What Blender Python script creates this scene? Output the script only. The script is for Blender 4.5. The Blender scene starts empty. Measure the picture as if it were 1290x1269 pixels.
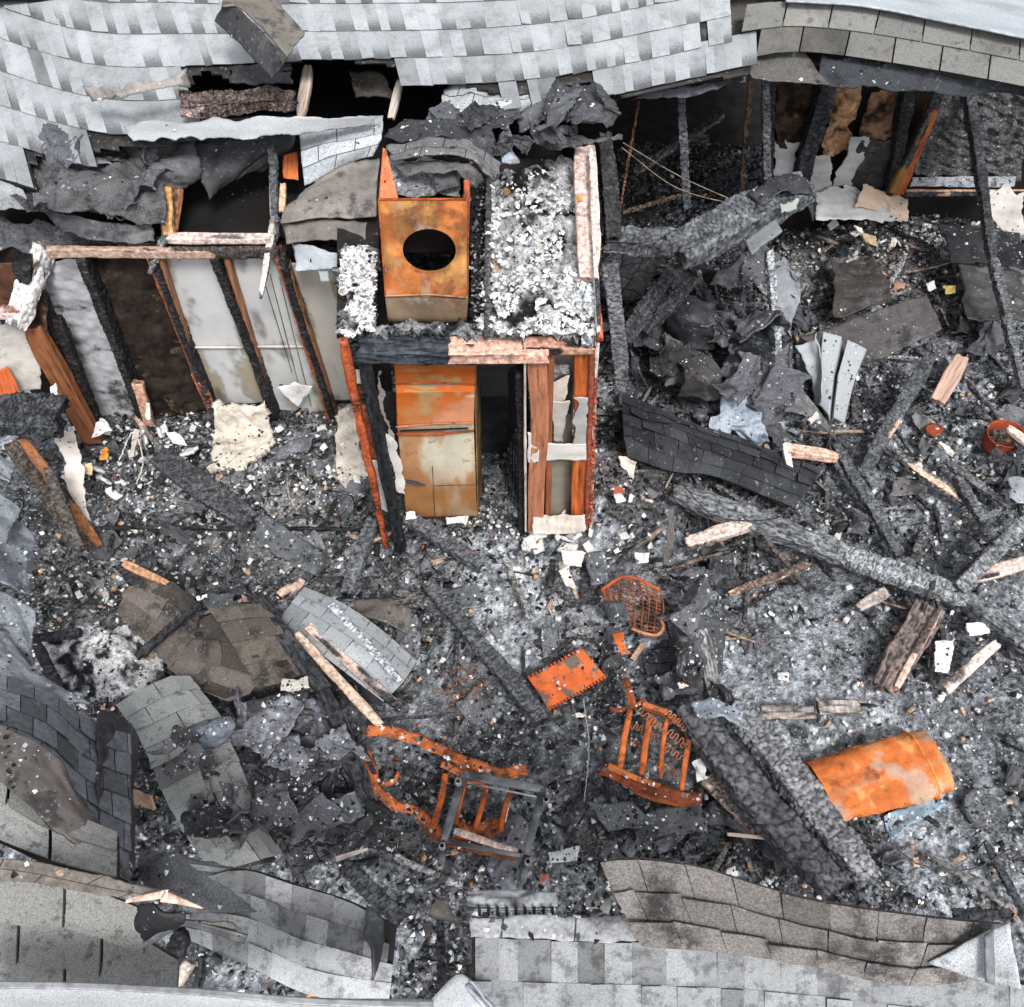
import bpy, math, random
import numpy as np
from mathutils import Matrix, Vector

# ------------------------------------------------------------ camera, sky, sun
SC = bpy.context.scene
IW, IH, FPX, CAMZ = 1290.0, 1269.0, 1174.0, 6.5
cd = bpy.data.cameras.new('camera'); cam = bpy.data.objects.new('camera', cd)
SC.collection.objects.link(cam); SC.camera = cam
RM = Matrix.Rotation(math.radians(34.0), 3, 'X') @ Matrix.Rotation(math.radians(-1.44), 3, 'Z')
cam.matrix_world = Matrix.Translation((0, 0, CAMZ)) @ RM.to_4x4()
cd.sensor_fit = 'HORIZONTAL'; cd.sensor_width = 36.0; cd.lens = 36.0 * FPX / IW
cd.clip_start = 0.05; cd.clip_end = 2000.0

wd = bpy.data.worlds.new('World'); SC.world = wd; wd.use_nodes = True
wn = wd.node_tree.nodes; wl = wd.node_tree.links
sky = wn.new('ShaderNodeTexSky'); sky.sky_type = 'NISHITA'; sky.sun_disc = False
SUN_EL, SUN_AZ = math.radians(58), math.radians(158)     # azimuth clockwise from +Y
sky.sun_elevation = SUN_EL; sky.sun_rotation = SUN_AZ
sky.air_density = 1.0; sky.dust_density = 3.0
hs = wn.new('ShaderNodeHueSaturation'); hs.inputs['Saturation'].default_value = 0.18
wl.new(sky.outputs[0], hs.inputs['Color'])
bg = wn['Background']; bg.inputs['Strength'].default_value = 0.13
wl.new(hs.outputs[0], bg.inputs['Color'])
sd = bpy.data.lights.new('sun', 'SUN'); sd.energy = 1.9; sd.angle = math.radians(14); sd.color = (1.0, 0.975, 0.94)
so = bpy.data.objects.new('sun', sd); SC.collection.objects.link(so)
sdir = Vector((math.sin(SUN_AZ) * math.cos(SUN_EL), math.cos(SUN_AZ) * math.cos(SUN_EL), math.sin(SUN_EL)))
so.rotation_euler = sdir.to_track_quat('Z', 'Y').to_euler()
SC.view_settings.view_transform = 'Standard'; SC.view_settings.look = 'None'
SC.view_settings.exposure = 0.68; SC.view_settings.gamma = 1.0
SC.cycles.max_bounces = 5; SC.cycles.diffuse_bounces = 3; SC.cycles.glossy_bounces = 2
SC.cycles.use_denoising = True

# ------------------------------------------------------------ maths helpers
RMn = np.array(RM)
def ray(px, py):
    d = RMn @ np.array([(px - IW/2)/FPX, -(py - IH/2)/FPX, -1.0]); return d
def P(px, py, z):
    d = ray(px, py); t = (z - CAMZ)/d[2]
    return np.array([d[0]*t, d[1]*t, z])
def PY(px, py, Y):
    d = ray(px, py); t = Y/d[1]
    return np.array([d[0]*t, Y, CAMZ + d[2]*t])
def proj(V):
    q = (np.asarray(V) - np.array([0, 0, CAMZ])) @ RMn
    return IW/2 + FPX*q[..., 0]/-q[..., 2], IH/2 - FPX*q[..., 1]/-q[..., 2]
def depth(p):
    return -((np.asarray(p) - np.array([0, 0, CAMZ])) @ RMn)[2]

def hsh(ix, iy, s):
    n = (ix.astype(np.int64)*374761393 + iy.astype(np.int64)*668265263 + int(s)*1274126177) & 0xffffffff
    n = ((n ^ (n >> 13)) * 1274126177) & 0xffffffff
    n = ((n ^ (n >> 16)) * 2246822519) & 0xffffffff
    return ((n ^ (n >> 15)) & 0xffffff)/float(0xffffff)
def vn(x, y, s=0):
    x = np.asarray(x, float); y = np.asarray(y, float)
    ix = np.floor(x); iy = np.floor(y); fx = x-ix; fy = y-iy
    fx = fx*fx*(3-2*fx); fy = fy*fy*(3-2*fy)
    ix = ix.astype(np.int64); iy = iy.astype(np.int64)
    a = hsh(ix, iy, s); b = hsh(ix+1, iy, s); c = hsh(ix, iy+1, s); d = hsh(ix+1, iy+1, s)
    return (a*(1-fx)+b*fx)*(1-fy)+(c*(1-fx)+d*fx)*fy
def fbm(x, y, o=4, s=0, ridged=False):
    t = 0; a = .5; n = 0
    for i in range(o):
        v = vn(x*2**i+17.3*i, y*2**i-9.1*i, s+i*7)
        if ridged: v = 1-abs(2*v-1)
        t = t + a*v; n += a; a *= .5
    return t/n
def tri(x, y, s=0):
    x = np.asarray(x, float)+0*np.asarray(y, float); y = np.asarray(y, float)+0*x
    k = (x+y)*.36602540; i = np.floor(x+k); j = np.floor(y+k); t = (i+j)*.21132487
    u = x+k-i; v = y+k-j; i = i.astype(np.int64); j = j.astype(np.int64)
    h0 = hsh(i, j, s); h3 = hsh(i+1, j+1, s); h1 = hsh(i+1, j, s); h2 = hsh(i, j+1, s)
    return np.where(u > v, h0*(1-u)+h1*(u-v)+h3*v, h0*(1-v)+h2*(v-u)+h3*u)
def facet(x, y, s=0):
    x = np.asarray(x, float); y = np.asarray(y, float)
    wx = .35*(vn(x*1.7, y*1.7, s+1)-.5); wy = .35*(vn(x*1.7+9, y*1.7, s+2)-.5)
    return (tri(x+wx, y+wy, s)+.5*tri(x*2.1+3, y*2.1+wy, s+3)+.28*tri(x*4.3, y*4.3, s+4)+.14*tri(x*9, y*9, s+6))/1.92
def worley(x, y, s=0):
    ix = np.floor(x).astype(np.int64); iy = np.floor(y).astype(np.int64)
    f1 = np.full(np.shape(x), 9.); f2 = np.full(np.shape(x), 9.); cid = np.zeros(np.shape(x))
    for i in (-1, 0, 1):
        for j in (-1, 0, 1):
            cx = ix+i; cy = iy+j
            dx = cx+hsh(cx, cy, s)-x; dy = cy+hsh(cx, cy, s+5)-y
            d = np.sqrt(dx*dx+dy*dy); r = hsh(cx, cy, s+9)
            m = d < f1
            f2 = np.where(m, f1, np.minimum(f2, d)); cid = np.where(m, r, cid); f1 = np.where(m, d, f1)
    return f1, f2, cid
def sst(a, b, x):
    t = np.clip((x-a)/(b-a), 0, 1); return t*t*(3-2*t)
def lin(c):
    c = np.array(c, float)/255.0
    return np.where(c <= .04045, c/12.92, ((c+.055)/1.055)**2.4)
def K(r, g, b, k=0.95):          # photo colour (0-255) -> base colour
    return np.clip(lin((r, g, b))*k, 0, .82)

# ------------------------------------------------------------ rubble height field
HX0, HX1, HY0, HY1, HS = -6.0, 7.5, -0.5, 11.0, 0.03
gx = np.arange(HX0, HX1, HS); gy = np.arange(HY0, HY1, HS)
GXX, GYY = np.meshgrid(gx, gy)
def base_h(x, y):
    h = 0.22*(fbm(x*.7, y*.7, 3, 3)-.45)
    for (px, py, r, a) in [(150, 560, .9, .18), (290, 600, 1.0, .12), (400, 570, .8, .12), (140, 835, .6, .30),
                           (820, 620, .6, .16), (870, 560, .9, .20), (1150, 300, 1.4, .25), (760, 640, .4, .15), (640, 690, .7, .10),
                           (880, 460, .8, .22), (1040, 480, .6, .15), (1240, 430, .8, .1), (840, 780, .4, .1), (420, 1010, .9, .12),
                           (980, 950, .5, .1), (300, 960, .9, .15), (80, 720, .7, -.15)]:
        c = P(px, py, 0); h = h + a*np.exp(-((x-c[0])**2+(y-c[1])**2)/(r*r))
    return h
HB = base_h(GXX, GYY)
def hb(x, y):
    fx = np.clip((np.asarray(x)-HX0)/HS, 0, len(gx)-2); fy = np.clip((np.asarray(y)-HY0)/HS, 0, len(gy)-2)
    ix = np.floor(fx).astype(int); iy = np.floor(fy).astype(int); fx = fx-ix; fy = fy-iy
    return (HB[iy, ix]*(1-fx)+HB[iy, ix+1]*fx)*(1-fy)+(HB[iy+1, ix]*(1-fx)+HB[iy+1, ix+1]*fx)*fy
def G(px, py, dz=0.0):
    z = 0.1
    for _ in range(6):
        p = P(px, py, z+dz); z = float(hb(p[0], p[1]))
    return P(px, py, z+dz)
def pt(p, ground):
    return G(p[0], p[1], p[2]) if ground else P(p[0], p[1], p[2])

# ------------------------------------------------------------ materials
MATS = {}
def mat(name, vs=8, lo=.7, hi=1.3, vd=6, over=(), bump=(), rough=.9, metal=0., stretch=(1, 1, 1), uv=False, brick=None, spec=.3):
    """base = Col attribute x noise; over = [(rgb, scale, t0, t1, amount, detail)] noise masks; bump = [(kind, scale, strength, dist)]"""
    m = bpy.data.materials.new(name); m.use_nodes = True; N = m.node_tree.nodes; L = m.node_tree.links
    b = N['Principled BSDF']; b.inputs['Roughness'].default_value = rough; b.inputs['Metallic'].default_value = metal
    b.inputs['Specular IOR Level'].default_value = spec
    tc = N.new('ShaderNodeTexCoord'); mp = N.new('ShaderNodeMapping'); mp.inputs['Scale'].default_value = stretch
    L.new(tc.outputs['UV' if uv else 'Object'], mp.inputs[0]); co = mp.outputs[0]
    at = N.new('ShaderNodeAttribute'); at.attribute_name = 'Col'
    def noise(sc, det=6, r=.65, c=None, dist=0):
        n = N.new('ShaderNodeTexNoise'); n.inputs['Scale'].default_value = sc; n.inputs['Detail'].default_value = det
        n.inputs['Roughness'].default_value = r; n.inputs['Distortion'].default_value = dist; L.new(c or co, n.inputs['Vector']); return n.outputs['Fac']
    def mrange(v, a, b2, c, d):
        n = N.new('ShaderNodeMapRange'); n.inputs[1].default_value = a; n.inputs[2].default_value = b2
        n.inputs[3].default_value = c; n.inputs[4].default_value = d; L.new(v, n.inputs[0]); return n.outputs[0]
    def mix(f, a, b2, kind='MIX'):
        n = N.new('ShaderNodeMix'); n.data_type = 'RGBA'; n.blend_type = kind
        if isinstance(f, float): n.inputs[0].default_value = f
        else: L.new(f, n.inputs[0])
        for i, v in ((6, a), (7, b2)):
            if hasattr(v, 'is_linked') or hasattr(v, 'links'): L.new(v, n.inputs[i])
            else: n.inputs[i].default_value = (*v, 1)
        return n.outputs[2]
    f = mrange(noise(vs, vd), .36, .64, lo, hi)
    vm = N.new('ShaderNodeVectorMath'); vm.operation = 'SCALE'; L.new(at.outputs['Color'], vm.inputs[0]); L.new(f, vm.inputs['Scale'])
    col = vm.outputs[0]
    for (rgb, sc, t0, t1, amt, det) in over:
        t0, t1 = .5+(t0-.5)*.68, .5+(t1-.5)*.68
        col = mix(mrange(noise(sc, det, .7), t0, t1, 0, amt), col, tuple(float(q) for q in rgb))
    h = None
    if brick:
        bw, bh, mort, dark = brick
        br = N.new('ShaderNodeTexBrick'); L.new(tc.outputs['UV'], br.inputs['Vector'])
        br.inputs['Scale'].default_value = 1.0; br.inputs['Brick Width'].default_value = bw; br.inputs['Row Height'].default_value = bh
        br.inputs['Mortar Size'].default_value = mort; br.inputs['Mortar Smooth'].default_value = .3
        br.inputs['Color1'].default_value = (.75, .75, .75, 1); br.inputs['Color2'].default_value = (1.2, 1.18, 1.15, 1)
        br.inputs['Mortar'].default_value = (dark, dark, dark, 1); br.offset = .5
        col = mix(1.0, col, br.outputs['Color'], 'MULTIPLY')
        h = mrange(br.outputs['Fac'], 0, 1, 1, 0)
        bn = N.new('ShaderNodeBump'); bn.inputs['Strength'].default_value = .8; bn.inputs['Distance'].default_value = .006
        L.new(h, bn.inputs['Height']); prev = bn.outputs[0]
    else: prev = None
    for (kind, sc, st, di) in bump:
        if kind == 'noise': v = noise(sc, 8, .7)
        elif kind == 'voro':
            n = N.new('ShaderNodeTexVoronoi'); n.feature = 'DISTANCE_TO_EDGE'; n.inputs['Scale'].default_value = sc
            L.new(co, n.inputs['Vector']); v = mrange(n.outputs[0], 0, .18, 0, 1)
        elif kind == 'cell':
            n = N.new('ShaderNodeTexVoronoi'); n.inputs['Scale'].default_value = sc; L.new(co, n.inputs['Vector']); v = n.outputs[0]
        bn = N.new('ShaderNodeBump'); bn.inputs['Strength'].default_value = st; bn.inputs['Distance'].default_value = di
        L.new(v, bn.inputs['Height'])
        if prev is not None: L.new(prev, bn.inputs['Normal'])
        prev = bn.outputs[0]
    L.new(col, b.inputs['Base Color'])
    if prev is not None: L.new(prev, b.inputs['Normal'])
    MATS[name] = m; return m

ASHC = K(185, 190, 196)
mat('char', 14, .45, 1.7, 8, over=[(K(120, 125, 130), 9, .55, .75, .55, 8), (K(8, 8, 9), 22, .52, .66, .7, 6)], bump=[('voro', 38, .9, .01), ('noise', 60, .6, .006)], rough=.75, spec=.35)
mat('charfine', 30, .5, 1.6, 8, over=[(K(130, 135, 140), 14, .6, .8, .4, 8)], bump=[('noise', 45, .8, .008)], rough=.7)
mat('felt', 5, .6, 1.35, 8, over=[(K(26, 26, 28), 5, .52, .66, .8, 9), (K(140, 140, 142), 3.5, .58, .78, .35, 10), (K(165, 167, 170), 38, .64, .74, .5, 8)], bump=[('noise', 70, .5, .003)], rough=.62, spec=.4)
mat('wood', 3, .72, 1.12, 8, over=[(K(90, 66, 56), 2.2, .52, .72, .55, 8), (K(36, 30, 28), 1.4, .60, .72, .85, 8)], bump=[('noise', 6, .4, .003)], rough=.75, stretch=(14, 1.6, 1), uv=True)
mat('stud', 3, .62, 1.3, 8, over=[(K(60, 34, 24), 2.0, .55, .7, .7, 8)], bump=[('noise', 8, .3, .003)], rough=.65, stretch=(16, 1.2, 1), uv=True)
mat('rust', 3, .6, 1.3, 10, over=[(K(92, 56, 40), 5, .53, .68, .75, 11), (K(222, 158, 92), 3.2, .58, .74, .5, 9), (K(150, 146, 138), 4.4, .60, .72, .6, 10), (K(120, 72, 46), 28, .60, .74, .5, 8)], bump=[('noise', 30, .5, .004), ('noise', 3, .5, .03)], rough=.85, spec=.2)
mat('rustpaint', 4, .8, 1.15, 10, over=[(K(120, 72, 46), 8, .60, .74, .6, 10)], bump=[('noise', 30, .4, .004)], rough=.7, spec=.25)
mat('rustbar', 7, .55, 1.25, 8, over=[(K(78, 48, 38), 11, .50, .64, .8, 9), (K(210, 150, 105), 22, .62, .76, .5, 6)], bump=[('noise', 50, .8, .005)], rough=.9, spec=.15)
mat('granule', 170, .68, 1.28, 3, over=[(K(58, 58, 60), 15, .58, .70, .6, 10), (K(72, 70, 68), 2.2, .56, .80, .55, 10), (K(150, 140, 128), 1.2, .55, .8, .35, 6), (K(40, 42, 46), 90, .66, .76, .5, 2)], bump=[('noise', 200, .5, .002)], rough=.95, spec=.15)
mat('granule_clean', 170, .80, 1.2, 3, over=[(K(95, 100, 108), 130, .62, .78, .35, 2)], bump=[('noise', 200, .5, .002)], rough=.95, spec=.15)
mat('granule_soot', 120, .6, 1.4, 4, over=[(K(28, 28, 30), 5, .50, .68, .8, 10), (K(175, 178, 180), 20, .64, .74, .4, 8)], bump=[('noise', 120, .6, .003)], rough=.92, spec=.2)
mat('tabs_light', 60, .75, 1.25, 6, over=[(K(35, 36, 38), 4, .56, .70, .7, 10), (K(210, 212, 214), 24, .66, .74, .5, 8)], bump=[('noise', 150, .5, .002)], rough=.95, brick=(.28, .14, .004, .15), spec=.15)
mat('tabs_dark', 30, .6, 1.4, 8, over=[(K(12, 12, 13), 5, .52, .68, .7, 9), (K(150, 155, 160), 20, .66, .76, .4, 8)], bump=[('noise', 30, .8, .01), ('noise', 120, .5, .002)], rough=.85, brick=(.17, .15, .005, .12))
mat('drywall', 3, .86, 1.08, 8, over=[(K(110, 95, 75), 3.2, .60, .74, .5, 9), (K(35, 32, 30), 2.6, .66, .76, .6, 9)], bump=[('noise', 20, .3, .004)], rough=.9)
mat('panel', 4, .93, 1.05, 8, over=[(K(150, 138, 120), 3, .60, .8, .35, 9), (K(60, 56, 54), 5, .68, .8, .6, 10)], bump=[('noise', 40, .3, .002)], rough=.8)
mat('paper', 6, .86, 1.06, 8, over=[(K(150, 136, 118), 5, .56, .76, .5, 9), (K(60, 56, 54), 7, .62, .76, .7, 10)], bump=[('noise', 24, .5, .006)], rough=.85)
mat('batt', 5, .8, 1.15, 10, over=[(K(120, 105, 85), 7, .6, .78, .5, 8)], bump=[('noise', 22, .9, .03), ('noise', 90, .6, .008)], rough=1.0)
mat('sootbatt', 6, .7, 1.25, 10, over=[(K(26, 21, 20), 3.0, .52, .66, .9, 10), (K(200, 200, 203), 4.2, .58, .72, .7, 10)], bump=[('noise', 26, .5, .008)], rough=1.0)
mat('brownbatt', 6, .5, 1.4, 10, over=[(K(20, 15, 13), 5, .45, .62, .9, 10), (K(150, 125, 95), 5.4, .62, .76, .6, 10)], bump=[('noise', 26, .6, .01)], rough=1.0)
mat('ash', 14, .6, 1.25, 10, over=[(K(70, 72, 76), 18, .54, .66, .75, 9), (K(14, 14, 16), 34, .60, .68, .8, 8), (K(205, 165, 110), 5, .68, .73, .6, 8)], bump=[('voro', 30, .6, .01), ('noise', 60, 1.0, .02)], rough=1.0, spec=.1)
mat('floor', 22, .5, 1.55, 10, over=[(K(16, 16, 18), 15, .54, .68, .75, 10), (K(150, 155, 162), 7, .56, .74, .45, 10), (K(205, 208, 212), 30, .61, .69, .75, 8), (K(165, 130, 100), 17, .67, .72, .5, 8)], bump=[('cell', 45, .8, .02), ('noise', 70, 1.0, .02)], rough=.95, spec=.2)
mat('chips', 45, .55, 1.4, 6, over=[(K(140, 143, 147), 60, .62, .76, .45, 5)], bump=[('noise', 90, .7, .004)], rough=.9, spec=.2)
mat('tabs_brown', 40, .7, 1.3, 8, over=[(K(58, 52, 50), 4, .52, .68, .6, 9), (K(165, 160, 155), 26, .64, .74, .4, 8)], bump=[('noise', 120, .5, .002)], rough=.95, brick=(.42, .125, .004, .25), spec=.15)
mat('steel', 12, .6, 1.3, 8, over=[(K(150, 155, 158), 12, .6, .75, .4, 8)], bump=[('noise', 50, .4, .003)], rough=.55, metal=.3)
mat('slate', 40, .7, 1.3, 6, over=[(K(165, 175, 188), 6, .56, .72, .55, 9), (K(22, 22, 25), 4.5, .58, .7, .7, 9)], bump=[('noise', 60, .3, .002)], rough=.5, spec=.5)
mat('dark', 6, .6, 1.4, 6, bump=[('noise', 30, .5, .01)], rough=.95)

# ------------------------------------------------------------ mesh plumbing
RNG = np.random.default_rng(11)
def tag(o, label=None, cat=None, group=None, kind=None):
    if label: o['label'] = label
    if cat: o['category'] = cat
    if group: o['group'] = group
    if kind: o['kind'] = kind
    return o
def root(name, loc, label, cat, group=None):
    o = bpy.data.objects.new(name, None); o.empty_display_size = .1
    SC.collection.objects.link(o); o.location = tuple(float(v) for v in loc)
    return tag(o, label, cat, group)
def build(name, V, faces, m, col=(.3, .3, .3), parent=None, label=None, cat=None, group=None, kind=None, uv=None, smooth=False, origin=None):
    """V (n,3) world coordinates; faces list of tuples or int array (m,k)."""
    V = np.asarray(V, float)
    if parent is not None: org = np.array(parent.matrix_world.translation) if parent.parent is None else np.zeros(3)
    if parent is not None:
        p = parent; org = np.zeros(3)
        while p is not None: org = org+np.array(p.location); p = p.parent
    elif origin is not None: org = np.array(origin, float)
    else:
        org = (V.min(0)+V.max(0))/2; org[2] = V[:, 2].min()
    me = bpy.data.meshes.new(name)
    Vl = V-org
    if isinstance(faces, np.ndarray):
        n, k = faces.shape
        me.vertices.add(len(V)); me.vertices.foreach_set('co', Vl.ravel())
        me.loops.add(n*k); me.loops.foreach_set('vertex_index', faces.ravel().astype(np.int32))
        me.polygons.add(n); me.polygons.foreach_set('loop_start', np.arange(0, n*k, k, dtype=np.int32))
        try: me.polygons.foreach_set('loop_total', np.full(n, k, dtype=np.int32))
        except Exception: pass
        me.update(calc_edges=True)
    else:
        me.from_pydata(Vl.tolist(), [], faces)
    col = np.asarray(col, float)
    if col.ndim == 1: col = np.tile(col, (len(V), 1))
    ca = me.color_attributes.new('Col', 'FLOAT_COLOR', 'POINT')
    ca.data.foreach_set('color', np.hstack([col[:, :3], np.ones((len(V), 1))]).ravel().astype(np.float32))
    if uv is not None:
        ul = me.uv_layers.new(name='UVMap')
        li = np.empty(len(me.loops), dtype=np.int32); me.loops.foreach_get('vertex_index', li)
        ul.data.foreach_set('uv', np.asarray(uv, np.float32)[li].ravel())
    if smooth: me.polygons.foreach_set('use_smooth', np.ones(len(me.polygons), bool))
    me.materials.append(MATS[m])
    o = bpy.data.objects.new(name, me); SC.collection.objects.link(o)
    if parent is not None: o.parent = parent
    else: o.location = tuple(org)
    return tag(o, label, cat, group, kind)
class MB:
    def __init__(s): s.v = []; s.f = []; s.c = []
    def add(s, V, F, c=(.3, .3, .3)):
        n = len(s.v); s.v.extend([tuple(v) for v in np.asarray(V, float)]); s.f.extend([tuple(int(i)+n for i in f) for f in F])
        c = np.asarray(c, float)
        s.c.extend([tuple(c)]*len(V) if c.ndim == 1 else [tuple(q) for q in c]); return s
    def box(s, a, b, c=(.3, .3, .3), bev=0.0, jit=0.0):
        a = np.minimum(a, b)+0.0, np.maximum(a, b)+0.0; a, b = a
        V = np.array([[(a, b)[i][0], (a, b)[j][1], (a, b)[k][2]] for k in (0, 1) for j in (0, 1) for i in (0, 1)])
        if jit: V = V+RNG.normal(0, jit, V.shape)
        return s.add(V, [(0, 2, 3, 1), (4, 5, 7, 6), (0, 1, 5, 4), (2, 6, 7, 3), (0, 4, 6, 2), (1, 3, 7, 5)], c)
    def tube(s, pts, r, c=(.3, .3, .3), n=8, flat=1.0, cap=True):
        pts = np.asarray(pts, float); V = []; F = []
        r = np.broadcast_to(np.asarray(r, float), (len(pts),))
        T = np.gradient(pts, axis=0); T /= np.linalg.norm(T, axis=1)[:, None]+1e-9
        up = np.array([0, 0, 1.])
        if abs(T[0][2]) > .85: up = np.array([0, 1., 0])
        for i, p in enumerate(pts):
            a = np.cross(T[i], up); a /= np.linalg.norm(a)+1e-9; b = np.cross(a, T[i])
            for k in range(n):
                t = 2*math.pi*k/n; V.append(p+a*math.cos(t)*r[i]+b*math.sin(t)*r[i]*flat)
        for i in range(len(pts)-1):
            for k in range(n):
                F.append((i*n+k, i*n+(k+1) % n, (i+1)*n+(k+1) % n, (i+1)*n+k))
        if cap: F.append(tuple(range(n-1, -1, -1))); F.append(tuple((len(pts)-1)*n+k for k in range(n)))
        return s.add(V, F, c)
    def go(s, name, m, **k):
        return build(name, np.array(s.v), s.f, m, col=np.array(s.c), **k)
def cr(pts, n):
    """Catmull-Rom through world points, n samples by chord length"""
    p = np.asarray(pts, float)
    if len(p) == 1: return np.tile(p, (n, 1))
    if len(p) == 2: return p[0]+(p[1]-p[0])*np.linspace(0, 1, n)[:, None]
    d = np.r_[0, np.cumsum(np.linalg.norm(np.diff(p, axis=0), axis=1))]; t = np.linspace(0, d[-1], n)
    e = np.vstack([2*p[0]-p[1], p, 2*p[-1]-p[-2]]); out = []
    for q in t:
        i = min(max(np.searchsorted(d, q, side='right')-1, 0), len(p)-2); u = (q-d[i])/(d[i+1]-d[i])
        a, b, c, f = e[i], e[i+1], e[i+2], e[i+3]
        out.append(.5*((2*b)+(c-a)*u+(2*a-5*b+4*c-f)*u*u+(3*b-a-3*c+f)*u**3))
    return np.array(out)
def loft(rails, nu, nv, ground=False, curved=True):
    R = [cr([pt(p, ground) for p in r] if not isinstance(r[0], np.ndarray) else r, nu) for r in rails]
    R = np.array(R)
    if len(R) == 2: 
        t = np.linspace(0, 1, nv)[:, None, None]; return R[0]*(1-t)+R[1]*t
    out = np.zeros((nv, nu, 3))
    for j in range(nu):
        if curved: out[:, j] = cr(R[:, j], nv)
        else:
            t = np.linspace(0, len(R)-1, nv); i = np.minimum(t.astype(int), len(R)-2); u = (t-i)[:, None]
            out[:, j] = R[i, j]*(1-u)+R[i+1, j]*u
    return out
def normals(S):
    a = np.gradient(S, axis=1); b = np.gradient(S, axis=0); n = np.cross(b, a)
    n /= np.linalg.norm(n, axis=2)[..., None]+1e-12
    if n[..., 2].mean() < 0: n = -n
    return n
def tear(S, amt, seed, sides='udlr'):
    """pull the borders inwards with noise so that a sheet has torn edges"""
    nv, nu, _c = S.shape; u = np.linspace(0, 1, nu); v = np.linspace(0, 1, nv)
    UU, VV = np.meshgrid(u, v)
    Lu = np.linalg.norm(np.diff(S[nv//2, :, :3], axis=0), axis=1).sum()+1e-6; Lv = np.linalg.norm(np.diff(S[:, nu//2, :3], axis=0), axis=1).sum()+1e-6
    def nz(t, k): return (facet(t*4*k, t*0+seed*.37, seed)-.30)*amt*1.9+amt*.5*(fbm(t*15*k, t*0+seed*.3, 4, seed+3)-.5)*(tri(t*5*k, t*0+seed, seed+7)>.45)
    lo = nz(VV, Lv)/Lu*('l' in sides); hi = 1-nz(VV+5, Lv)/Lu*('r' in sides)
    lo2 = nz(UU+9, Lu)/Lv*('u' in sides); hi2 = 1-nz(UU+14, Lu)/Lv*('d' in sides)
    un = np.clip(lo+(hi-lo)*UU, 0, 1)*(nu-1); vv = np.clip(lo2+(hi2-lo2)*VV, 0, 1)*(nv-1)
    i = np.minimum(un.astype(int), nu-2); j = np.minimum(vv.astype(int), nv-2); fu = (un-i)[..., None]; fv = (vv-j)[..., None]
    return (S[j, i]*(1-fu)+S[j, i+1]*fu)*(1-fv)+(S[j+1, i]*(1-fu)+S[j+1, i+1]*fu)*fv
def metric(S):
    du = np.zeros(S.shape[:2]); dv = np.zeros(S.shape[:2])
    du[:, 1:] = np.cumsum(np.linalg.norm(np.diff(S, axis=1), axis=2), axis=1)
    dv[1:] = np.cumsum(np.linalg.norm(np.diff(S, axis=0), axis=2), axis=0)
    return du, dv
def gridmesh(S, th, clip=None):
    nv, nu, _ = S.shape; n = nv*nu; N = normals(S)
    V = np.vstack([S.reshape(-1, 3), (S-N*th).reshape(-1, 3)])
    idx = np.arange(n).reshape(nv, nu)
    a, b, c, d = idx[:-1, :-1], idx[:-1, 1:], idx[1:, 1:], idx[1:, :-1]
    keep = np.ones(a.shape, bool) if clip is None else clip
    F = np.stack([a, d, c, b], -1)[keep]
    if np.cross(S[0, 1]-S[0, 0], S[1, 0]-S[0, 0]) @ N[0, 0] > 0: F = F[:, ::-1]
    # edges of kept region -> rim
    from collections import Counter
    E = np.vstack([F[:, [0, 1]], F[:, [1, 2]], F[:, [2, 3]], F[:, [3, 0]]])
    key = np.minimum(E[:, 0], E[:, 1])*n+np.maximum(E[:, 0], E[:, 1])
    un, inv, cnt = np.unique(key, return_inverse=True, return_counts=True)
    e = E[cnt[inv] == 1]
    rim = np.stack([e[:, 1], e[:, 0], e[:, 0]+n, e[:, 1]+n], -1)
    return V, np.vstack([F, F[:, ::-1]+n, rim])
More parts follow.
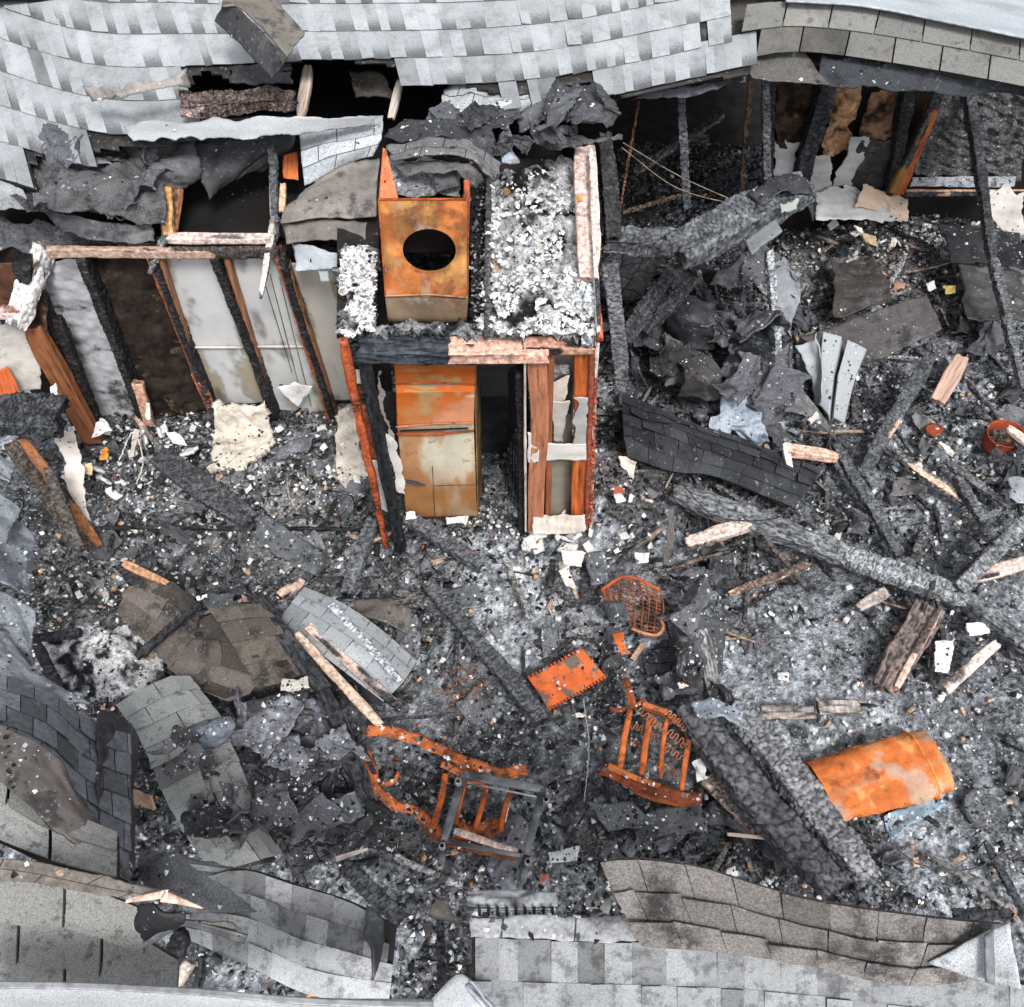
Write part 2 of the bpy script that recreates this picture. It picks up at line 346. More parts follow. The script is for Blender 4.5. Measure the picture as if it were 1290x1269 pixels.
def sheet(name, rails, m, col, label=None, cat=None, group=None, parent=None, th=.006, amp=.02, freq=2.5, seed=1, tr=.04, res=.018,
          ground=False, colf=None, edge=.35, sides='udlr', curved=True, kind=None, crease=0.0, smooth=True, sag=0.0):
    S = loft(rails, 9, 9, ground, curved)
    Lu = max(np.linalg.norm(np.diff(S, axis=1), axis=2).sum(1)); Lv = max(np.linalg.norm(np.diff(S, axis=0), axis=2).sum(0))
    nu = int(np.clip(Lu/res, 6, 130)); nv = int(np.clip(Lv/res, 6, 130))
    S = loft(rails, nu, nv, ground, curved)
    uu, vv_ = np.meshgrid(np.linspace(0, Lu, nu), np.linspace(0, Lv, nv)); S = np.concatenate([S, uu[..., None], vv_[..., None]], -1)
    if tr: S = tear(S, tr, seed, sides)
    UVp = S[..., 3:]; S = S[..., :3]; du, dv = UVp[..., 0].copy(), UVp[..., 1].copy(); N = normals(S)
    d = amp*2*(fbm(du*freq, dv*freq, 4, seed)-.5)
    if crease:
        an = (seed*1.7) % 3.14; ca, sa = math.cos(an), math.sin(an); p1 = (du*ca+dv*sa)*freq; p2 = (dv*ca-du*sa)*freq
        d = d+crease*1.5*(facet(p1*2.6+3, p2*.9, seed+50)-.5)+crease*1.0*(tri(p1*1.1, p2*2.2, seed+51)-.5)
    S = S+N*d[..., None]
    if sag:
        u = np.linspace(0, 1, nu)[None, :]; v = np.linspace(0, 1, nv)[:, None]
        S[..., 2] += sag*4*u*(1-u)*1.0*(4*v*(1-v))
    V, F = gridmesh(S, th)
    c = np.tile(np.asarray(col, float), (nu*nv, 1))
    st = .72+.56*fbm(du*3+seed, dv*14, 4, seed+21); bd = np.minimum(np.minimum(du, du.max()-du), np.minimum(dv, dv.max()-dv))
    st = st*(1+edge*np.exp(-bd/.012)*(vn(du*30, dv*30, seed)>.4)); c = np.clip(c*st.reshape(-1, 1), 0, .82)
    if colf is not None:
        c = colf(du, dv, d).reshape(-1, 3)
    c = np.vstack([c, c*.7])
    uv = np.stack([du.ravel(), dv.ravel()], -1); uv = np.vstack([uv, uv])
    return build(name, V, F, m, col=c, parent=parent, label=label, cat=cat, group=group, uv=uv, smooth=smooth, kind=kind)

WOODC = K(228, 190, 165); CHARC = K(50, 52, 55); GREYC = K(104, 107, 111)
def beam(name, p0, p1, w, h, label=None, cat=None, group=None, parent=None, base=CHARC, wood=WOODC, fresh=0.0, seed=1, rough=.22, m=None,
         alli=(.03, .05), deep=.009, ground=True, wpx=True, taper=(1, 1), bend=0.0, roll=0.0, brk=.03, kind=None, freshside=None, world=False, tight=False):
    """charred or bare timber: displaced rounded box with cross-checked char. w,h in photo pixels at its depth"""
    A = np.asarray(p0, float) if world else pt(p0, ground); B = np.asarray(p1, float) if world else pt(p1, ground)
    if wpx:
        k = (depth(A)+depth(B))/2/FPX; w = w*k; h = h*k
    Lg = np.linalg.norm(B-A); n = int(np.clip(Lg/.0095, 10, 300)); per = 2*(w+h); q = int(np.clip(per/.012, 16, 48))
    T = (B-A)/Lg; up = np.array([0, 0, 1.]) if abs(T[2]) < .9 else np.array([0, 1., 0])
    a = np.cross(T, up); a /= np.linalg.norm(a); b = np.cross(a, T)
    cr_, sr_ = math.cos(roll), math.sin(roll); a, b = a*cr_+b*sr_, b*cr_-a*sr_
    s = np.linspace(0, 1, n)[:, None]; q += q % 2
    pw = (np.arange(q)+.5)/q*per; rc = .09*min(w, h); X0 = np.zeros(q); Y0_ = np.zeros(q); NX = np.zeros(q); NY = np.zeros(q)
    for i_, p_ in enumerate(pw):
        if p_ < w: X0[i_], Y0_[i_], NX[i_], NY[i_] = w/2-p_, h/2, 0, 1
        elif p_ < w+h: X0[i_], Y0_[i_], NX[i_], NY[i_] = -w/2, h/2-(p_-w), -1, 0
        elif p_ < 2*w+h: X0[i_], Y0_[i_], NX[i_], NY[i_] = -w/2+(p_-w-h), -h/2, 0, -1
        else: X0[i_], Y0_[i_], NX[i_], NY[i_] = w/2, -h/2+(p_-2*w-h), 1, 0
        kx, ky = abs(X0[i_])-(w/2-rc), abs(Y0_[i_])-(h/2-rc)
        if kx > 0 and ky > 0:
            l_ = math.hypot(kx, ky); sx, sy = math.copysign(1, X0[i_]), math.copysign(1, Y0_[i_])
            NX[i_], NY[i_] = sx*kx/l_, sy*ky/l_; X0[i_] = sx*(w/2-rc+rc*kx/l_); Y0_[i_] = sy*(h/2-rc+rc*ky/l_)
    cx, cy = X0[None, :], Y0_[None, :]; th = np.arctan2(cy/h, cx/w)
    ll = s*Lg+0*th; tt = pw[None, :]+0*s
    edge = rough*min(w, h)*1.3*(fbm(ll*7, tt*11+seed*3, 4, seed)-.5)+rough*min(w, h)*(fbm(ll*3, tt*4+seed, 3, seed+4)-.5)
    f1, f2, cid = worley(ll/alli[0], tt/alli[1]+seed*7, seed)
    gro = sst(0.01, .26, f2-f1)
    fr = np.zeros_like(ll)
    if fresh > 0:
        nz = fbm(ll*2.2+seed, tt*5, 4, seed+2)
        fr = sst(.5-fresh*.35-.05, .5-fresh*.35+.05, nz-.0) if fresh < 1 else np.ones_like(ll)
        if fresh < 1: fr = sst(1-fresh-.06, 1-fresh+.06, sst(.2, .8, nz))
    if freshside is not None:                      # one long side shows bare wood
        fr = np.maximum(fr, sst(.1, .4, np.cos(th-freshside)+.7*(fbm(ll*3, tt*3, 3, seed+8)-.6)+0*ll))
    dis = edge-deep*(1-gro)*(1-fr)*1.0+deep*.8*(cid-.5)*(1-fr)
    tp = taper[0]+(taper[1]-taper[0])*s
    if not tight: tp = tp*(1-.45*np.exp(-s*Lg/(w*.9+1e-6))*vn(np.float64(seed), np.float64(2.5), 1)-.45*np.exp(-(1-s)*Lg/(w*.9+1e-6))*vn(np.float64(seed), np.float64(7.5), 2))*(.92+.16*fbm(s*Lg*4, s*0+seed, 3, seed+40))
    endf = np.ones_like(s)
    rx = cx*tp; ry = cy*tp
    rx = rx+dis*NX[None, :]; ry = ry+dis*NY[None, :]
    ctr = A[None, :]+(B-A)[None, :]*s
    bo = bend*Lg*np.sin(np.pi*s)
    off = brk*(fbm(th*3/math.pi*2+seed, 0*th+seed, 4, seed+9)-.5)*2*w*6
    sl = np.zeros_like(ll); sl[:] = 0
    k0 = np.clip(1-s*Lg/(w*1.2+1e-6), 0, 1); k1 = np.clip(1-(1-s)*Lg/(w*1.2+1e-6), 0, 1)
    V = ctr[:, None, :]+a*rx[..., None]+b*ry[..., None]+T*((k1-k0)*off)[..., None]+a*bo[..., None]
    V += a*((vn(s*Lg*1.3, s*0+seed, seed)-.5)*w*.25)[..., None]
    idx = np.arange(n*q).reshape(n, q); j = np.roll(idx, -1, 1)
    F = np.stack([idx[:-1], j[:-1], j[1:], idx[1:]], -1).reshape(-1, 4)
    Vf = V.reshape(-1, 3); nn = len(Vf)
    c0 = V[0].mean(0)+T*w*.1; c1 = V[-1].mean(0)-T*w*.1
    Vf = np.vstack([Vf, c0, c1])
    F = F.tolist()
    F += [(int(idx[0, (k+1) % q]), int(idx[0, k]), nn) for k in range(q)]+[(int(idx[-1, k]), int(idx[-1, (k+1) % q]), nn+1) for k in range(q)]
    grain = .8+.4*vn(tt*90, ll*2.5, seed)
    dust = sst(.45, .7, fbm(ll*6+seed, tt*12, 4, seed+30))
    cc = base[None, None, :]*(.28+1.25*gro*(.5+.8*cid)+.7*dust*gro)[..., None]
    cw = np.asarray(wood)[None, None, :]*.88*grain[..., None]
    col = cc*(1-fr[..., None])+cw*fr[..., None]
    col = np.vstack([col.reshape(-1, 3), base*.7, base*.7])
    uvb = np.vstack([np.stack([tt.ravel(), ll.ravel()], -1), [[0, 0], [0, 0]]])
    return build(name, Vf, F, m or ('wood' if fresh >= 1 else 'charfine'), col=col, parent=parent, label=label, cat=cat, group=group, smooth=True, kind=kind, uv=uvb)
def lam_mat(name, band_dark, flip):
    m = bpy.data.materials.new(name); m.use_nodes = True; N = m.node_tree.nodes; L = m.node_tree.links
    b = N['Principled BSDF']; b.inputs['Roughness'].default_value = .95; b.inputs['Specular IOR Level'].default_value = .15
    at = N.new('ShaderNodeAttribute'); at.attribute_name = 'Col'
    tc = N.new('ShaderNodeTexCoord'); sp = N.new('ShaderNodeSeparateXYZ'); L.new(tc.outputs['UV'], sp.inputs[0])
    n1 = N.new('ShaderNodeTexNoise'); n1.inputs['Scale'].default_value = 150; n1.inputs['Detail'].default_value = 3; L.new(tc.outputs['Object'], n1.inputs['Vector'])
    n2 = N.new('ShaderNodeTexNoise'); n2.inputs['Scale'].default_value = 4; n2.inputs['Detail'].default_value = 8; L.new(tc.outputs['Object'], n2.inputs['Vector'])
    def mr(v, a, b2, c, d):
        n = N.new('ShaderNodeMapRange'); n.inputs[1].default_value = a; n.inputs[2].default_value = b2; n.inputs[3].default_value = c; n.inputs[4].default_value = d
        L.new(v, n.inputs[0]); return n.outputs[0]
    def ma(op, a, b2):
        n = N.new('ShaderNodeMath'); n.operation = op
        for i, v in enumerate((a, b2)):
            if isinstance(v, (int, float)): n.inputs[i].default_value = v
            else: L.new(v, n.inputs[i])
        return n.outputs[0]
    v = sp.outputs[1]
    g = mr(v, .52, 1.0, 0, 1) if not flip else mr(v, .45, 0.0, 0, 1)
    gn = ma('ADD', g, mr(n1.outputs['Fac'], .35, .65, -.35, .35))
    f = ma('MULTIPLY', mr(gn, .25, .75, 0, 1), sp.outputs[0])
    f = ma('MULTIPLY', f, band_dark)
    fl = mr(n1.outputs['Fac'], .3, .7, .78, 1.22)
    f2 = mr(n2.outputs['Fac'], .35, .65, .85, 1.12)
    n3 = N.new('ShaderNodeTexNoise'); n3.inputs['Scale'].default_value = (14 if flip else 9); n3.inputs['Detail'].default_value = 10; n3.inputs['Roughness'].default_value = .75; L.new(tc.outputs['Object'], n3.inputs['Vector'])
    so_ = mr(n3.outputs['Fac'], .50, .60, 1.0, .52 if flip else .80)
    sc = ma('MULTIPLY', ma('MULTIPLY', ma('MULTIPLY', fl, f2), so_), ma('SUBTRACT', 1.0, f))
    vm = N.new('ShaderNodeVectorMath'); vm.operation = 'SCALE'; L.new(at.outputs['Color'], vm.inputs[0]); L.new(sc, vm.inputs['Scale'])
    L.new(vm.outputs[0], b.inputs['Base Color'])
    bn = N.new('ShaderNodeBump'); bn.inputs['Strength'].default_value = .5; bn.inputs['Distance'].default_value = .002
    L.new(n1.outputs['Fac'], bn.inputs['Height']); L.new(bn.outputs[0], b.inputs['Normal'])
    MATS[name] = m
lam_mat('laminate_top', .62, False); lam_mat('laminate_bottom', .45, True)
def inpoly(x, y, poly):
    c = False; n = len(poly)
    for i in range(n):
        x1, y1 = poly[i]; x2, y2 = poly[i-1]
        if (y1 > y) != (y2 > y) and x < (x2-x1)*(y-y1)/(y2-y1)+x1: c = not c
    return c
def shingles(name, rails, rows, m, col, keep, label=None, cat=None, parent=None, tab=.305, lam=False, amp=.01, seed=1, th=.006, gap=.006,
             holes=(), tonevar=.08, dark=0.05, slip=.004, ground=False, tint=None, overlap=.25, down=1, rev=False, colpx=None, thbut=.010, curl=0.0):
    rnd = random.Random(seed); S = loft(rails, 140, rows*6+1, ground)
    du, dv = metric(S); N = normals(S); S = S+N*(amp*2*(fbm(du*2, dv*2, 4, seed)-.5))[..., None]
    V = []; F = []; C = []; UV = []
    def at(u, v, lift):
        v = min(max(v, 0), 1)*(S.shape[0]-1); j = min(int(v), S.shape[0]-2); fv = v-j
        u = min(max(u, 0), S.shape[1]-1.001); i = int(u); fu = u-i
        p = (S[j, i]*(1-fu)+S[j, i+1]*fu)*(1-fv)+(S[j+1, i]*(1-fu)+S[j+1, i+1]*fu)*fv
        return p+N[j, i]*lift
    mid = metric(S)[0]
    for r in range(rows):
        v0, v1 = r/rows, (r+1)/rows; d = mid[min(int((v0+v1)/2*(S.shape[0]-1)), S.shape[0]-1)]
        x = -(rnd.random()*tab if lam else (r % 2)*tab/2+rnd.random()*.03); k = rnd.randint(0, 1)
        rowslip = 0.0
        while x < d[-1]:
            w = rnd.uniform(.6, 1.45)*tab if lam else tab
            xa, xb = max(x, 0), min(x+w, d[-1]); x += w; k += 1
            if xb-xa < .02: continue
            ua, ub = np.interp([xa+(0 if lam else gap/2), xb-(0 if lam else gap/2)], d, np.arange(len(d)))
            cpt = at((ua+ub)/2, (v0+v1)/2, 0); cx, cy = proj(cpt)
            if keep is not None and not inpoly(cx+rnd.uniform(-4, 4), cy+rnd.uniform(-4, 4), keep): continue
            if any(inpoly(cx, cy, hh) for hh in holes): continue
            if rnd.random() < .002: continue
            raised = (k % 2 == 0 or rnd.random() < .15) if lam else True
            t = thbut if raised else thbut*.35
            if not raised and rnd.random() < .12: raised = True
            rot = rnd.gauss(0, slip)
            cu = rnd.gauss(0, .002)+(.02*rnd.random() if rnd.random() < .03 else 0)
            cl = [curl*rnd.random()**3*(rnd.random() < .6) for _ in range(2)]
            vo = -overlap/rows
            if down > 0: q = [(ua, v0+vo, .0), (ub, v0+vo, .0), (ub, v1+rot*.3, t+cl[0]), (ua, v1-rot*.3, t+cu+cl[1])]
            else: q = [(ua, v1-vo, .0), (ub, v1-vo, .0), (ub, v0+rot*.3, t+cl[0]), (ua, v0-rot*.3, t+cu+cl[1])]
            n = len(V); NI, NJ = 4, 3
            for off in (0, th):
                for i_ in range(NI):
                    a_ = i_/(NI-1)
                    for j_ in range(NJ):
                        b_ = j_/(NJ-1); w4 = ((1-a_)*(1-b_), (1-a_)*b_, a_*b_, a_*(1-b_)); lf = sum(w4[k_]*q[k_][2] for k_ in range(4))
                        lf = (q[2][2]*b_+q[3][2]*(1-b_))*a_**1.6
                        V.append(at(sum(w4[k_]*q[k_][0] for k_ in range(4)), sum(w4[k_]*q[k_][1] for k_ in range(4)), lf-off))
            o_ = NI*NJ; g_ = lambda i_, j_: n+i_*NJ+j_
            for i_ in range(NI-1):
                for j_ in range(NJ-1):
                    f_ = (g_(i_, j_), g_(i_, j_+1), g_(i_+1, j_+1), g_(i_+1, j_)); F += [f_, tuple(x_+o_ for x_ in f_[::-1])]
                F += [(g_(i_, 0), g_(i_+1, 0), g_(i_+1, 0)+o_, g_(i_, 0)+o_), (g_(i_+1, NJ-1), g_(i_, NJ-1), g_(i_, NJ-1)+o_, g_(i_+1, NJ-1)+o_)]
            for j_ in range(NJ-1): F.append((g_(NI-1, j_), g_(NI-1, j_+1), g_(NI-1, j_+1)+o_, g_(NI-1, j_)+o_))
            c = np.array(col)*(1+rnd.gauss(0, tonevar))
            if lam and not raised: c = c*.93
            if rnd.random() < dark: c = c*rnd.uniform(.55, .8)
            if colpx is not None: c = colpx(cx, cy, c, rnd)
            C += [c]*12+[c*.35]*12
            fl = 0.0 if raised else 1.0
            UV += [(fl, i_/3) for i_ in range(4) for j_ in range(3)]+[(0, 0)]*12
    V = np.array(V); 
    return build(name, V, F, m, col=np.array(C), label=label, cat=cat, parent=parent, uv=UV)
def deck(name, rails, keep, holes, m, col, parent, lower=.03, seed=1, nu=120, nv=60, th=.015, ground=False):
    S = loft(rails, nu, nv, ground); S = S-normals(S)*lower
    M = (S[:-1, :-1]+S[1:, 1:])/2; X, Y = proj(M)
    k = np.array([[(keep is None or inpoly(X[i, j], Y[i, j], keep)) and not any(inpoly(X[i, j], Y[i, j], h) for h in holes) for j in range(nu-1)] for i in range(nv-1)])
    V, F = gridmesh(S, th, k)
    return build(name, V, F, m, col=col, parent=parent)

# ------------------------------------------------------------ ground and rubble floor
def plane(name, x0, x1, y0, y1, z, m, col, kind='structure'):
    V = [(x0, y0, z), (x1, y0, z), (x1, y1, z), (x0, y1, z)]
    return build(name, V, [(0, 1, 2, 3)], m, col=col, kind=kind, origin=(0, 0, z))
plane('ground', -400, 400, -400, 400, -.45, 'dark', K(80, 82, 80))

LIGHT_PX = [(1010, 830, 130, 1.0), (1200, 920, 120, .9), (650, 800, 80, .7), (600, 880, 60, .4), (1190, 640, 90, .7), (950, 1000, 60, .3), (1240, 760, 60, .7),
            (1210, 1060, 90, .7), (740, 1010, 70, .6), (720, 930, 50, .5), (560, 1110, 80, .5), (330, 980, 70, .4), (380, 690, 70, .25), (620, 740, 50, .5), (300, 1000, 50, .3)]
WHITE_PX = [(250, 600, 90, .5), (380, 590, 80, .4), (740, 600, 40, .6), (640, 650, 50, .6), (200, 680, 60, .3), (130, 830, 75, 1.0), (770, 640, 40, .7), (640, 680, 50, .5), (720, 700, 30, .7), (700, 1075, 60, .6), (560, 1085, 50, .4), (940, 1090, 45, .5), (430, 580, 60, .3),
            (180, 600, 70, .3), (860, 640, 40, .3), (1080, 290, 60, .45), (1230, 520, 60, .4), (1150, 600, 50, .3), (400, 560, 60, .2), (1000, 770, 50, .35), (510, 1180, 40, .6)]
BROWN_PX = [(1090, 320, 80, .8), (90, 730, 60, .8), (1170, 330, 60, .5), (730, 580, 40, .4), (300, 640, 100, .3), (400, 620, 80, .3), (180, 570, 60, .4)]
DARK_PX = [(880, 330, 90, .8), (860, 450, 90, .8), (1180, 470, 60, .3), (620, 560, 60, .7), (550, 1150, 50, .5), (820, 240, 120, .9), (1090, 680, 40, .2), (80, 700, 50, .6),
           (1240, 260, 70, .5), (450, 960, 50, .5), (1250, 400, 70, .4), (900, 620, 60, .4), (400, 940, 60, .4), (170, 1000, 50, .5)]
def field(px, py, L):
    f = 0
    for (x, y, r, a) in L: f = f+a*np.exp(-((px-x)**2+(py-y)**2)/(r*r))
    return np.clip(f, 0, 1)
def floorcol(x, y, z, seed=0):
    px, py = proj(np.stack([x, y, z], -1))
    n = fbm(x*2.2, y*2.2, 5, 31+seed); n2 = fbm(x*7, y*7, 5, 77+seed)
    Lf = field(px, py, LIGHT_PX); Wf = field(px, py, WHITE_PX); Bf = field(px, py, BROWN_PX); Df = field(px, py, DARK_PX)
    n3 = fbm(x*.9+4, y*.9, 4, 55+seed); g = (.065+.13*sst(.35, .65, n)+.19*sst(.42, .7, n2)*.8)*(.6+1.1*sst(.35, .65, n3))
    g = g*(1-.62*Df)+Lf*(.10+.12*n2)+Wf*.35*sst(.35, .6, n2)
    c = g[..., None]*np.array([.93, 1.0, 1.10])
    c = c*(1-Bf[..., None]*.6)+Bf[..., None]*.6*g[..., None]*np.array([1.15, .9, .7])*1.05
    return np.clip(c, .01, .7)
x = np.arange(-5.2, 7.0, .014); y = np.arange(.1, 9.4, .014)
X, Y = np.meshgrid(x, y); Zb = hb(X, Y)
f1, f2, cid = worley(X/.10+fbm(X*6, Y*6, 2, 4)*1.2, Y/.10, 3)
g1, g2, gid = worley(X/.042, Y/.042, 8)
Zr = Zb+.035*(cid-.4)*sst(0, .35, f2-f1)+.014*(gid-.3)*sst(0, .4, g2-g1)+.05*(fbm(X*3.5, Y*3.5, 5, 12)-.5)+.02*(fbm(X*30, Y*30, 3, 15)-.5)
px_, py_ = proj(np.stack([X, Y, Zr], -1)); Lq = field(px_, py_, LIGHT_PX)
Zr = Zb+(Zr-Zb)*(1-.45*Lq)-.03
C = floorcol(X, Y, Zr)*(.5+.9*gid+.35*(cid-.4))[..., None]*(.55+.45*sst(0, .3, g2-g1))[..., None]
idx = np.arange(X.size).reshape(X.shape)
F = np.stack([idx[:-1, :-1], idx[:-1, 1:], idx[1:, 1:], idx[1:, :-1]], -1).reshape(-1, 4)
build('rubble_floor', np.stack([X, Y, Zr], -1).reshape(-1, 3), F, 'floor', col=C.reshape(-1, 3), kind='structure', label='burned floor covered in ash and charred rubble', origin=(0, 0, 0))
del X, Y, Zr, Zb, f1, f2, g1, g2, cid, gid, idx, F, C

# ---- chips: thousands of crumbs that nobody could count
EXC = [[(470, 470), (600, 470), (600, 650), (510, 650)], [(665, 440), (750, 440), (745, 665), (665, 665)]]
def scatter(n, seed, area=((60, 190, 1290), (1290, 1110, 0))):
    r = np.random.default_rng(seed)
    x = r.uniform(-5, 6.8, n); y = r.uniform(.6, 9.2, n); z = hb(x, y)
    return x, y, z
def chips(name, n, smin, smax, pal, wts, seed, flat=.35, tilt=.6, label=None, elong=1.0, dens=None, k=6, powr=2.2):
    r = np.random.default_rng(seed); x, y, z = scatter(n, seed+1)
    if dens is not None:
        px, py = proj(np.stack([x, y, z], -1)); keep = r.random(n) < dens(px, py, x, y); x, y, z = x[keep], y[keep], z[keep]; n = len(x)
    s = smin+(smax-smin)*r.random(n)**powr
    a = np.linspace(0, 2*np.pi, k, endpoint=False)[None, :]+r.uniform(-.45, .45, (n, k))
    rr = s[:, None]*r.uniform(.35, 1.25, (n, k)); el = np.where(r.random(n) < .5, 1, elong)[:, None]*np.ones((n, k))
    bx = rr*np.cos(a)*el; by = rr*np.sin(a)/np.sqrt(el); t = (s*flat*r.uniform(.3, 1.2, n))[:, None]
    top = np.stack([bx, by, t+r.normal(0, .15, (n, k))*t], -1); bot = np.stack([bx*.85, by*.85, -t+0*bx], -1)
    Vv = np.concatenate([top, bot], 1)
    yaw = r.uniform(0, 6.283, n); ti = np.abs(r.normal(0, tilt, n)); ta = r.uniform(0, 6.283, n)
    ax = np.stack([np.cos(ta), np.sin(ta), 0*ta], axis=-1)
    cy, sy = np.cos(yaw)[:, None], np.sin(yaw)[:, None]
    Vx = Vv[..., 0]*cy-Vv[..., 1]*sy; Vy = Vv[..., 0]*sy+Vv[..., 1]*cy; W = np.stack([Vx, Vy, Vv[..., 2]], -1)
    c, si = np.cos(ti)[:, None, None], np.sin(ti)[:, None, None]; A = ax[:, None, :]
    W = W*c+np.cross(np.broadcast_to(A, W.shape), W)*si+A*(W*A).sum(-1, keepdims=True)*(1-c)
    zz = z-.012+s*np.sin(ti)*.5+r.uniform(0, .02, n)
    W = W+np.stack([x, y, zz], -1)[:, None, :]
    pal = np.array(pal); ci = r.choice(len(pal), n, p=np.array(wts)/sum(wts)); col = pal[ci]*r.uniform(.6, 1.35, (n, 1))
    col = np.repeat(np.clip(col, 0.008, .8)[:, None, :], 2*k, 1)
    b0 = (np.arange(n)*2*k)[:, None]
    q = np.stack([np.stack([b0[:, 0]+k+i, b0[:, 0]+k+(i+1) % k, b0[:, 0]+(i+1) % k, b0[:, 0]+i], -1) for i in range(k)], 1).reshape(-1, 4)
    f1_ = np.stack([b0[:, 0], b0[:, 0]+1, b0[:, 0]+2, b0[:, 0]+3], -1)
    Fq = np.vstack([q, f1_, np.stack([b0[:, 0], b0[:, 0]+3, b0[:, 0]+4, b0[:, 0]+5], -1)])
    V3 = W.reshape(-1, 3); cc = col.reshape(-1, 3)
    o = build(name, V3, Fq, 'chips', col=cc, kind='stuff', label=label, origin=(0, 0, 0))
    return o
BLK, DRK, MID, LGT, WHT, TAN, RST, BLU = K(40, 40, 42), K(76, 78, 81), K(120, 123, 127), K(165, 168, 172), K(228, 228, 228), K(190, 160, 135), K(165, 90, 55), K(120, 135, 150)
def dn(px, py, x, y):
    Lf = field(px, py, LIGHT_PX); Df = field(px, py, DARK_PX)
    return np.clip(1-.88*Lf+.1*Df, .06, 1)*sst(.28, .62, fbm(x*1.6, y*1.6, 4, 5))
def dw(px, py, x, y):
    W = field(px, py, WHITE_PX)+.5*field(px, py, BROWN_PX); Df = field(px, py, DARK_PX)
    return np.clip(.22+1.0*W-.25*Df, .03, 1)*sst(.28, .55, fbm(x*2.5, y*2.5, 3, 9))
def dl(px, py, x, y):
    return np.clip(.3+field(px, py, LIGHT_PX), 0, 1)
chips('charred_rubble', 80000, .005, .034, [BLK, DRK, MID, LGT, TAN, RST], [32, 32, 24, 10, .8, .3], 21, flat=.22, tilt=.8, dens=dn, label='loose black and grey charcoal crumbs strewn over the burned floor')
chips('plaster_crumbs', 60000, .004, .032, [WHT, LGT, TAN, MID], [45, 30, 12, 10], 22, flat=.5, dens=dw, label='white plaster crumbs and flakes sprinkled through the charcoal rubble')
chips('ash_flakes', 26000, .003, .014, [LGT, MID, WHT, BLK], [40, 30, 12, 25], 23, flat=.5, dens=dl, label='fine grey ash flakes dusting the floor')
chips('char_splinters', 9000, .010, .03, [BLK, DRK, MID, TAN], [50, 28, 18, 3], 24, flat=.3, elong=4.0, dens=dn, label='thin charred splinters of wood lying among the rubble')
chips('coarse_char', 3500, .02, .055, [BLK, DRK, MID, K(85, 78, 74)], [36, 36, 22, 6], 25, flat=.12, tilt=.45, dens=dn, label='coarse black char lumps and torn flakes of roofing in the rubble')

# ------------------------------------------------------------ roofs
def slope_of(z0): return z0
A_rails = [[(-330, -250, 3.15), (0, -100, 3.15), (200, -70, 3.12), (450, -60, 3.10), (700, -70, 3.1), (980, -120, 3.1)],
           [(-330, 130, 2.55), (0, 225, 2.5), (150, 262, 2.5), (300, 256, 2.5), (450, 225, 2.5), (700, 205, 2.5), (980, 145, 2.5)]]
A_keep = [(-260, -160), (910, -160), (915, 40), (946, 42), (948, 92), (872, 104), (792, 122), (740, 104), (640, 122), (560, 102), (492, 104), (486, 80), (450, 84), (448, 60), (380, 66), (352, 98), (300, 84), (284, 100), (262, 84), (240, 104), (232, 150), (372, 148),
          (372, 166), (250, 178), (110, 190), (45, 196), (38, 246), (-120, 252)]
hole_a = [(384, 84), (392, 80), (486, 80), (520, 104), (556, 118), (556, 150), (384, 150)]
def cA(cx, cy, c, r):
    yb = np.interp(cx, [0, 45, 110, 240, 372, 500, 640, 792, 948], [250, 200, 188, 176, 150, 108, 122, 122, 92]); t = max(0, 1-(yb-cy+r.uniform(-10, 10))/46)
    return c*(1-.5*min(t, 1)*r.random())*(1-.12*(r.random() < .2))
roofA = root('shingled_slope', P(400, 40, 2.8), 'large pale grey shingle slope along the top of the photo, broken lower edge', 'roof')
shingles('shingle_courses', A_rails, 8, 'laminate_top', K(162, 166, 170), A_keep, colpx=cA, curl=.012, parent=roofA, tab=.10, lam=True, seed=4, amp=.012, holes=[hole_a], dark=.012, tonevar=.035, slip=.002)
deck('roof_deck', A_rails, A_keep, [hole_a], 'felt', K(36, 34, 33), roofA, lower=.02)
# right-hand roof with three-tab shingles
B_rails = [[(905, -60, 3.05), (1000, -62, 3.05), (1150, -40, 3.0), (1330, -10, 2.95), (1500, 20, 2.9)],
           [(905, 30, 2.85), (1000, 8, 2.85), (1110, 18, 2.85), (1300, 54, 2.85), (1500, 90, 2.85)],
           [(900, 68, 2.72), (1000, 66, 2.72), (1110, 78, 2.72), (1300, 112, 2.72), (1500, 160, 2.72)]]
B2 = [[(940, 6, 2.86), (1000, 2, 2.86), (1110, 12, 2.86), (1300, 48, 2.86), (1500, 88, 2.86)],
      [(925, 78, 2.66), (1000, 66, 2.66), (1110, 78, 2.66), (1300, 112, 2.66), (1500, 158, 2.66)]]
roofB = root('three_tab_slope', P(1130, 50, 2.8), 'beige grey three-tab shingle roof edge in the upper right corner above the burned back wall', 'roof')
shingles('shingle_courses', B2, 2, 'granule', K(128, 129, 127), [(948, -20), (1600, -20), (1600, 200), (1290, 116), (1110, 82), (1042, 70), (990, 66), (948, 70)], colpx=lambda cx, cy, c, r: c*(.52 if cx < 1040 and cy > 30 else (.75 if cx < 1010 else 1)), parent=roofB, tab=.33, seed=9, amp=.006, dark=.1, gap=.012, thbut=.014)
sheet('ridge_flashing', [[(985, -60, 2.98), (1100, -50, 2.96), (1300, -20, 2.94), (1450, 10, 2.92)], [(990, 2, 2.90), (1100, 10, 2.90), (1300, 50, 2.90), (1450, 80, 2.90)]], 'granule_clean', K(160, 166, 172), parent=roofB, th=.012, amp=.006, tr=.0, seed=5)
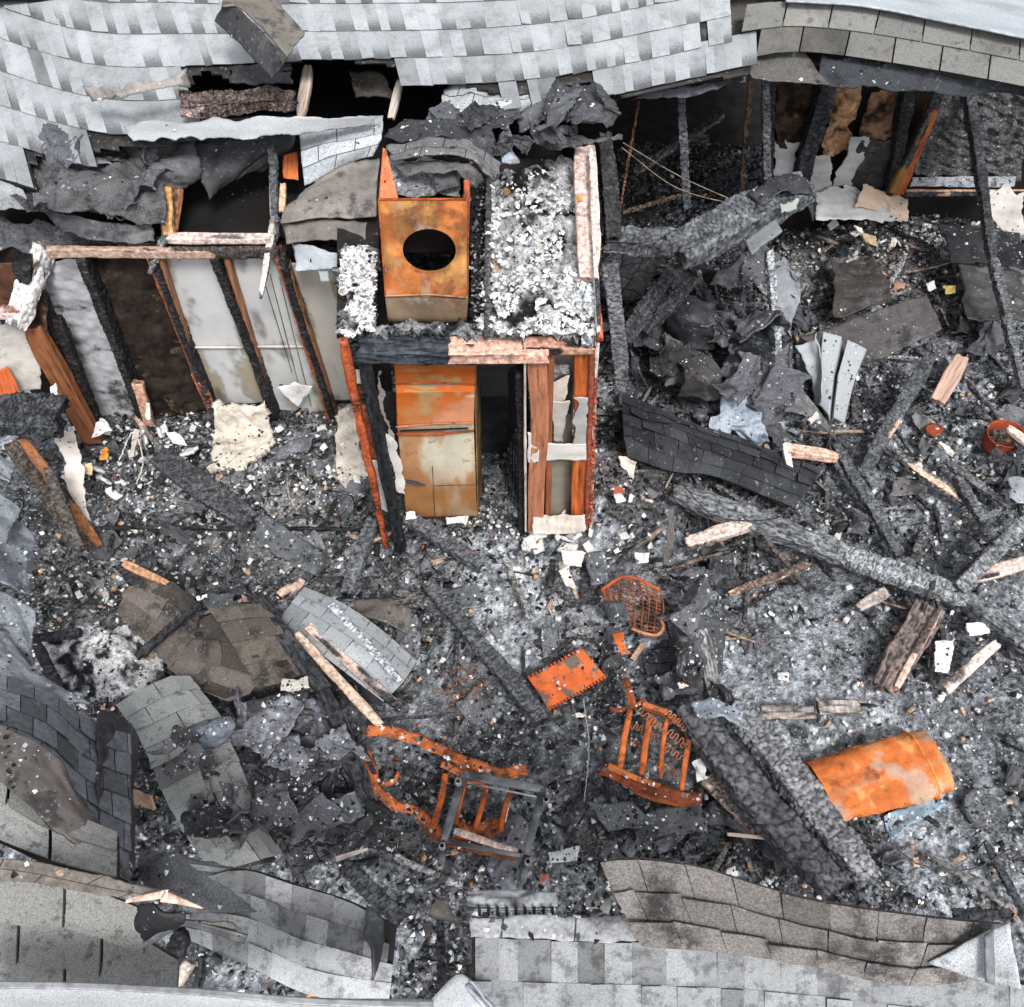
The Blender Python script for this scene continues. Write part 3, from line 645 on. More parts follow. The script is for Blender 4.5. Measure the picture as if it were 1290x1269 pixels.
sheet('shaded_underlay', [[(1030, 66, 2.63), (1110, 76, 2.63), (1300, 110, 2.63), (1450, 150, 2.63)], [(1030, 108, 2.50), (1110, 116, 2.50), (1200, 124, 2.50), (1300, 126, 2.50), (1450, 170, 2.50)]], 'granule_soot', K(62, 65, 70), parent=roofB, th=.012, amp=.012, tr=.05, seed=15)  # underlay row below the tabs; its shade is put into the dark colour
sheet('brown_underlay', [[(905, -20, 2.78), (960, -10, 2.78), (1012, 4, 2.78)], [(915, 50, 2.62), (950, 62, 2.62), (1020, 64, 2.62)], [(948, 98, 2.58), (985, 104, 2.56), (1050, 110, 2.5)]], 'granule_soot', K(92, 90, 88), parent=roofB, th=.01, amp=.015, seed=16)
# lower right roof
C_rails = [[(540, 1178, 2.62), (760, 1186, 2.60), (1000, 1196, 2.60), (1290, 1240, 2.60), (1500, 1290, 2.6)],
           [(540, 1400, 2.30), (760, 1400, 2.30), (1000, 1420, 2.30), (1290, 1440, 2.3), (1500, 1480, 2.3)]]
roofC = root('shingled_slope', P(900, 1220, 2.6), 'pale grey shingle roof slope at the bottom right below the curled brown shingle band', 'roof')
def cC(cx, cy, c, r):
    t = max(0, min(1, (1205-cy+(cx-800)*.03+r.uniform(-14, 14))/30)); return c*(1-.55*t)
shingles('shingle_courses', C_rails, 4, 'laminate_bottom', K(146, 148, 150), [(586, 1100), (1290, 1170), (1600, 1200), (1600, 1500), (560, 1500), (585, 1240)], parent=roofC, tab=.095, lam=True, seed=14, amp=.012, dark=.10, tonevar=.09, curl=.01, slip=.006, down=-1, colpx=cC)
deck('roof_deck', C_rails, [(592, 1140), (1290, 1180), (1600, 1200), (1600, 1500), (560, 1500), (590, 1240)], [], 'felt', K(40, 38, 37), roofC, lower=.02)
sheet('upper_course', [[(590, 1148, 2.66), (700, 1152, 2.66), (830, 1156, 2.66), (1000, 1180, 2.66)], [(585, 1182, 2.66), (700, 1188, 2.665), (830, 1192, 2.665), (1000, 1205, 2.66)]], 'tabs_light', K(165, 167, 170), parent=roofC, th=.01, amp=.006, tr=.03, seed=21)
cb = root('curled_shingle_band', P(1000, 1140, 2.7), 'curled brown charred shingle courses peeling up along the lower right roof edge', 'roof covering')
band = [[(757, 1086, 2.82), (800, 1082, 2.86), (880, 1092, 2.88), (1000, 1128, 2.88), (1130, 1150, 2.86), (1268, 1164, 2.80)], [(770, 1120, 2.80), (880, 1130, 2.84), (1000, 1162, 2.84), (1130, 1186, 2.82), (1262, 1192, 2.78)], [(808, 1190, 2.69), (880, 1194, 2.69), (1010, 1210, 2.69), (1130, 1236, 2.69), (1240, 1234, 2.72)]]
def cBand(cx, cy, c, r): return c*(1+.35*max(0, min(1, (cy-1165-(cx-800)*.09)/30)))
shingles('shingle_courses', band, 3, 'granule_soot', K(118, 114, 112), None, parent=cb, tab=.17, seed=22, amp=.06, gap=.003, down=-1, slip=.03, tonevar=.10, thbut=.022, curl=.03, colpx=cBand, overlap=.4)
deck('felt_backing', band, None, [], 'felt', K(90, 84, 82), cb, lower=.012)
fc = root('torn_roof_corner', P(1240, 1200, 2.8), 'pale grey torn roof corner folded to a point at the lower right edge', 'roof scrap')
sheet('shingle_sheet', [[(1165, 1216, 2.80), (1275, 1158, 2.95)], [(1230, 1236, 2.80), (1288, 1250, 2.85)]], 'granule', K(172, 176, 180), parent=fc, th=.01, amp=.01, seed=25, tr=.02)
sheet('scratched_strip', [[(1240, 1180, 2.93), (1252, 1172, 2.95)], [(1242, 1238, 2.86), (1254, 1242, 2.86)]], 'steel', K(120, 124, 130), parent=fc, th=.01, amp=.004, seed=26, tr=.0)
# lower left three-tab roof, curved courses
D_rails = [[(-120, 1070, 2.75), (0, 1108, 2.75), (100, 1118, 2.75), (190, 1150, 2.72), (300, 1220, 2.65)],
           [(-120, 1240, 2.45), (0, 1262, 2.45), (100, 1268, 2.45), (190, 1300, 2.43), (300, 1390, 2.35)]]
roofD = root('three_tab_slope', P(80, 1200, 2.6), 'large grey three-tab shingles in curved courses in the bottom left corner', 'roof')
shingles('shingle_courses', D_rails, 3, 'granule', K(148, 148, 146), [(-200, 1000), (20, 1090), (165, 1128), (188, 1160), (190, 1232), (140, 1300), (-200, 1400)], parent=roofD, tab=.34, seed=31, amp=.02, dark=.03, tonevar=.08, gap=.014, down=1, thbut=.030, th=.018, curl=.02, slip=.01)
deck('roof_deck', D_rails, [(-200, 1060), (20, 1100), (160, 1132), (180, 1160), (184, 1228), (140, 1300), (-200, 1400)], [], 'felt', K(44, 40, 38), roofD, lower=.02)
sheet('brown_hip_course', [[(-60, 1068, 2.84), (30, 1082, 2.84), (110, 1098, 2.84), (250, 1122, 2.80)], [(-60, 1108, 2.80), (30, 1116, 2.80), (100, 1130, 2.80), (165, 1140, 2.78)]], 'tabs_brown', K(125, 119, 113), parent=roofD, th=.012, amp=.012, seed=32)
E2 = [[(-120, 900, 2.56), (0, 965, 2.58), (60, 1010, 2.57), (150, 1050, 2.54)], [(-120, 1010, 2.6), (0, 1060, 2.62), (70, 1090, 2.62), (150, 1110, 2.6)]]
roofE2 = root('three_tab_slope', P(40, 1040, 2.5), 'pale three-tab shingles showing under the dark torn sheet at the left edge', 'roof')
shingles('shingle_courses', E2, 2, 'granule', K(156, 157, 155), [(-200, 880), (0, 960), (60, 1000), (150, 1050), (145, 1105), (60, 1095), (-200, 1060)], parent=roofE2, tab=.31, seed=33, amp=.015, dark=.15, tonevar=.08, gap=.016, down=1, thbut=.028, th=.016, curl=.02)
deck('roof_deck', E2, None, [], 'wood', K(50, 46, 42), roofE2, lower=.025)
# bright nearest roof strip along the bottom edge
R_rails = [[(-60, 1240, 3.0), (100, 1242, 3.0), (250, 1250, 3.0), (400, 1262, 3.0), (545, 1266, 3.0)], [(-60, 1330, 2.8), (100, 1340, 2.8), (250, 1350, 2.8), (400, 1350, 2.8), (545, 1350, 2.8)]]
rr_ = root('near_roof_edge', P(200, 1260, 2.9), 'bright pale roof edge with metal drip strip along the very bottom left', 'roof')
sheet('shingle_sheet', R_rails, 'granule_clean', K(162, 165, 168), parent=rr_, th=.02, amp=.006, seed=34, tr=.0)
sheet('drip_edge', [[(-60, 1236, 3.012), (100, 1238, 3.012), (250, 1246, 3.012), (400, 1258, 3.012), (545, 1262, 3.012)], [(-60, 1244, 3.018), (100, 1246, 3.018), (250, 1254, 3.018), (400, 1266, 3.018), (545, 1270, 3.018)]], 'steel', K(150, 152, 155), parent=rr_, th=.006, amp=.002, seed=35, tr=.0)
# laminate strip (collapsed) lower left-middle
L_rails = [[(225, 1118, 2.22), (300, 1096, 2.22), (380, 1118, 2.18), (440, 1136, 2.12), (500, 1168, 2.06)],
           [(235, 1186, 2.08), (300, 1212, 2.08), (380, 1250, 2.02), (440, 1262, 1.98), (490, 1262, 1.96)]]
roofL = root('slumped_roof_section', P(350, 1180, 2.1), 'slumped grey laminate shingle section between the splintered hole and the ridge at lower left', 'roof')
def cL(cx, cy, c, r):
    t = max(0, min(1, (1165-cy+(cx-250)*.28+r.uniform(-12, 12))/30)); return c*(1-.45*t)
shingles('shingle_courses', L_rails, 4, 'laminate_bottom', K(188, 190, 193), [(165, 1060), (330, 1090), (480, 1160), (485, 1280), (400, 1280), (310, 1240), (236, 1190), (190, 1150)], parent=roofL, tab=.13, lam=True, seed=41, amp=.02, dark=.12, tonevar=.10, down=-1, colpx=cL)
deck('roof_deck', L_rails, None, [], 'wood', K(40, 36, 34), roofL, lower=.02)
sheet('sooty_hump', [[(165, 1076, 2.2), (215, 1072, 2.24), (262, 1084, 2.2), (330, 1098, 2.1)], [(175, 1108, 2.2), (225, 1112, 2.3), (270, 1125, 2.22), (350, 1125, 2.1)], [(200, 1130, 2.2), (240, 1140, 2.26), (290, 1155, 2.2), (360, 1150, 2.1)]], 'granule_soot', K(98, 100, 103), parent=roofL, th=.012, amp=.02, seed=42)
sheet('pale_drip_edge', [[(215, 1085, 2.27), (330, 1102, 2.15), (410, 1136, 2.08), (500, 1185, 2.0)], [(214, 1092, 2.27), (328, 1109, 2.15), (408, 1143, 2.08), (498, 1192, 2.0)]], 'steel', K(120, 122, 126), parent=roofL, th=.006, amp=.004, seed=43, tr=0)
# steep slate-dark roof on the left
E_rails = [[(-60, 842, 1.75), (0, 850, 1.7), (60, 868, 1.62), (110, 905, 1.5), (165, 925, 1.3)],
           [(-60, 960, 2.1), (0, 985, 2.1), (60, 1030, 2.05), (110, 1080, 1.95), (165, 1110, 1.8)]]
roofE = root('slate_grey_roof', P(70, 960, 1.8), 'dark slate-grey shingled roof slope collapsing inwards on the left edge', 'roof')
shingles('shingle_courses', E_rails, 6, 'slate', K(116, 121, 128), None, parent=roofE, tab=.15, seed=51, amp=.03, curl=.02, dark=.25, tonevar=.14, gap=.006, down=1, slip=.015)
deck('roof_deck', E_rails, None, [], 'felt', K(40, 40, 42), roofE, lower=.02)
sheet('side_drape', [[(120, 890, 1.45), (160, 905, 1.2), (176, 930, .9)], [(120, 1000, 1.75), (158, 1010, 1.4), (168, 1020, 1.0)], [(125, 1078, 1.9), (160, 1085, 1.5), (166, 1100, 1.2)]], 'felt', K(72, 74, 78), parent=roofE, th=.01, amp=.02, seed=52)
sheet('brown_torn_board', [[(-30, 890, 2.62), (30, 925, 2.62), (80, 955, 2.6), (110, 1000, 2.5)], [(-30, 970, 2.66), (20, 1005, 2.66), (70, 1050, 2.64), (160, 1108, 2.45)]], 'felt', K(92, 86, 84), parent=roofE, th=.014, amp=.03, seed=53, crease=.02)
sheet('upper_sheet', [[(-60, 735, 1.45), (0, 742, 1.4), (46, 770, 1.3)], [(-60, 790, 1.6), (0, 800, 1.55), (50, 850, 1.4)], [(-60, 850, 1.8), (0, 858, 1.74), (128, 892, 1.45)]], 'slate', K(140, 146, 154), parent=roofE, th=.01, amp=.03, seed=54, crease=.03)
for o in (roofA, roofB, roofC, roofD, roofE, roofE2, roofL, cb, fc, rr_): o['kind'] = 'thing'
def W(px, py, Y=5.22): return PY(px, py, Y)
def wsheet(name, quad, Y, m, col, parent, **k):
    """quad = TL, TR, BL, BR photo points on the plane y=Y"""
    a, b, c, d = [PY(p[0], p[1], Y if len(p) < 3 else p[2]) for p in quad]
    return sheet(name, [[a, b], [c, d]], m, col, parent=parent, **k)
def wbeam(name, p0, p1, Y, w, h, parent, **k):
    k.setdefault("tight", True)
    return beam(name, PY(*p0, Y), PY(*p1, Y), w, h, parent=parent, world=True, **k)
RUSTC = K(190, 108, 60); ORW = K(190, 105, 60); PINK = K(226, 188, 168); WHT_ = K(228, 226, 224)

# ------------------------------------------------------------ rear left wall
lw = root('stud_wall', PY(290, 520, 5.3), 'left back wall with blackened studs between white panels and scorched insulation', 'wall'); lw['kind'] = 'thing'
def pcol(base, stain, seed, x0=.0):
    def f(du, dv, d):
        n = fbm(du*5+seed, dv*2.2, 5, seed); e = np.minimum(du, du.max()-du)/du.max()
        s = sst(.42, .58, n*.9+.22-e*1.3+.14*sst(.5, 1, dv/dv.max()))
        ln = (np.abs(dv/dv.max()-.61) < .006)*.5+(np.abs(dv/dv.max()-.76) < .004)*.3
        c = base[None, None]*(1-s[..., None])+stain[None, None]*s[..., None]
        rg = np.exp(-((s-.5)/.22)**2)*(vn(du*20, dv*20, seed) > .3); sm = sst(.62, .8, fbm(du*6+9, dv*3+seed, 5, seed+1)); c = c*(1-.38*rg[..., None])*(1-.55*sm[..., None])
        return c*(1-.15*ln[..., None])+.12*ln[..., None]
    return f
wsheet('wall_panel', [(198, 318), (277, 318), (260, 510), (334, 508)], 5.30, 'panel', WHT_, lw, seed=61, amp=.006, tr=.02, res=.02, colf=pcol(K(236, 237, 238), K(192, 180, 158), 5))
wsheet('wall_panel', [(282, 318), (352, 318), (338, 515), (415, 525)], 5.30, 'panel', WHT_, lw, seed=62, amp=.012, tr=.04, res=.02, colf=pcol(K(234, 235, 235), K(194, 182, 160), 6))
wsheet('wall_panel', [(352, 330), (430, 330), (412, 505), (470, 505)], 5.30, 'panel', WHT_, lw, seed=63, amp=.006, tr=.02, res=.02, colf=pcol(K(222, 218, 208), K(178, 164, 140), 7))
wsheet('insulation_batt', [(28, 335), (112, 320), (100, 540), (190, 535)], 5.32, 'sootbatt', K(185, 185, 190), lw, seed=64, amp=.015, freq=5, crease=.02, tr=.04, res=.02)
wsheet('insulation_batt', [(110, 318), (200, 318), (185, 535), (268, 515)], 5.32, 'brownbatt', K(62, 50, 44), lw, seed=65, amp=.02, freq=5, crease=.03, tr=.04, res=.02)
wsheet('sooty_sheathing', [(-20, 312), (480, 312), (60, 560), (500, 560)], 5.44, 'dark', K(38, 32, 30), lw, seed=66, amp=.0, tr=.0, res=.1)
for i, (a, b, w, fs) in enumerate([((104, 318), (186, 532), 11, None), ((192, 318), (268, 512), 10, 2.9), ((272, 318), (348, 522), 10, None), ((355, 318), (424, 540), 10, 2.9), ((30, 330), (112, 560), 18, None)]):
    wbeam('stud', a, b, 5.24, w, 26, lw, base=K(34, 34, 36), seed=70+i, freshside=fs, wood=ORW*.8, m='charfine')
wbeam('stud_foot', (172, 482), (190, 535), 5.17, 13, 8, lw, base=K(80, 60, 50), wood=K(215, 165, 140), fresh=.75, seed=78)
wbeam('stud_foot', (247, 470), (266, 512), 5.19, 10, 8, lw, wood=K(200, 130, 95), fresh=.8, seed=79)
wbeam('top_plate', (60, 318), (352, 318), 5.2, 9, 14, lw, base=K(60, 55, 52), fresh=.5, wood=K(190, 160, 145), seed=80)
wsheet('torn_flap', [(345, 484), (372, 480), (374, 516), (398, 486)], 5.12, 'paper', WHT_, lw, seed=81, amp=.02, tr=.05, res=.015)
wsheet('hole_shade', [(346, 484), (374, 484), (360, 502), (376, 494)], 5.22, 'dark', K(20, 18, 18), lw, seed=82, amp=.0, tr=.06, res=.012)  # dark sheet over the panel; its colour stands for shade inside a hole
for i, (a_, b_) in enumerate([((201, 322), (262, 506)), ((286, 322), (346, 518)), ((362, 332), (424, 524))]):
    wbeam('stud_side', a_, b_, 5.25, 6, 14, lw, fresh=.9, wood=K(168, 118, 88), base=K(70, 50, 40), seed=860+i, m='stud')
for i, (a_, b_) in enumerate([((330, 345), (368, 470)), ((340, 345), (380, 500)), ((352, 350), (392, 512))]):
    wbeam('thin_wire', a_, b_, 5.2, 1.0, 1.0, lw, base=K(70, 68, 66), seed=870+i, alli=(1, 1), deep=.0005)
for i, (a_, b_) in enumerate([((238, 438), (306, 438)), ((322, 437), (392, 437))]):
    wbeam('panel_seam', a_, b_, 5.275, 2.2, 3, lw, fresh=1, wood=K(225, 222, 216), seed=880+i)
# insulation pulled out over the rubble
def batt(name, rails, label, seed, col=K(222, 214, 200), mt='batt'):
    return sheet(name, rails, mt, col, label=label, cat='insulation', th=.05, amp=.035, freq=7, crease=.035, tr=.05, res=.014, seed=seed)
batt('insulation_batt', [[PY(266, 506, 5.12), PY(338, 506, 5.12)], [PY(266, 545, 5.0), PY(340, 540, 5.0)], [G(262, 572, .10), G(342, 560, .10)], [G(256, 596, .06), G(300, 592, .06)]], 'cream insulation batt hanging below the stained white wall panel', 91)
batt('insulation_batt', [[PY(424, 512, 4.9), PY(446, 512, 4.9)], [PY(420, 560, 4.75), PY(458, 560, 4.75)], [G(424, 600, .12), G(464, 600, .12)], [G(436, 616, .05), G(462, 614, .05)]], 'narrow cream insulation batt sagging beside the left chimney post', 92)
# ------------------------------------------------------------ side wall on the left
sw = root('side_wall', G(120, 690), 'burned brown stud wall running along the left edge towards the camera', 'wall'); sw['kind'] = 'thing'
def sp_(px, py, z): return P(px, py, z)
beam('stud', P(44, 410, 1.5), P(118, 556, .25), 26, 14, parent=sw, world=True, fresh=.86, wood=K(150, 95, 62), seed=101, m='stud')
beam('stud', P(72, 400, 1.5), P(128, 545, .22), 12, 12, parent=sw, world=True, base=K(30, 28, 28), seed=102)
beam('bottom_rail', P(24, 552, 1.0), P(126, 688, .12), 13, 12, parent=sw, world=True, fresh=.8, wood=K(150, 98, 62), seed=103)
beam('charred_rail', P(10, 560, 1.0), P(112, 690, .05), 20, 10, parent=sw, world=True, base=K(80, 72, 66), seed=104)
sheet('wall_panel', [[P(-30, 410, 1.6), P(42, 402, 1.5)], [P(-30, 500, .9), P(58, 490, .9)]], 'paper', K(200, 196, 190), parent=sw, seed=105, amp=.01, tr=.05)
sheet('torn_drywall', [[P(62, 540, .75), P(100, 535, .7)], [P(75, 590, .5), P(112, 600, .42)], [P(92, 650, .3), P(118, 668, .2)]], 'paper', K(222, 214, 206), parent=sw, seed=106, amp=.03, crease=.05, tr=.07, res=.015, curved=True)
sheet('sooty_panel', [[P(-30, 330, 2.0), P(60, 330, 1.95)], [P(-20, 400, 1.6), P(60, 420, 1.45)]], 'brownbatt', K(80, 52, 40), parent=sw, seed=107, amp=.05, tr=.03)
sheet('orange_edge', [[P(-10, 470, 1.2), P(10, 460, 1.2)], [P(0, 512, .95), P(34, 510, .9)]], 'stud', K(190, 95, 50), parent=sw, seed=108, amp=.005, tr=.02)
ob = beam('charred_roof_chunk', (-30, 528, 1.25), (76, 528, 1.2), 62, 30, 'chunk of crackled char with hanging black felt at the left edge beside the brown studs', 'charred timber', ground=False, base=K(60, 62, 65), seed=110, alli=(.035, .035), deep=.014, rough=.3, m='char')
sheet('black_felt_scrap', [[(18, 530, 1.22), (76, 528, 1.2)], [(22, 556, 1.12), (74, 556, 1.12)]], 'felt', K(48, 49, 52), 'black felt flap under the crackled chunk at the left edge', 'felt scrap', seed=111, amp=.02, crease=.03)
for i, (q, lab) in enumerate([([[(-20, 552, 1.35), (26, 590, 1.3)], [(-20, 600, 1.45), (14, 606, 1.4)]], 'pale blue-grey shingle sheet at the left edge above a broken one'),
                     ([[(-20, 606, 1.3), (30, 640, 1.2)], [(-20, 680, 1.4), (10, 690, 1.35)]], 'pale blue-grey broken shingle sheet at the left edge, middle of three'),
                     ([[(14, 650, 1.1), (48, 672, 1.05)], [(0, 735, 1.2), (52, 716, 1.1)]], 'grey shingle sheet with scorched folds at the left edge above the slate roof')]):
    sheet('shingle_sheet', q, 'granule', K(140, 147, 154)*(1-.12*i), lab, 'shingle sheet', seed=112+i, amp=.025, crease=.03, tr=.05, th=.012)
sheet('scorched_metal_flap', [[(-20, 676, 1.55), (34, 690, 1.45)], [(-20, 735, 1.6), (48, 760, 1.4)]], 'slate', K(92, 97, 105), 'scorched blue-grey flap below the broken shingle sheets at the left edge', 'roof scrap', seed=117, amp=.05, crease=.06, tr=.06)

# ------------------------------------------------------------ chimney chase
ch = root('chimney_chase', PY(590, 690, 4.0), 'burned open timber chimney chase with white ash on its top deck', 'chimney'); ch['kind'] = 'thing'
FY = 4.0
def fbeam(name, p0, p1, w, h, Y=FY, **k): return wbeam(name, p0, p1, Y, w, h, ch, **k)
fbeam('header', (450, 443), (600, 443), 36, 20, base=K(46, 50, 56), seed=121, alli=(.35, .03), deep=.003)
fbeam('header', (566, 443), (690, 443), 33, 18, Y=3.992, fresh=.93, wood=K(225, 180, 160), base=K(90, 60, 55), seed=122, alli=(.3, .03), deep=.002, rough=.05)
fbeam('header', (660, 436), (748, 436), 20, 14, Y=4.01, fresh=.75, wood=K(200, 150, 130), base=K(40, 34, 34), seed=123)
fbeam('corner_post', (432, 428), (487, 688), 9, 9, Y=4.0, fresh=.8, wood=K(185, 90, 50), base=K(110, 55, 35), seed=124, rough=.3)
fbeam('corner_post', (448, 430), (497, 688), 13, 13, Y=4.10, fresh=.35, wood=K(170, 100, 75), seed=125)
fbeam('corner_post', (459, 455), (505, 690), 14, 14, Y=3.98, base=K(28, 30, 34), seed=126, alli=(.3, .03), deep=.003)
wsheet('torn_drywall', [(440, 466), (458, 464), (446, 488), (462, 486)], 4.02, 'paper', K(215, 212, 208), ch, seed=127, tr=.03, res=.012)
wsheet('torn_drywall', [(462, 575), (478, 580), (478, 640), (500, 652)], 4.05, 'paper', K(215, 212, 214), ch, seed=128, tr=.04, res=.012)
wsheet('torn_drywall', [(468, 462), (486, 462), (484, 560), (500, 560)], 4.16, 'paper', K(190, 188, 186), ch, seed=129, tr=.07, res=.012, amp=.02)
wsheet('torn_drywall', [(484, 545), (498, 550), (494, 620), (516, 630)], 4.08, 'paper', K(226, 222, 220), ch, seed=130, tr=.07, res=.012, amp=.02)
fbeam('stud', (679, 432), (677, 668), 22, 14, Y=4.02, fresh=1, wood=K(196, 130, 98), seed=131, rough=.04)
fbeam('stud', (694, 432), (690, 668), 8, 16, Y=4.05, fresh=1, wood=K(160, 95, 66), seed=132, rough=.04)
fbeam('stud', (735, 432), (727, 664), 22, 14, Y=4.05, fresh=1, wood=K(200, 105, 52), seed=133, rough=.05, m='stud')
fbeam('stud', (746, 430), (738, 664), 6, 14, Y=4.02, fresh=.9, wood=K(150, 80, 60), seed=134)
fbeam('drywall_edge', (661, 430), (662, 668), 3, 8, Y=3.99, fresh=1, wood=K(225, 215, 208), seed=135)
fbeam('dark_liner', (655, 462), (657, 692), 9, 30, Y=4.10, base=K(26, 26, 28), seed=136)
wsheet('back_panel', [(600, 458), (668, 458), (600, 500), (668, 500)], 4.9, 'drywall', K(110, 110, 112), ch, seed=137, tr=.02)
wsheet('back_panel', [(470, 495), (668, 495), (500, 600), (668, 600)], 4.95, 'dark', K(52, 52, 56), ch, seed=138, tr=.02, amp=.04)
wsheet('chase_side', [(655, 458, 4.15), (640, 470, 4.9), (655, 680, 4.15), (640, 610, 4.9)], 4.5, 'dark', K(34, 34, 36), ch, seed=139, tr=.0)
for i in range(5): fbeam('lath', (650-i*3, 540+i*8), (652-i*4, 640-i*2), 1.6, 1.6, Y=4.2+.08*i, base=K(70, 70, 72), seed=400+i)
wsheet('cement_board', [(692, 432), (724, 432), (688, 668), (718, 668)], 4.13, 'drywall', K(150, 145, 132), ch, seed=140, tr=.0, res=.02)
wsheet('sooty_board', [(692, 455), (722, 455), (692, 520), (720, 520)], 4.10, 'sootbatt', K(70, 66, 64), ch, seed=141, tr=.04, amp=.03)
wsheet('torn_drywall', [(690, 488), (722, 470), (690, 520), (716, 505)], 4.06, 'paper', K(210, 202, 190), ch, seed=142, tr=.05, amp=.02, res=.012)
wsheet('torn_drywall', [(691, 500), (719, 500), (697, 556), (710, 558)], 4.03, 'paper', K(212, 208, 200), ch, seed=143, tr=.03, amp=.02, res=.012)
wsheet('torn_drywall', [(722, 500), (744, 495), (716, 570), (742, 572)], 4.0, 'paper', K(205, 204, 203), ch, seed=144, tr=.05, amp=.02, res=.012)
wsheet('drywall_band', [(664, 545), (680, 548), (664, 585), (680, 584)], 3.98, 'paper', K(218, 215, 212), ch, seed=145, tr=.02, amp=.01, res=.012)
wsheet('drywall_band', [(668, 560), (742, 558), (664, 584), (742, 582)], 3.985, 'drywall', K(215, 210, 205), ch, seed=146, tr=.03, amp=.015, res=.012)
wsheet('peeling_edge', [(748, 430, 4.0), (754, 300, 4.9), (742, 690, 4.0), (744, 640, 4.6)], 4.5, 'paper', K(190, 130, 110), ch, seed=147, tr=.03, amp=.02)
fbeam('trim', (752, 432), (743, 688), 4, 4, Y=3.99, fresh=.6, wood=K(225, 205, 190), base=K(150, 80, 60), seed=148, rough=.6)
beam('edge_trim', P(748, 330, 2.42), P(756, 428, 2.36), 6, 10, parent=ch, world=True, fresh=.7, wood=K(200, 100, 62), base=K(120, 60, 40), seed=149, rough=.5)
# top deck: plates and the ash lying on them
DZ = 2.36
def ashdeck(name, rails, seed, col=K(200, 202, 206), th=.06, amp=.03, **k):
    def cf(du, dv, d):
        n = fbm(du*7+seed, dv*7, 5, seed+3); n2 = fbm(du*30, dv*30+seed, 4, seed+6)
        w = sst(.34, .52, n*.85+n2*.22+d*2)
        return col[None, None]*w[..., None]*(.75+.5*n2[..., None])+K(42, 42, 45)[None, None]*(1-w[..., None])
    return sheet(name, rails, 'ash', col, parent=ch, th=th, amp=amp*1.5, freq=6, crease=.07, seed=seed, tr=.07, res=.009, colf=cf, **k)
ashdeck('ash_on_left_plate', [[(432, 312, DZ+.03), (474, 308, DZ+.03)], [(424, 422, DZ+.03), (472, 422, DZ+.03)]], 151)
ashdeck('ash_on_header', [[(470, 404, DZ+.01), (606, 404, DZ+.01)], [(470, 421, DZ+.01), (606, 421, DZ+.01)]], 152, amp=.01, col=K(165, 168, 172))
ashdeck('ash_on_deck', [[(616, 222, DZ+.04), (660, 205, DZ+.04), (742, 205, DZ+.06)], [(606, 330, DZ+.02), (680, 320, DZ+.05), (748, 330, DZ+.06)], [(598, 421, DZ+.02), (680, 421, DZ+.03), (754, 421, DZ+.04)]], 153, col=K(215, 217, 220))
ashdeck('ash_behind_flue', [[(592, 215, DZ-.1), (622, 215, DZ-.1)], [(590, 421, DZ-.06), (612, 421, DZ-.06)]], 154, col=K(80, 82, 86))
sheet('deck_boards', [[P(425, 240, DZ-.04), P(480, 240, DZ-.04)], [P(424, 424, DZ-.04), P(472, 424, DZ-.04)]], 'dark', K(45, 40, 38), parent=ch, th=.02, amp=0, tr=0)
sheet('deck_boards', [[P(590, 200, DZ-.06), P(750, 200, DZ-.06)], [P(596, 424, DZ-.06), P(750, 424, DZ-.06)]], 'dark', K(45, 40, 38), parent=ch, th=.02, amp=0, tr=0)
beam('parapet_board', P(733, 188, DZ+.18), P(741, 352, DZ+.10), 30, 12, parent=ch, world=True, fresh=.96, wood=K(224, 198, 188), base=K(160, 100, 70), seed=155, rough=.15)
beam('parapet_lip', P(745, 190, DZ+.26), P(754, 420, DZ+.12), 6, 10, parent=ch, world=True, fresh=.7, wood=K(228, 215, 208), seed=156, rough=.4)
beam('parapet_end', P(744, 360, DZ+.1), P(742, 436, DZ-.03), 16, 12, parent=ch, world=True, fresh=0, base=K(150, 155, 160), seed=157, rough=.4)
beam('orange_scrap', P(727, 246, DZ+.27), P(732, 254, DZ+.27), 10, 3, parent=ch, world=True, fresh=1, wood=K(225, 160, 80), seed=158)
beam('nailer', P(616, 225, DZ+.06), P(614, 425, DZ+.05), 8, 8, parent=ch, world=True, base=K(70, 70, 72), seed=159)
r5 = np.random.default_rng(77)
def flakes(name, quads, n, smin, smax, pal, wts, seed, parent, lift=.04, cl=False):
    """crumpled ash flakes lying on a raised surface, one mesh"""
    r = np.random.default_rng(seed); mb = MB()
    for _ in range(n):
        q = quads[r.integers(len(quads))]; u, v = r.random(2)
        a = np.array(q[0])*(1-u)+np.array(q[1])*u; b = np.array(q[2])*(1-u)+np.array(q[3])*u; p = a*(1-v)+b*v
        c = P(p[0], p[1], p[2]+lift*r.random()); s = r.uniform(smin, smax)
        k = 5; t = np.linspace(0, 2*np.pi, k, endpoint=False)+r.uniform(-.4, .4, k); R = s*r.uniform(.5, 1.1, k)
        V = np.stack([R*np.cos(t), R*np.sin(t), r.normal(0, .35, k)*s], -1)
        ctr = np.array([[0, 0, s*r.uniform(.2, .7)]]); V = np.vstack([V, ctr, V*[.9, .9, 1]-[0, 0, s*.3]])+c
        if cl and fbm(c[0]*7, c[1]*7, 3, seed) < .46: continue
        co = pal[r.choice(len(pal), p=np.array(wts)/sum(wts))]*r.uniform(.7, 1.15)
        mb.add(V, [(i, (i+1) % k, 5) for i in range(k)]+[((i+1) % k, i, 6+i, 6+(i+1) % k) for i in range(k)], np.clip(co, 0, .82))
    o = mb.go(name, 'chips', parent=parent, kind='stuff'); return o
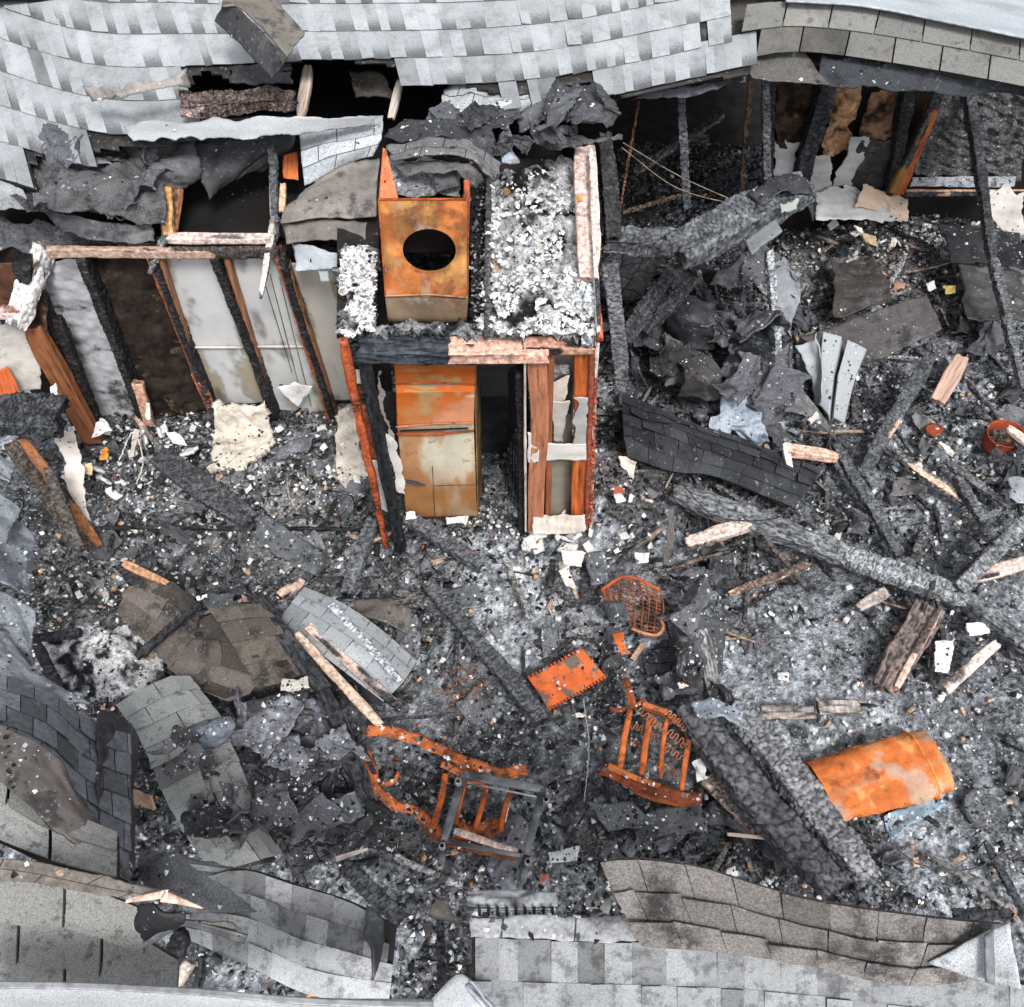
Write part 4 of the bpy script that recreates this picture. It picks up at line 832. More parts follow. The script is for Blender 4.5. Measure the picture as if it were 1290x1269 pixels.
flakes('loose_ash', [[(432, 312, DZ+.03), (474, 308, DZ+.03), (424, 422, DZ+.03), (470, 422, DZ+.03)], [(618, 225, DZ+.04), (744, 200, DZ+.05), (600, 420, DZ+.03), (752, 420, DZ+.05)], [(640, 300, DZ+.04), (744, 280, DZ+.05), (620, 420, DZ+.03), (752, 420, DZ+.05)]],
       2600, .006, .032, [WHT, K(245, 245, 245), LGT, MID], [52, 30, 14, 4], 160, ch, cl=True)
flakes('loose_char', [[(590, 215, DZ-.05), (625, 215, DZ-.05), (596, 420, DZ), (622, 420, DZ)]], 420, .006, .02, [BLK, MID, LGT], [50, 25, 20], 161, ch)

# ------------------------------------------------------------ rusted metal flue box
fl = root('rusted_flue_box', PY(550, 655, 4.2), 'tall rusted orange metal fireplace flue with a round hole near its top', 'flue'); fl['kind'] = 'thing'
TL, TR = P(477, 251, 2.98), P(590, 251, 2.98); BL, BR = PY(486, 374, 4.24), PY(589, 374, 4.24)
def face(a, b):    # a,b in -1..1
    u, v = (a+1)/2, (b+1)/2
    return (TL*(1-u)+TR*u)*(1-v)+(BL*(1-u)+BR*u)*v
ang = np.linspace(0, 2*np.pi, 97)[:-1]; V = []; nr = 9; Cc = []
fn = np.cross(TR-TL, BL-TL); fn /= np.linalg.norm(fn)
if fn[1] > 0: fn = -fn
for k in range(nr):
    t = k/(nr-1)
    for a in ang:
        ex, ey = .10+.62*math.cos(a), .02+.43*math.sin(a); m_ = max(abs(math.cos(a)), abs(math.sin(a))); ox, oy = math.cos(a)/m_, math.sin(a)/m_
        X_, Y_ = ex*(1-t)+ox*t, ey*(1-t)+oy*t
        V.append(face(X_, Y_)+fn*(.012*math.sin(t*math.pi)*vn(a*2, t*3, 3)+.008*(k == 0)))
        e = max(abs(X_), abs(Y_)); n_ = fbm(X_*2+5, Y_*2, 4, 91)
        c = K(184, 110, 60)*(1-.6*sst(.48, .62, n_))+K(170, 136, 82)*.6*sst(.48, .62, n_); c = c*(1-.35*sst(.45, .6, vn(X_*3, Y_*3+7, 5))); Cc.append(c if e < .93 else c*.8)
V = np.array(V); F = []; m = len(ang)
for k in range(nr-1):
    for i in range(m): F.append((k*m+i, k*m+(i+1) % m, (k+1)*m+(i+1) % m, (k+1)*m+i))
up = root('upper_casing', (0, 0, 0), None, None); up.parent = fl; up.location = (0, 0, 0)
n0 = len(V); V2 = np.vstack([V, V-fn*.006]); F2 = F+[tuple(reversed([i+n0 for i in f])) for f in F]+[(i, (i+1) % m+0, (i+1) % m+n0, i+n0)[::-1] for i in range(m)]
build('front_plate', V2, F2, 'rust', col=np.array(Cc*2), parent=up)
back = np.array([0, .42, -.02])
def qs(name, a, b, c, d, m_, col, par, **k): return sheet(name, [[np.array(a), np.array(b)], [np.array(c), np.array(d)]], m_, col, parent=par, th=.006, **{**dict(tr=0, amp=.006, res=.03), **k})
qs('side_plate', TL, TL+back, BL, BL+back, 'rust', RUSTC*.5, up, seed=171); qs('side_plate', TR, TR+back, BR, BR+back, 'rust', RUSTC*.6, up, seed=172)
qs('rear_plate', TL+back, TR+back, BL+back, BR+back, 'dark', K(30, 26, 24), up, seed=173)
MB().tube([TL+fn*.004, TR+fn*.004], .007, K(170, 85, 45)).tube([TL, BL], .006, K(170, 90, 45)).tube([TR, BR], .006, K(150, 75, 40)).go('folded_rim', 'rustbar', parent=up)
qs('corner_flange', P(482, 186, 3.15), P(486, 188, 3.15), P(477, 251, 2.98), P(502, 251, 2.985), 'rust', K(205, 120, 85), up, seed=174, res=.015)
MB().box(P(583, 252, 2.97), P(583, 252, 2.97)+np.array([.045, .02, .02]), RUSTC).tube([P(588, 252, 2.97), P(588, 228, 3.08)], .018, K(200, 110, 70)).go('corner_post', 'rustbar', parent=up)
# band below with grey-brown rust scale
qs('scaled_band', PY(485, 372, 4.25), PY(590, 374, 4.25), PY(489, 406, 4.2), PY(588, 406, 4.2), 'rust', K(112, 95, 78), fl, seed=175)
MB().tube([PY(486, 373, 4.232), PY(540, 371, 4.232), PY(589, 375, 4.232)], .005, K(190, 150, 110)).go('seam', 'rustbar', parent=fl)
lo = root('lower_casing', (0, 0, 0), None, None); lo.parent = fl
def lowc(du, dv, d):
    H = dv/dv.max(); n = fbm(du*4+2, dv*3, 5, 44); n2 = fbm(du*9, dv*9, 5, 48)
    ox = K(195, 100, 38); ye = K(176, 148, 100); cr_ = K(214, 208, 186); gr = K(115, 110, 100)
    c = ye[None, None]*np.ones(H.shape+(1,))
    def mixc(c, b, f): return c*(1-f[..., None])+b[None, None]*f[..., None]
    c = mixc(c, ox, sst(.45, .6, n+.1*(H > .1)*(H < .45)+.25*np.exp(-((du/du.max()-.9)/.2)**2)*(H < .4)))
    c = mixc(c, gr, .8*np.exp(-((H-.2)/.045)**2)*np.exp(-((du/du.max()-.45)/.3)**2))
    f = sst(.50, .60, H+.30*(n-.5)+.18*(du/du.max()-.5)); c = mixc(c, cr_, f)
    c = mixc(c, K(185, 120, 60), .8*sst(.50, .62, n2*.5+n*.5)*(H > .5)); c = mixc(c, K(150, 100, 50), .7*sst(.9, 1, H+.1*n))
    c = mixc(c, K(200, 105, 45), .75*((H > .44) & (H < .6+.1*n)).astype(float)*sst(.3, .6, n+.25*(.6-np.abs(du/du.max()-.35))))
    return c
Y0 = 4.17
sheet('front_plate', [[PY(496, 452, Y0), PY(598, 452, Y0)], [PY(498, 485, Y0-.005), PY(598, 485, Y0-.005)], [PY(499, 495, Y0-.045), PY(598, 493, Y0-.045)], [PY(500, 535, Y0-.04), PY(597, 532, Y0-.04)], [PY(501, 545, Y0), PY(597, 543, Y0)], [PY(512, 654, Y0+.03), PY(601, 652, Y0+.03)]],
      'rustpaint', RUSTC, parent=lo, th=.006, amp=.005, tr=.0, res=.012, colf=lowc, curved=False, seed=176)
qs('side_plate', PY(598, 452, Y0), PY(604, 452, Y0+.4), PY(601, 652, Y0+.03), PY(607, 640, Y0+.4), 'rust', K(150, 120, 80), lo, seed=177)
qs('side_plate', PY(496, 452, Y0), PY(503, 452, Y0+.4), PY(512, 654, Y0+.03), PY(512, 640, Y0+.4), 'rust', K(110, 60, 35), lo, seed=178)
mb = MB(); mb.tube([PY(499, 538, Y0-.05), PY(545, 534, Y0-.05), PY(596, 533, Y0-.05)], .007, K(210, 130, 90)).tube([PY(500, 547, Y0-.03), PY(550, 547, Y0-.035), PY(597, 543, Y0-.03)], .009, K(180, 80, 45)); mb.go('slot_lip', 'rustbar', parent=lo)
MB().tube([PY(504, 543, Y0-.036), PY(545, 541.5, Y0-.04), PY(590, 539.5, Y0-.036)], .008, K(20, 12, 10), flat=.5).go('slot', 'dark', parent=lo)
MB().tube([PY(498, 484, Y0-.012), PY(545, 482, Y0-.014), PY(598, 485, Y0-.012)], .006, K(190, 90, 40)).go('seam', 'rustbar', parent=lo)
MB().tube([PY(545, 588, Y0), PY(546, 612, Y0+.005), PY(600, 611, Y0+.008)], .003, K(110, 90, 60)).tube([PY(546, 612, Y0+.005), PY(548, 650, Y0+.02)], .003, K(120, 100, 70)).go('seam', 'rustbar', parent=lo)
MB().tube([PY(512, 606, Y0+.0), PY(524, 609, Y0-.01), PY(536, 612, Y0)], [.016, .022, .006], K(60, 60, 68), flat=.5).go('burnt_port', 'dark', parent=lo)

# ------------------------------------------------------------ right back wall and dark room
rw = root('rear_wall', PY(1100, 250, 7.5), 'right back wall with scorched studs, torn white drywall and burnt tan insulation', 'wall'); rw['kind'] = 'thing'
Yr = 7.5
def rb(name, p0, p1, w, h, **k): return wbeam(name, p0, p1, k.pop('Y', Yr-.08), w, h, rw, **k)
rb('stud', (1044, 92), (1006, 238), 21, 20, base=K(48, 50, 54), seed=181, alli=(.05, .05))
rb('stud', (1148, 92), (1120, 242), 14, 20, base=K(36, 34, 34), seed=182)
rb('stud', (1186, 104), (1132, 242), 15, 12, Y=Yr-.12, fresh=.9, wood=K(185, 100, 58), seed=183, m='stud')
rb('stud', (1171, 140), (1124, 240), 9, 12, Y=Yr-.16, fresh=.85, wood=K(160, 118, 70), seed=184, m='stud')
rb('stud', (972, 88), (966, 232), 10, 16, base=K(40, 41, 44), seed=185)
wsheet('insulation_batt', [(975, 70), (1040, 70), (975, 185), (1015, 185)], Yr+.02, 'brownbatt', K(74, 58, 50), rw, seed=186, amp=.07, crease=.06, tr=.03, freq=4)
wsheet('insulation_batt', [(1042, 100), (1092, 108), (1030, 200), (1070, 200)], Yr, 'brownbatt', K(178, 140, 105), rw, seed=187, amp=.07, crease=.06, tr=.07, freq=4)
wsheet('insulation_batt', [(1096, 112), (1138, 114), (1080, 176), (1122, 172)], Yr, 'brownbatt', K(140, 108, 82), rw, seed=188, amp=.07, crease=.06, tr=.05, freq=4)
wsheet('drywall', [(972, 170), (1012, 180), (970, 222), (1006, 232)], Yr-.02, 'drywall', K(205, 205, 207), rw, seed=189, tr=.10, res=.02, amp=.02)
wsheet('drywall', [(1022, 190), (1052, 188), (1012, 245), (1048, 246)], Yr-.03, 'drywall', K(208, 208, 210), rw, seed=190, tr=.09, res=.02, amp=.02)
wsheet('drywall', [(1072, 170), (1100, 165), (1040, 240), (1078, 240)], Yr-.04, 'drywall', K(212, 212, 214), rw, seed=191, tr=.09, res=.02, amp=.02)
wsheet('ledge_plaster', [(1018, 238, 7.45), (1080, 232, 7.45), (1028, 282, 7.1), (1150, 282, 7.1)], 7.3, 'drywall', K(190, 190, 190), rw, seed=192, tr=.08, res=.02, amp=.04, crease=.04)
wsheet('ledge_plaster', [(1085, 228, 7.4), (1150, 248, 7.4), (1075, 262, 7.2), (1148, 285, 7.1)], 7.3, 'drywall', K(205, 180, 160), rw, seed=193, tr=.06, res=.02, amp=.04)
wsheet('sooty_panel', [(1078, 172), (1132, 172), (1065, 240), (1118, 240)], Yr-.02, 'felt', K(66, 67, 70), rw, seed=194, tr=.05, res=.02, amp=.05, crease=.04)
wsheet('scorched_panel', [(1182, 108), (1300, 118), (1150, 222), (1286, 228)], Yr-.02, 'floor', K(92, 92, 94), rw, seed=195, tr=.03, res=.015, amp=.03, crease=.05, freq=6)
wsheet('sill', [(1148, 222, 7.38), (1282, 222, 7.38), (1144, 236, 7.3), (1280, 236, 7.3)], 7.3, 'ash', K(170, 174, 180), rw, seed=196, tr=.02, res=.012, amp=.02)
rb('sill_rail', (1140, 243), (1290, 243), 5, 8, Y=7.25, fresh=.7, wood=K(190, 150, 125), seed=197)
wsheet('sheathing', [(760, 40), (1400, 40), (760, 300), (1400, 330)], Yr+.25, 'dark', K(26, 22, 20), rw, seed=198, tr=0, amp=.02, res=.1) if False else None
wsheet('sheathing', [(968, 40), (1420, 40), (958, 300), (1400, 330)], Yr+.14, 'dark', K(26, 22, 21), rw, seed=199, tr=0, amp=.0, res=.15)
wsheet('scorched_panel', [(1230, 232, 7.25), (1300, 232, 7.25), (1230, 290, 7.0), (1300, 300, 7.0)], 7.3, 'drywall', K(190, 185, 180), rw, seed=200, tr=.12, res=.02, amp=.04)
# enclosure of the dark rooms beyond the holes
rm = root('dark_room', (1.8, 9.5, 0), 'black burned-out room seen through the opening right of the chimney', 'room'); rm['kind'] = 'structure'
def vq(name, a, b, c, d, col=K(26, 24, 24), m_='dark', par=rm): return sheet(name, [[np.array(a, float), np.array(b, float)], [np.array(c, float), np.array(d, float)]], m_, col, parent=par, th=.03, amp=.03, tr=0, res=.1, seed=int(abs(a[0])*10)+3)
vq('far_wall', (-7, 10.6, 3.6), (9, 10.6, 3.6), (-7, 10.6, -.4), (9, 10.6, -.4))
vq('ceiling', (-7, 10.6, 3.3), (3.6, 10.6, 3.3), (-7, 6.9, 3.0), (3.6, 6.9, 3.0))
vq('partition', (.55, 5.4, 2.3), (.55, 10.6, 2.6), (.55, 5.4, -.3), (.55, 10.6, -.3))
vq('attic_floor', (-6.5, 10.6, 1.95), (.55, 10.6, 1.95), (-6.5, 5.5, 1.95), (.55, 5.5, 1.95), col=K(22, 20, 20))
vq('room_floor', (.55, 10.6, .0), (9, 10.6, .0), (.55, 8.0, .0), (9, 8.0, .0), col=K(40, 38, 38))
# ------------------------------------------------------------ things hanging round the broken roof edge (absolute heights)
def rs(name, rails, m, col, label, cat='roof scrap', **k):
    return sheet(name, rails, m, col, label, cat, **{**dict(amp=.03, crease=.035, tr=.06, th=.012, res=.022), **k})
LG = K(160, 163, 166); BG = K(122, 116, 110); DG = K(74, 75, 78); BK = K(46, 47, 50)
rp = root('ridge_flashing', P(330, 40, 3.1), 'bent brown-grey ridge piece lying upside down on the pale roof top left', 'flashing')
sheet('upper_wing', [[(284, -18, 3.30), (326, -20, 3.30), (385, 42, 3.22)], [(278, 8, 3.32), (306, 12, 3.33), (362, 72, 3.26)]], 'felt', K(118, 112, 104), parent=rp, th=.012, amp=.01, seed=201, tr=.02, curved=False)
sheet('lower_wing', [[(278, 8, 3.318), (306, 12, 3.328), (362, 72, 3.258)], [(267, 26, 3.16), (312, 70, 3.14), (342, 101, 3.10)]], 'felt', K(66, 66, 68), parent=rp, th=.012, amp=.012, seed=202, tr=.03)
rs('torn_felt', [[(100, 108, 2.98), (150, 106, 3.02), (200, 97, 3.04), (241, 84, 3.06)], [(113, 132, 2.88), (160, 132, 2.94), (192, 120, 2.96), (248, 110, 2.96)]], 'felt', K(150, 145, 140), 'tan-grey torn felt strip curling up on the pale roof at upper left', 'felt scrap', seed=203, amp=.05)
beam('charred_log', (228, 132, 2.84), (372, 124, 2.80), 30, 22, 'blistered brown charred roll lying along the upper left roof break', 'charred timber', ground=False, base=K(90, 76, 72), wood=K(190, 165, 160), fresh=.12, seed=204, rough=.5, m='char')
rs('black_flap', [[(284, 82, 2.80), (330, 80, 2.84), (376, 84, 2.78)], [(284, 106, 2.74), (330, 108, 2.76), (372, 112, 2.70)]], 'felt', K(58, 60, 63), 'blackened roof flap under the bent ridge piece', 'felt scrap', seed=205)
beam('rafter', (388, 84, 2.60), (379, 150, 2.42), 14, 10, 'short pale rafter end beside the roof hole, left of two', 'rafter', ground=False, fresh=1, wood=K(225, 205, 190), seed=206)
beam('rafter', (503, 102, 2.58), (492, 150, 2.42), 10, 8, 'thin pale rafter end beside the roof hole, right of two', 'rafter', ground=False, fresh=1, wood=K(220, 208, 196), seed=207)
rs('brown_felt_lining', [[(440, 84, 2.55), (486, 92, 2.55)], [(442, 128, 2.40), (500, 132, 2.40)]], 'felt', K(70, 62, 54), 'brown underlay hanging inside the roof hole between two pale rafters', 'felt scrap', seed=208)
rs('shingle_strip', [[(150, 158, 2.78), (240, 146, 2.80), (375, 146, 2.76), (485, 143, 2.62)], [(165, 184, 2.72), (250, 180, 2.72), (330, 174, 2.70), (378, 170, 2.66), (470, 160, 2.56)]], 'granule_clean', LG, 'pale shingle strip crossing the roof break above the black felt', 'shingle strip', seed=209, crease=.0, amp=.012)
rs('crumpled_roofing', [[(150, 176, 2.42), (190, 172, 2.45), (250, 176, 2.42)], [(160, 205, 2.40), (205, 212, 2.46), (256, 205, 2.40)], [(205, 250, 2.20), (226, 250, 2.24), (250, 225, 2.24)]], 'felt', K(108, 110, 113), 'crumpled grey roofing lump above the square roof hole', seed=210, amp=.06, crease=.08)
rs('black_felt_flap', [[(240, 182, 2.44), (300, 174, 2.46), (372, 152, 2.50)], [(250, 220, 2.32), (300, 205, 2.36), (374, 182, 2.42)], [(264, 262, 2.18), (282, 240, 2.20), (340, 208, 2.26)]], 'felt', K(56, 58, 61), 'large black felt flap hanging in a point over the square roof hole', 'felt scrap', seed=211, amp=.04, crease=.05)
rs('shingle_scrap', [[(62, 190, 2.50), (98, 188, 2.50)], [(66, 226, 2.44), (102, 224, 2.44)]], 'granule', K(125, 118, 108), 'small brown two-tab shingle scrap on the dark heap at left', 'shingle scrap', seed=212, tr=.01, crease=0, amp=.006)
rs('sooty_shingle_heap', [[(40, 188, 2.46), (100, 190, 2.48), (170, 186, 2.44), (205, 215, 2.36)], [(34, 222, 2.42), (90, 235, 2.50), (150, 232, 2.46), (208, 250, 2.36)], [(12, 246, 2.30), (80, 268, 2.36), (150, 276, 2.34), (212, 285, 2.26)]], 'granule_soot', K(92, 92, 94), 'dark sooty heap of sagging shingles at the left of the square roof hole', seed=213, amp=.08, crease=.09, th=.03)
rs('grey_felt_fold', [[(98, 196, 2.52), (148, 188, 2.50)], [(104, 212, 2.50), (146, 214, 2.46)]], 'felt', K(135, 140, 148), 'pale blue-grey felt fold beside the small brown shingle scrap', 'felt scrap', seed=214)
rs('blackened_fascia', [[(10, 242, 2.34), (60, 262, 2.34), (130, 280, 2.28), (195, 278, 2.24)], [(50, 268, 2.22), (80, 290, 2.2), (130, 310, 2.16), (196, 304, 2.14)]], 'felt', K(72, 74, 78), 'blackened drooping fascia strip under the sooty shingle heap', 'fascia', seed=215, amp=.05, crease=.07)
rs('ash_heap_ledge', [[(-40, 262, 2.14), (60, 278, 2.12), (130, 300, 2.1), (205, 296, 2.08)], [(-40, 322, 1.98), (60, 322, 1.96), (130, 318, 1.98), (200, 314, 2.0)]], 'ash', K(105, 106, 110), 'ledge of crumbling ash above the left wall studs', 'ash heap', seed=216, amp=.07, crease=.08, res=.014)
rs('scorched_shingles', [[(-40, 210, 2.50), (34, 238, 2.46)], [(-40, 262, 2.36), (34, 266, 2.34)]], 'granule', K(150, 154, 158), 'layered shingle edges at the far left end of the roof break', 'shingle scrap', seed=217)
hf = root('roof_hole_frame', P(280, 300, 2.1), 'timber frame round the square black hole above the left wall', 'roof frame'); hf['kind'] = 'thing'
beam('rafter', P(206, 235, 2.32), P(214, 304, 2.08), 15, 16, parent=hf, world=True, fresh=.65, wood=K(215, 165, 110), base=K(70, 55, 48), seed=221, rough=.3)
beam('rafter', P(226, 238, 2.30), P(216, 302, 2.06), 8, 14, parent=hf, world=True, fresh=.7, wood=K(190, 130, 90), base=K(60, 45, 38), seed=222)
beam('header', P(212, 300, 2.12), P(342, 300, 2.12), 13, 10, parent=hf, world=True, fresh=.97, wood=K(230, 208, 200), seed=223, rough=.1)
beam('ledger', P(85, 314, 2.0), P(340, 312, 2.03), 9, 12, parent=hf, world=True, fresh=.35, wood=K(200, 165, 145), base=K(56, 48, 46), seed=224)
beam('charred_post', P(342, 182, 2.5), P(346, 282, 2.16), 11, 10, parent=hf, world=True, fresh=.2, base=K(70, 72, 76), seed=225, taper=(.9, 1))
beam('rafter', P(356, 232, 2.3), P(354, 268, 2.2), 9, 8, parent=hf, world=True, fresh=.8, wood=K(220, 180, 150), seed=226)
beam('hanging_stub', P(348, 274, 2.2), P(328, 376, 1.85), 12, 10, parent=hf, world=True, fresh=.12, wood=K(225, 215, 205), base=K(90, 90, 93), seed=227, taper=(1, .5), rough=.3)
beam('hanging_stub', P(208, 296, 2.15), P(188, 345, 1.95), 10, 9, parent=hf, world=True, base=K(95, 97, 100), seed=228, taper=(1, .7), rough=.3)
sheet('orange_board', [[P(356, 196, 2.3), P(374, 190, 2.3)], [P(354, 226, 2.2), P(378, 230, 2.2)]], 'stud', K(200, 110, 60), parent=hf, seed=229, amp=.004, tr=.02)
rs('shingle_drape', [[(376, 150, 2.52), (430, 147, 2.55), (486, 145, 2.52)], [(378, 190, 2.44), (430, 188, 2.48), (482, 170, 2.48)], [(384, 240, 2.32), (425, 215, 2.36), (472, 198, 2.38)]], 'tabs_light', K(172, 178, 184), 'pale blue-grey shingle drape bent over the roof edge left of the flue', 'shingle sheet', seed=231, crease=.01, amp=.02, tr=.03)
rs('brown_felt_drape', [[(385, 238, 2.40), (430, 210, 2.44), (478, 196, 2.46)], [(358, 262, 2.36), (420, 246, 2.42), (476, 236, 2.44)], [(352, 282, 2.30), (420, 276, 2.38), (474, 276, 2.40)]], 'felt', K(135, 129, 124), 'wavy brown-grey felt drape beside the rusted flue', 'felt scrap', seed=232, crease=.02, amp=.02, tr=.02)
rs('brown_felt_drape', [[(350, 280, 2.26), (420, 276, 2.34), (466, 278, 2.36)], [(358, 310, 2.18), (420, 304, 2.26), (462, 314, 2.30)]], 'felt', K(122, 117, 113), 'lower layer of brown-grey felt with a torn tab beside the rusted flue', 'felt scrap', seed=233, crease=.02, amp=.015, tr=.03)
rs('shingle_scrap', [[(366, 304, 2.14), (398, 308, 2.18), (434, 316, 2.2)], [(374, 342, 2.02), (400, 340, 2.06), (432, 338, 2.1)]], 'granule_clean', K(170, 176, 182), 'pale shingle scrap hanging over the stained wall panel', 'shingle scrap', seed=234, tr=.05)
sheet('pale_shingle_tail', [[P(398, 336, 2.06), P(414, 336, 2.06)], [P(404, 356, 1.98), P(415, 356, 1.98)]], 'granule_clean', K(168, 174, 180), 'small pale shingle tail below the hanging scrap', 'shingle scrap', seed=235, tr=.02, amp=.01)
# wreckage draped over flue and chase top
rs('black_roofing_fold', [[(488, 152, 2.9), (520, 146, 2.98), (580, 148, 2.98), (622, 168, 2.9)], [(482, 178, 2.92), (530, 176, 3.04), (590, 180, 3.0), (634, 205, 2.86)]], 'felt', K(58, 60, 64), 'black folded roofing behind the open top of the flue', seed=241, amp=.06, crease=.07)
rs('layered_shingles', [[(486, 180, 3.05), (540, 170, 3.15), (590, 178, 3.12), (640, 206, 2.95)], [(484, 205, 3.05), (540, 196, 3.2), (595, 205, 3.16), (626, 236, 2.95)]], 'tabs_light', K(128, 128, 130), 'curved layer of sooty shingles arching over the flue top', 'shingle sheet', seed=242, amp=.03, crease=.03)
rs('layered_shingles', [[(496, 204, 3.02), (545, 198, 3.1), (590, 205, 3.1), (612, 228, 3.0)], [(505, 226, 2.98), (548, 222, 3.06), (580, 228, 3.06), (602, 240, 3.0)]], 'granule_soot', K(110, 108, 108), 'brown-grey shingle flap lying over the mouth of the flue', 'shingle sheet', seed=243, amp=.03)
rs('shingle_tab', [[(543, 216, 3.03), (578, 210, 3.04)], [(550, 244, 2.98), (582, 232, 3.0)]], 'granule_soot', K(84, 84, 86), 'single dark square tab dangling above the flue rim', 'shingle scrap', seed=244, tr=.02, crease=0)
rs('ash_fill', [[(482, 196, 2.94), (585, 200, 2.94)], [(486, 250, 2.93), (582, 250, 2.93)]], 'ash', K(170, 172, 176), 'white ash filling the open mouth of the flue', 'ash heap', seed=245, amp=.04, crease=.05, res=.012)
rs('torn_pale_roofing', [[(560, 104, 2.66), (620, 104, 2.68), (690, 104, 2.66), (740, 112, 2.62)], [(548, 140, 2.62), (610, 135, 2.68), (660, 130, 2.64), (690, 130, 2.6)], [(568, 160, 2.52), (612, 158, 2.56), (650, 148, 2.56), (672, 150, 2.52)]], 'tabs_light', K(178, 181, 184), 'torn pale roofing slumping from the roof edge behind the chimney', seed=246, amp=.05, crease=.06)
rs('grey_fabric_fold', [[(548, 128, 2.74), (568, 136, 2.78), (604, 150, 2.74)], [(552, 148, 2.68), (580, 152, 2.72), (618, 172, 2.66)]], 'felt', K(92, 94, 98), 'grey rolled felt fold under the torn pale roofing', 'felt scrap', seed=247, amp=.04, crease=.05)
for i, (q, col, lab) in enumerate([
    ([[(690, 110, 2.84), (760, 104, 2.90)], [(684, 150, 2.86), (770, 140, 2.9)]], K(62, 64, 68), 'rear layer of black torn roofing above the right side of the chimney'),
    ([[(700, 104, 2.96), (742, 112, 2.92)], [(662, 166, 2.84), (716, 160, 2.92)]], K(84, 86, 90), 'folded grey-black roofing strip slanting down above the right side of the chimney'),
    ([[(722, 118, 2.94), (778, 130, 2.86)], [(700, 168, 2.84), (786, 162, 2.76)]], K(74, 76, 80), 'crumpled black roofing layer above the right chimney parapet'),
    ([[(736, 102, 2.98), (770, 122, 2.9)], [(748, 142, 2.88), (784, 150, 2.84)]], K(52, 54, 57), 'small black roofing peak at the top right of the chimney'),
    ([[(655, 150, 2.82), (700, 156, 2.86)], [(664, 182, 2.74), (720, 186, 2.74)]], K(70, 72, 75), 'low ragged black roofing edge behind the ash deck')]):
    rs('torn_black_roofing', q, 'felt', col, lab, 'roof scrap', seed=2000+i, amp=.03, crease=.11, tr=.09, th=.006, curved=False, res=.012)
rs('black_roofing_sheet', [[(655, 140, 2.8), (690, 118, 2.84), (730, 106, 2.86)], [(650, 168, 2.72), (688, 150, 2.78), (726, 128, 2.84)]], 'felt', K(84, 86, 90), 'dark sheet leaning on the hooded roofing behind the chimney', seed=249, amp=.05, crease=.06)
rs('blue_grey_flap', [[(630, 168, 2.8), (640, 172, 2.8)], [(628, 208, 2.7), (660, 210, 2.66)]], 'slate', K(150, 160, 172), 'pale blue-grey pointed flap between the flue and the ash deck', seed=250, tr=.03, res=.012)
rs('charred_ledge', [[(668, 170, 2.68), (720, 172, 2.72), (790, 160, 2.66)], [(672, 186, 2.62), (722, 190, 2.66), (788, 178, 2.6)]], 'ash', K(110, 112, 115), 'ash-speckled ledge under the hooded roofing', 'ash heap', seed=251, amp=.05, crease=.06, res=.014)
beam('charred_rafter_end', (775, 116, 2.5), (775, 128, 2.46), 22, 10, 'round charred rafter end under the roof edge above the dark opening', 'rafter', ground=False, base=K(46, 47, 50), seed=252, m='char')
rs('gray_soffit_scrap', [[(800, 118, 2.5), (862, 104, 2.54), (944, 88, 2.54)], [(790, 132, 2.46), (868, 122, 2.48), (944, 108, 2.5)]], 'granule_soot', K(92, 96, 101), 'scorched eave strip hanging over the dark opening', 'fascia', seed=253)
# left white-ash beam
beam('ash_white_beam', (60, 312, 2.0), (20, 412, 1.62), 26, 22, 'beam coated in white ash sticking out at the left wall top', 'charred timber', ground=False, base=K(95, 96, 100), wood=K(225, 222, 220), fresh=.45, seed=254, rough=.4)
beam('pale_beam_end', (-30, 392, 1.72), (34, 394, 1.70), 18, 14, 'pale burned beam end at the left edge above the brown studs', 'charred timber', ground=False, base=K(120, 90, 80), wood=K(228, 205, 198), fresh=.75, seed=255, rough=.3)

# ------------------------------------------------------------ standing and leaning timbers right of the chimney
def tb(p0, p1, w, h, label, name='charred_post', cat='charred timber', **k):
    k.setdefault('base', K(62, 64, 68)); return beam(name, p0, p1, w, h, label, cat, **{**dict(ground=False), **k})
tb((764, 168, 2.5), (772, 300, 1.95), 22, 18, 'thick black post standing close against the right side of the chimney', base=K(38, 38, 40), seed=261)
tb((768, 330, 1.85), (782, 492, .9), 20, 18, 'ribbed charcoal post below the drooping beam right of the chimney', base=K(84, 86, 90), seed=262, alli=(.022, .08), m='charfine')
tb((858, 112, 2.3), (866, 262, 1.35), 11, 10, 'slim black post standing in the dark opening', seed=263, base=K(70, 72, 76))
tb((946, 96, 2.3), (934, 240, 1.2), 6, 6, 'thin brown splintered stick leaning in the dark opening', name='stick', cat='stick', base=K(78, 66, 58), fresh=.4, wood=K(120, 100, 85), seed=264)
tb((965, 92, 2.4), (967, 240, 1.4), 10, 10, 'black post at the right edge of the dark opening', seed=265, base=K(72, 74, 78))
tb((968, 316, 1.3), (982, 470, .4), 11, 10, 'ash-white ribbed post below the end of the drooping beam', seed=266, base=K(135, 138, 142))
tb((806, 122, 2.2), (776, 290, 1.4), 3, 3, 'rusty thin pipe hanging at the left of the dark opening', name='pipe', cat='pipe', base=K(90, 60, 50), seed=267, m='rustbar')
tb((800, 218, 1.2), (912, 145, 1.6), 12, 6, 'grey plank sloping across the inside of the dark opening', name='plank', cat='plank', base=K(82, 80, 80), seed=268)
tb((784, 268, 1.1), (860, 245, 1.2), 5, 4, 'thin lath low inside the dark opening', name='lath', cat='stick', base=K(80, 68, 58), seed=269)
db = root('drooping_beam', P(880, 290, 1.9), 'long thick charred beam wrapped in felt, drooping across the opening right of the chimney', 'charred timber')
beam('left_length', P(762, 305, 1.88), P(872, 306, 1.86), 36, 26, parent=db, world=True, base=K(74, 76, 80), seed=271, rough=.3, alli=(.05, .06), deep=.008, m='charfine')
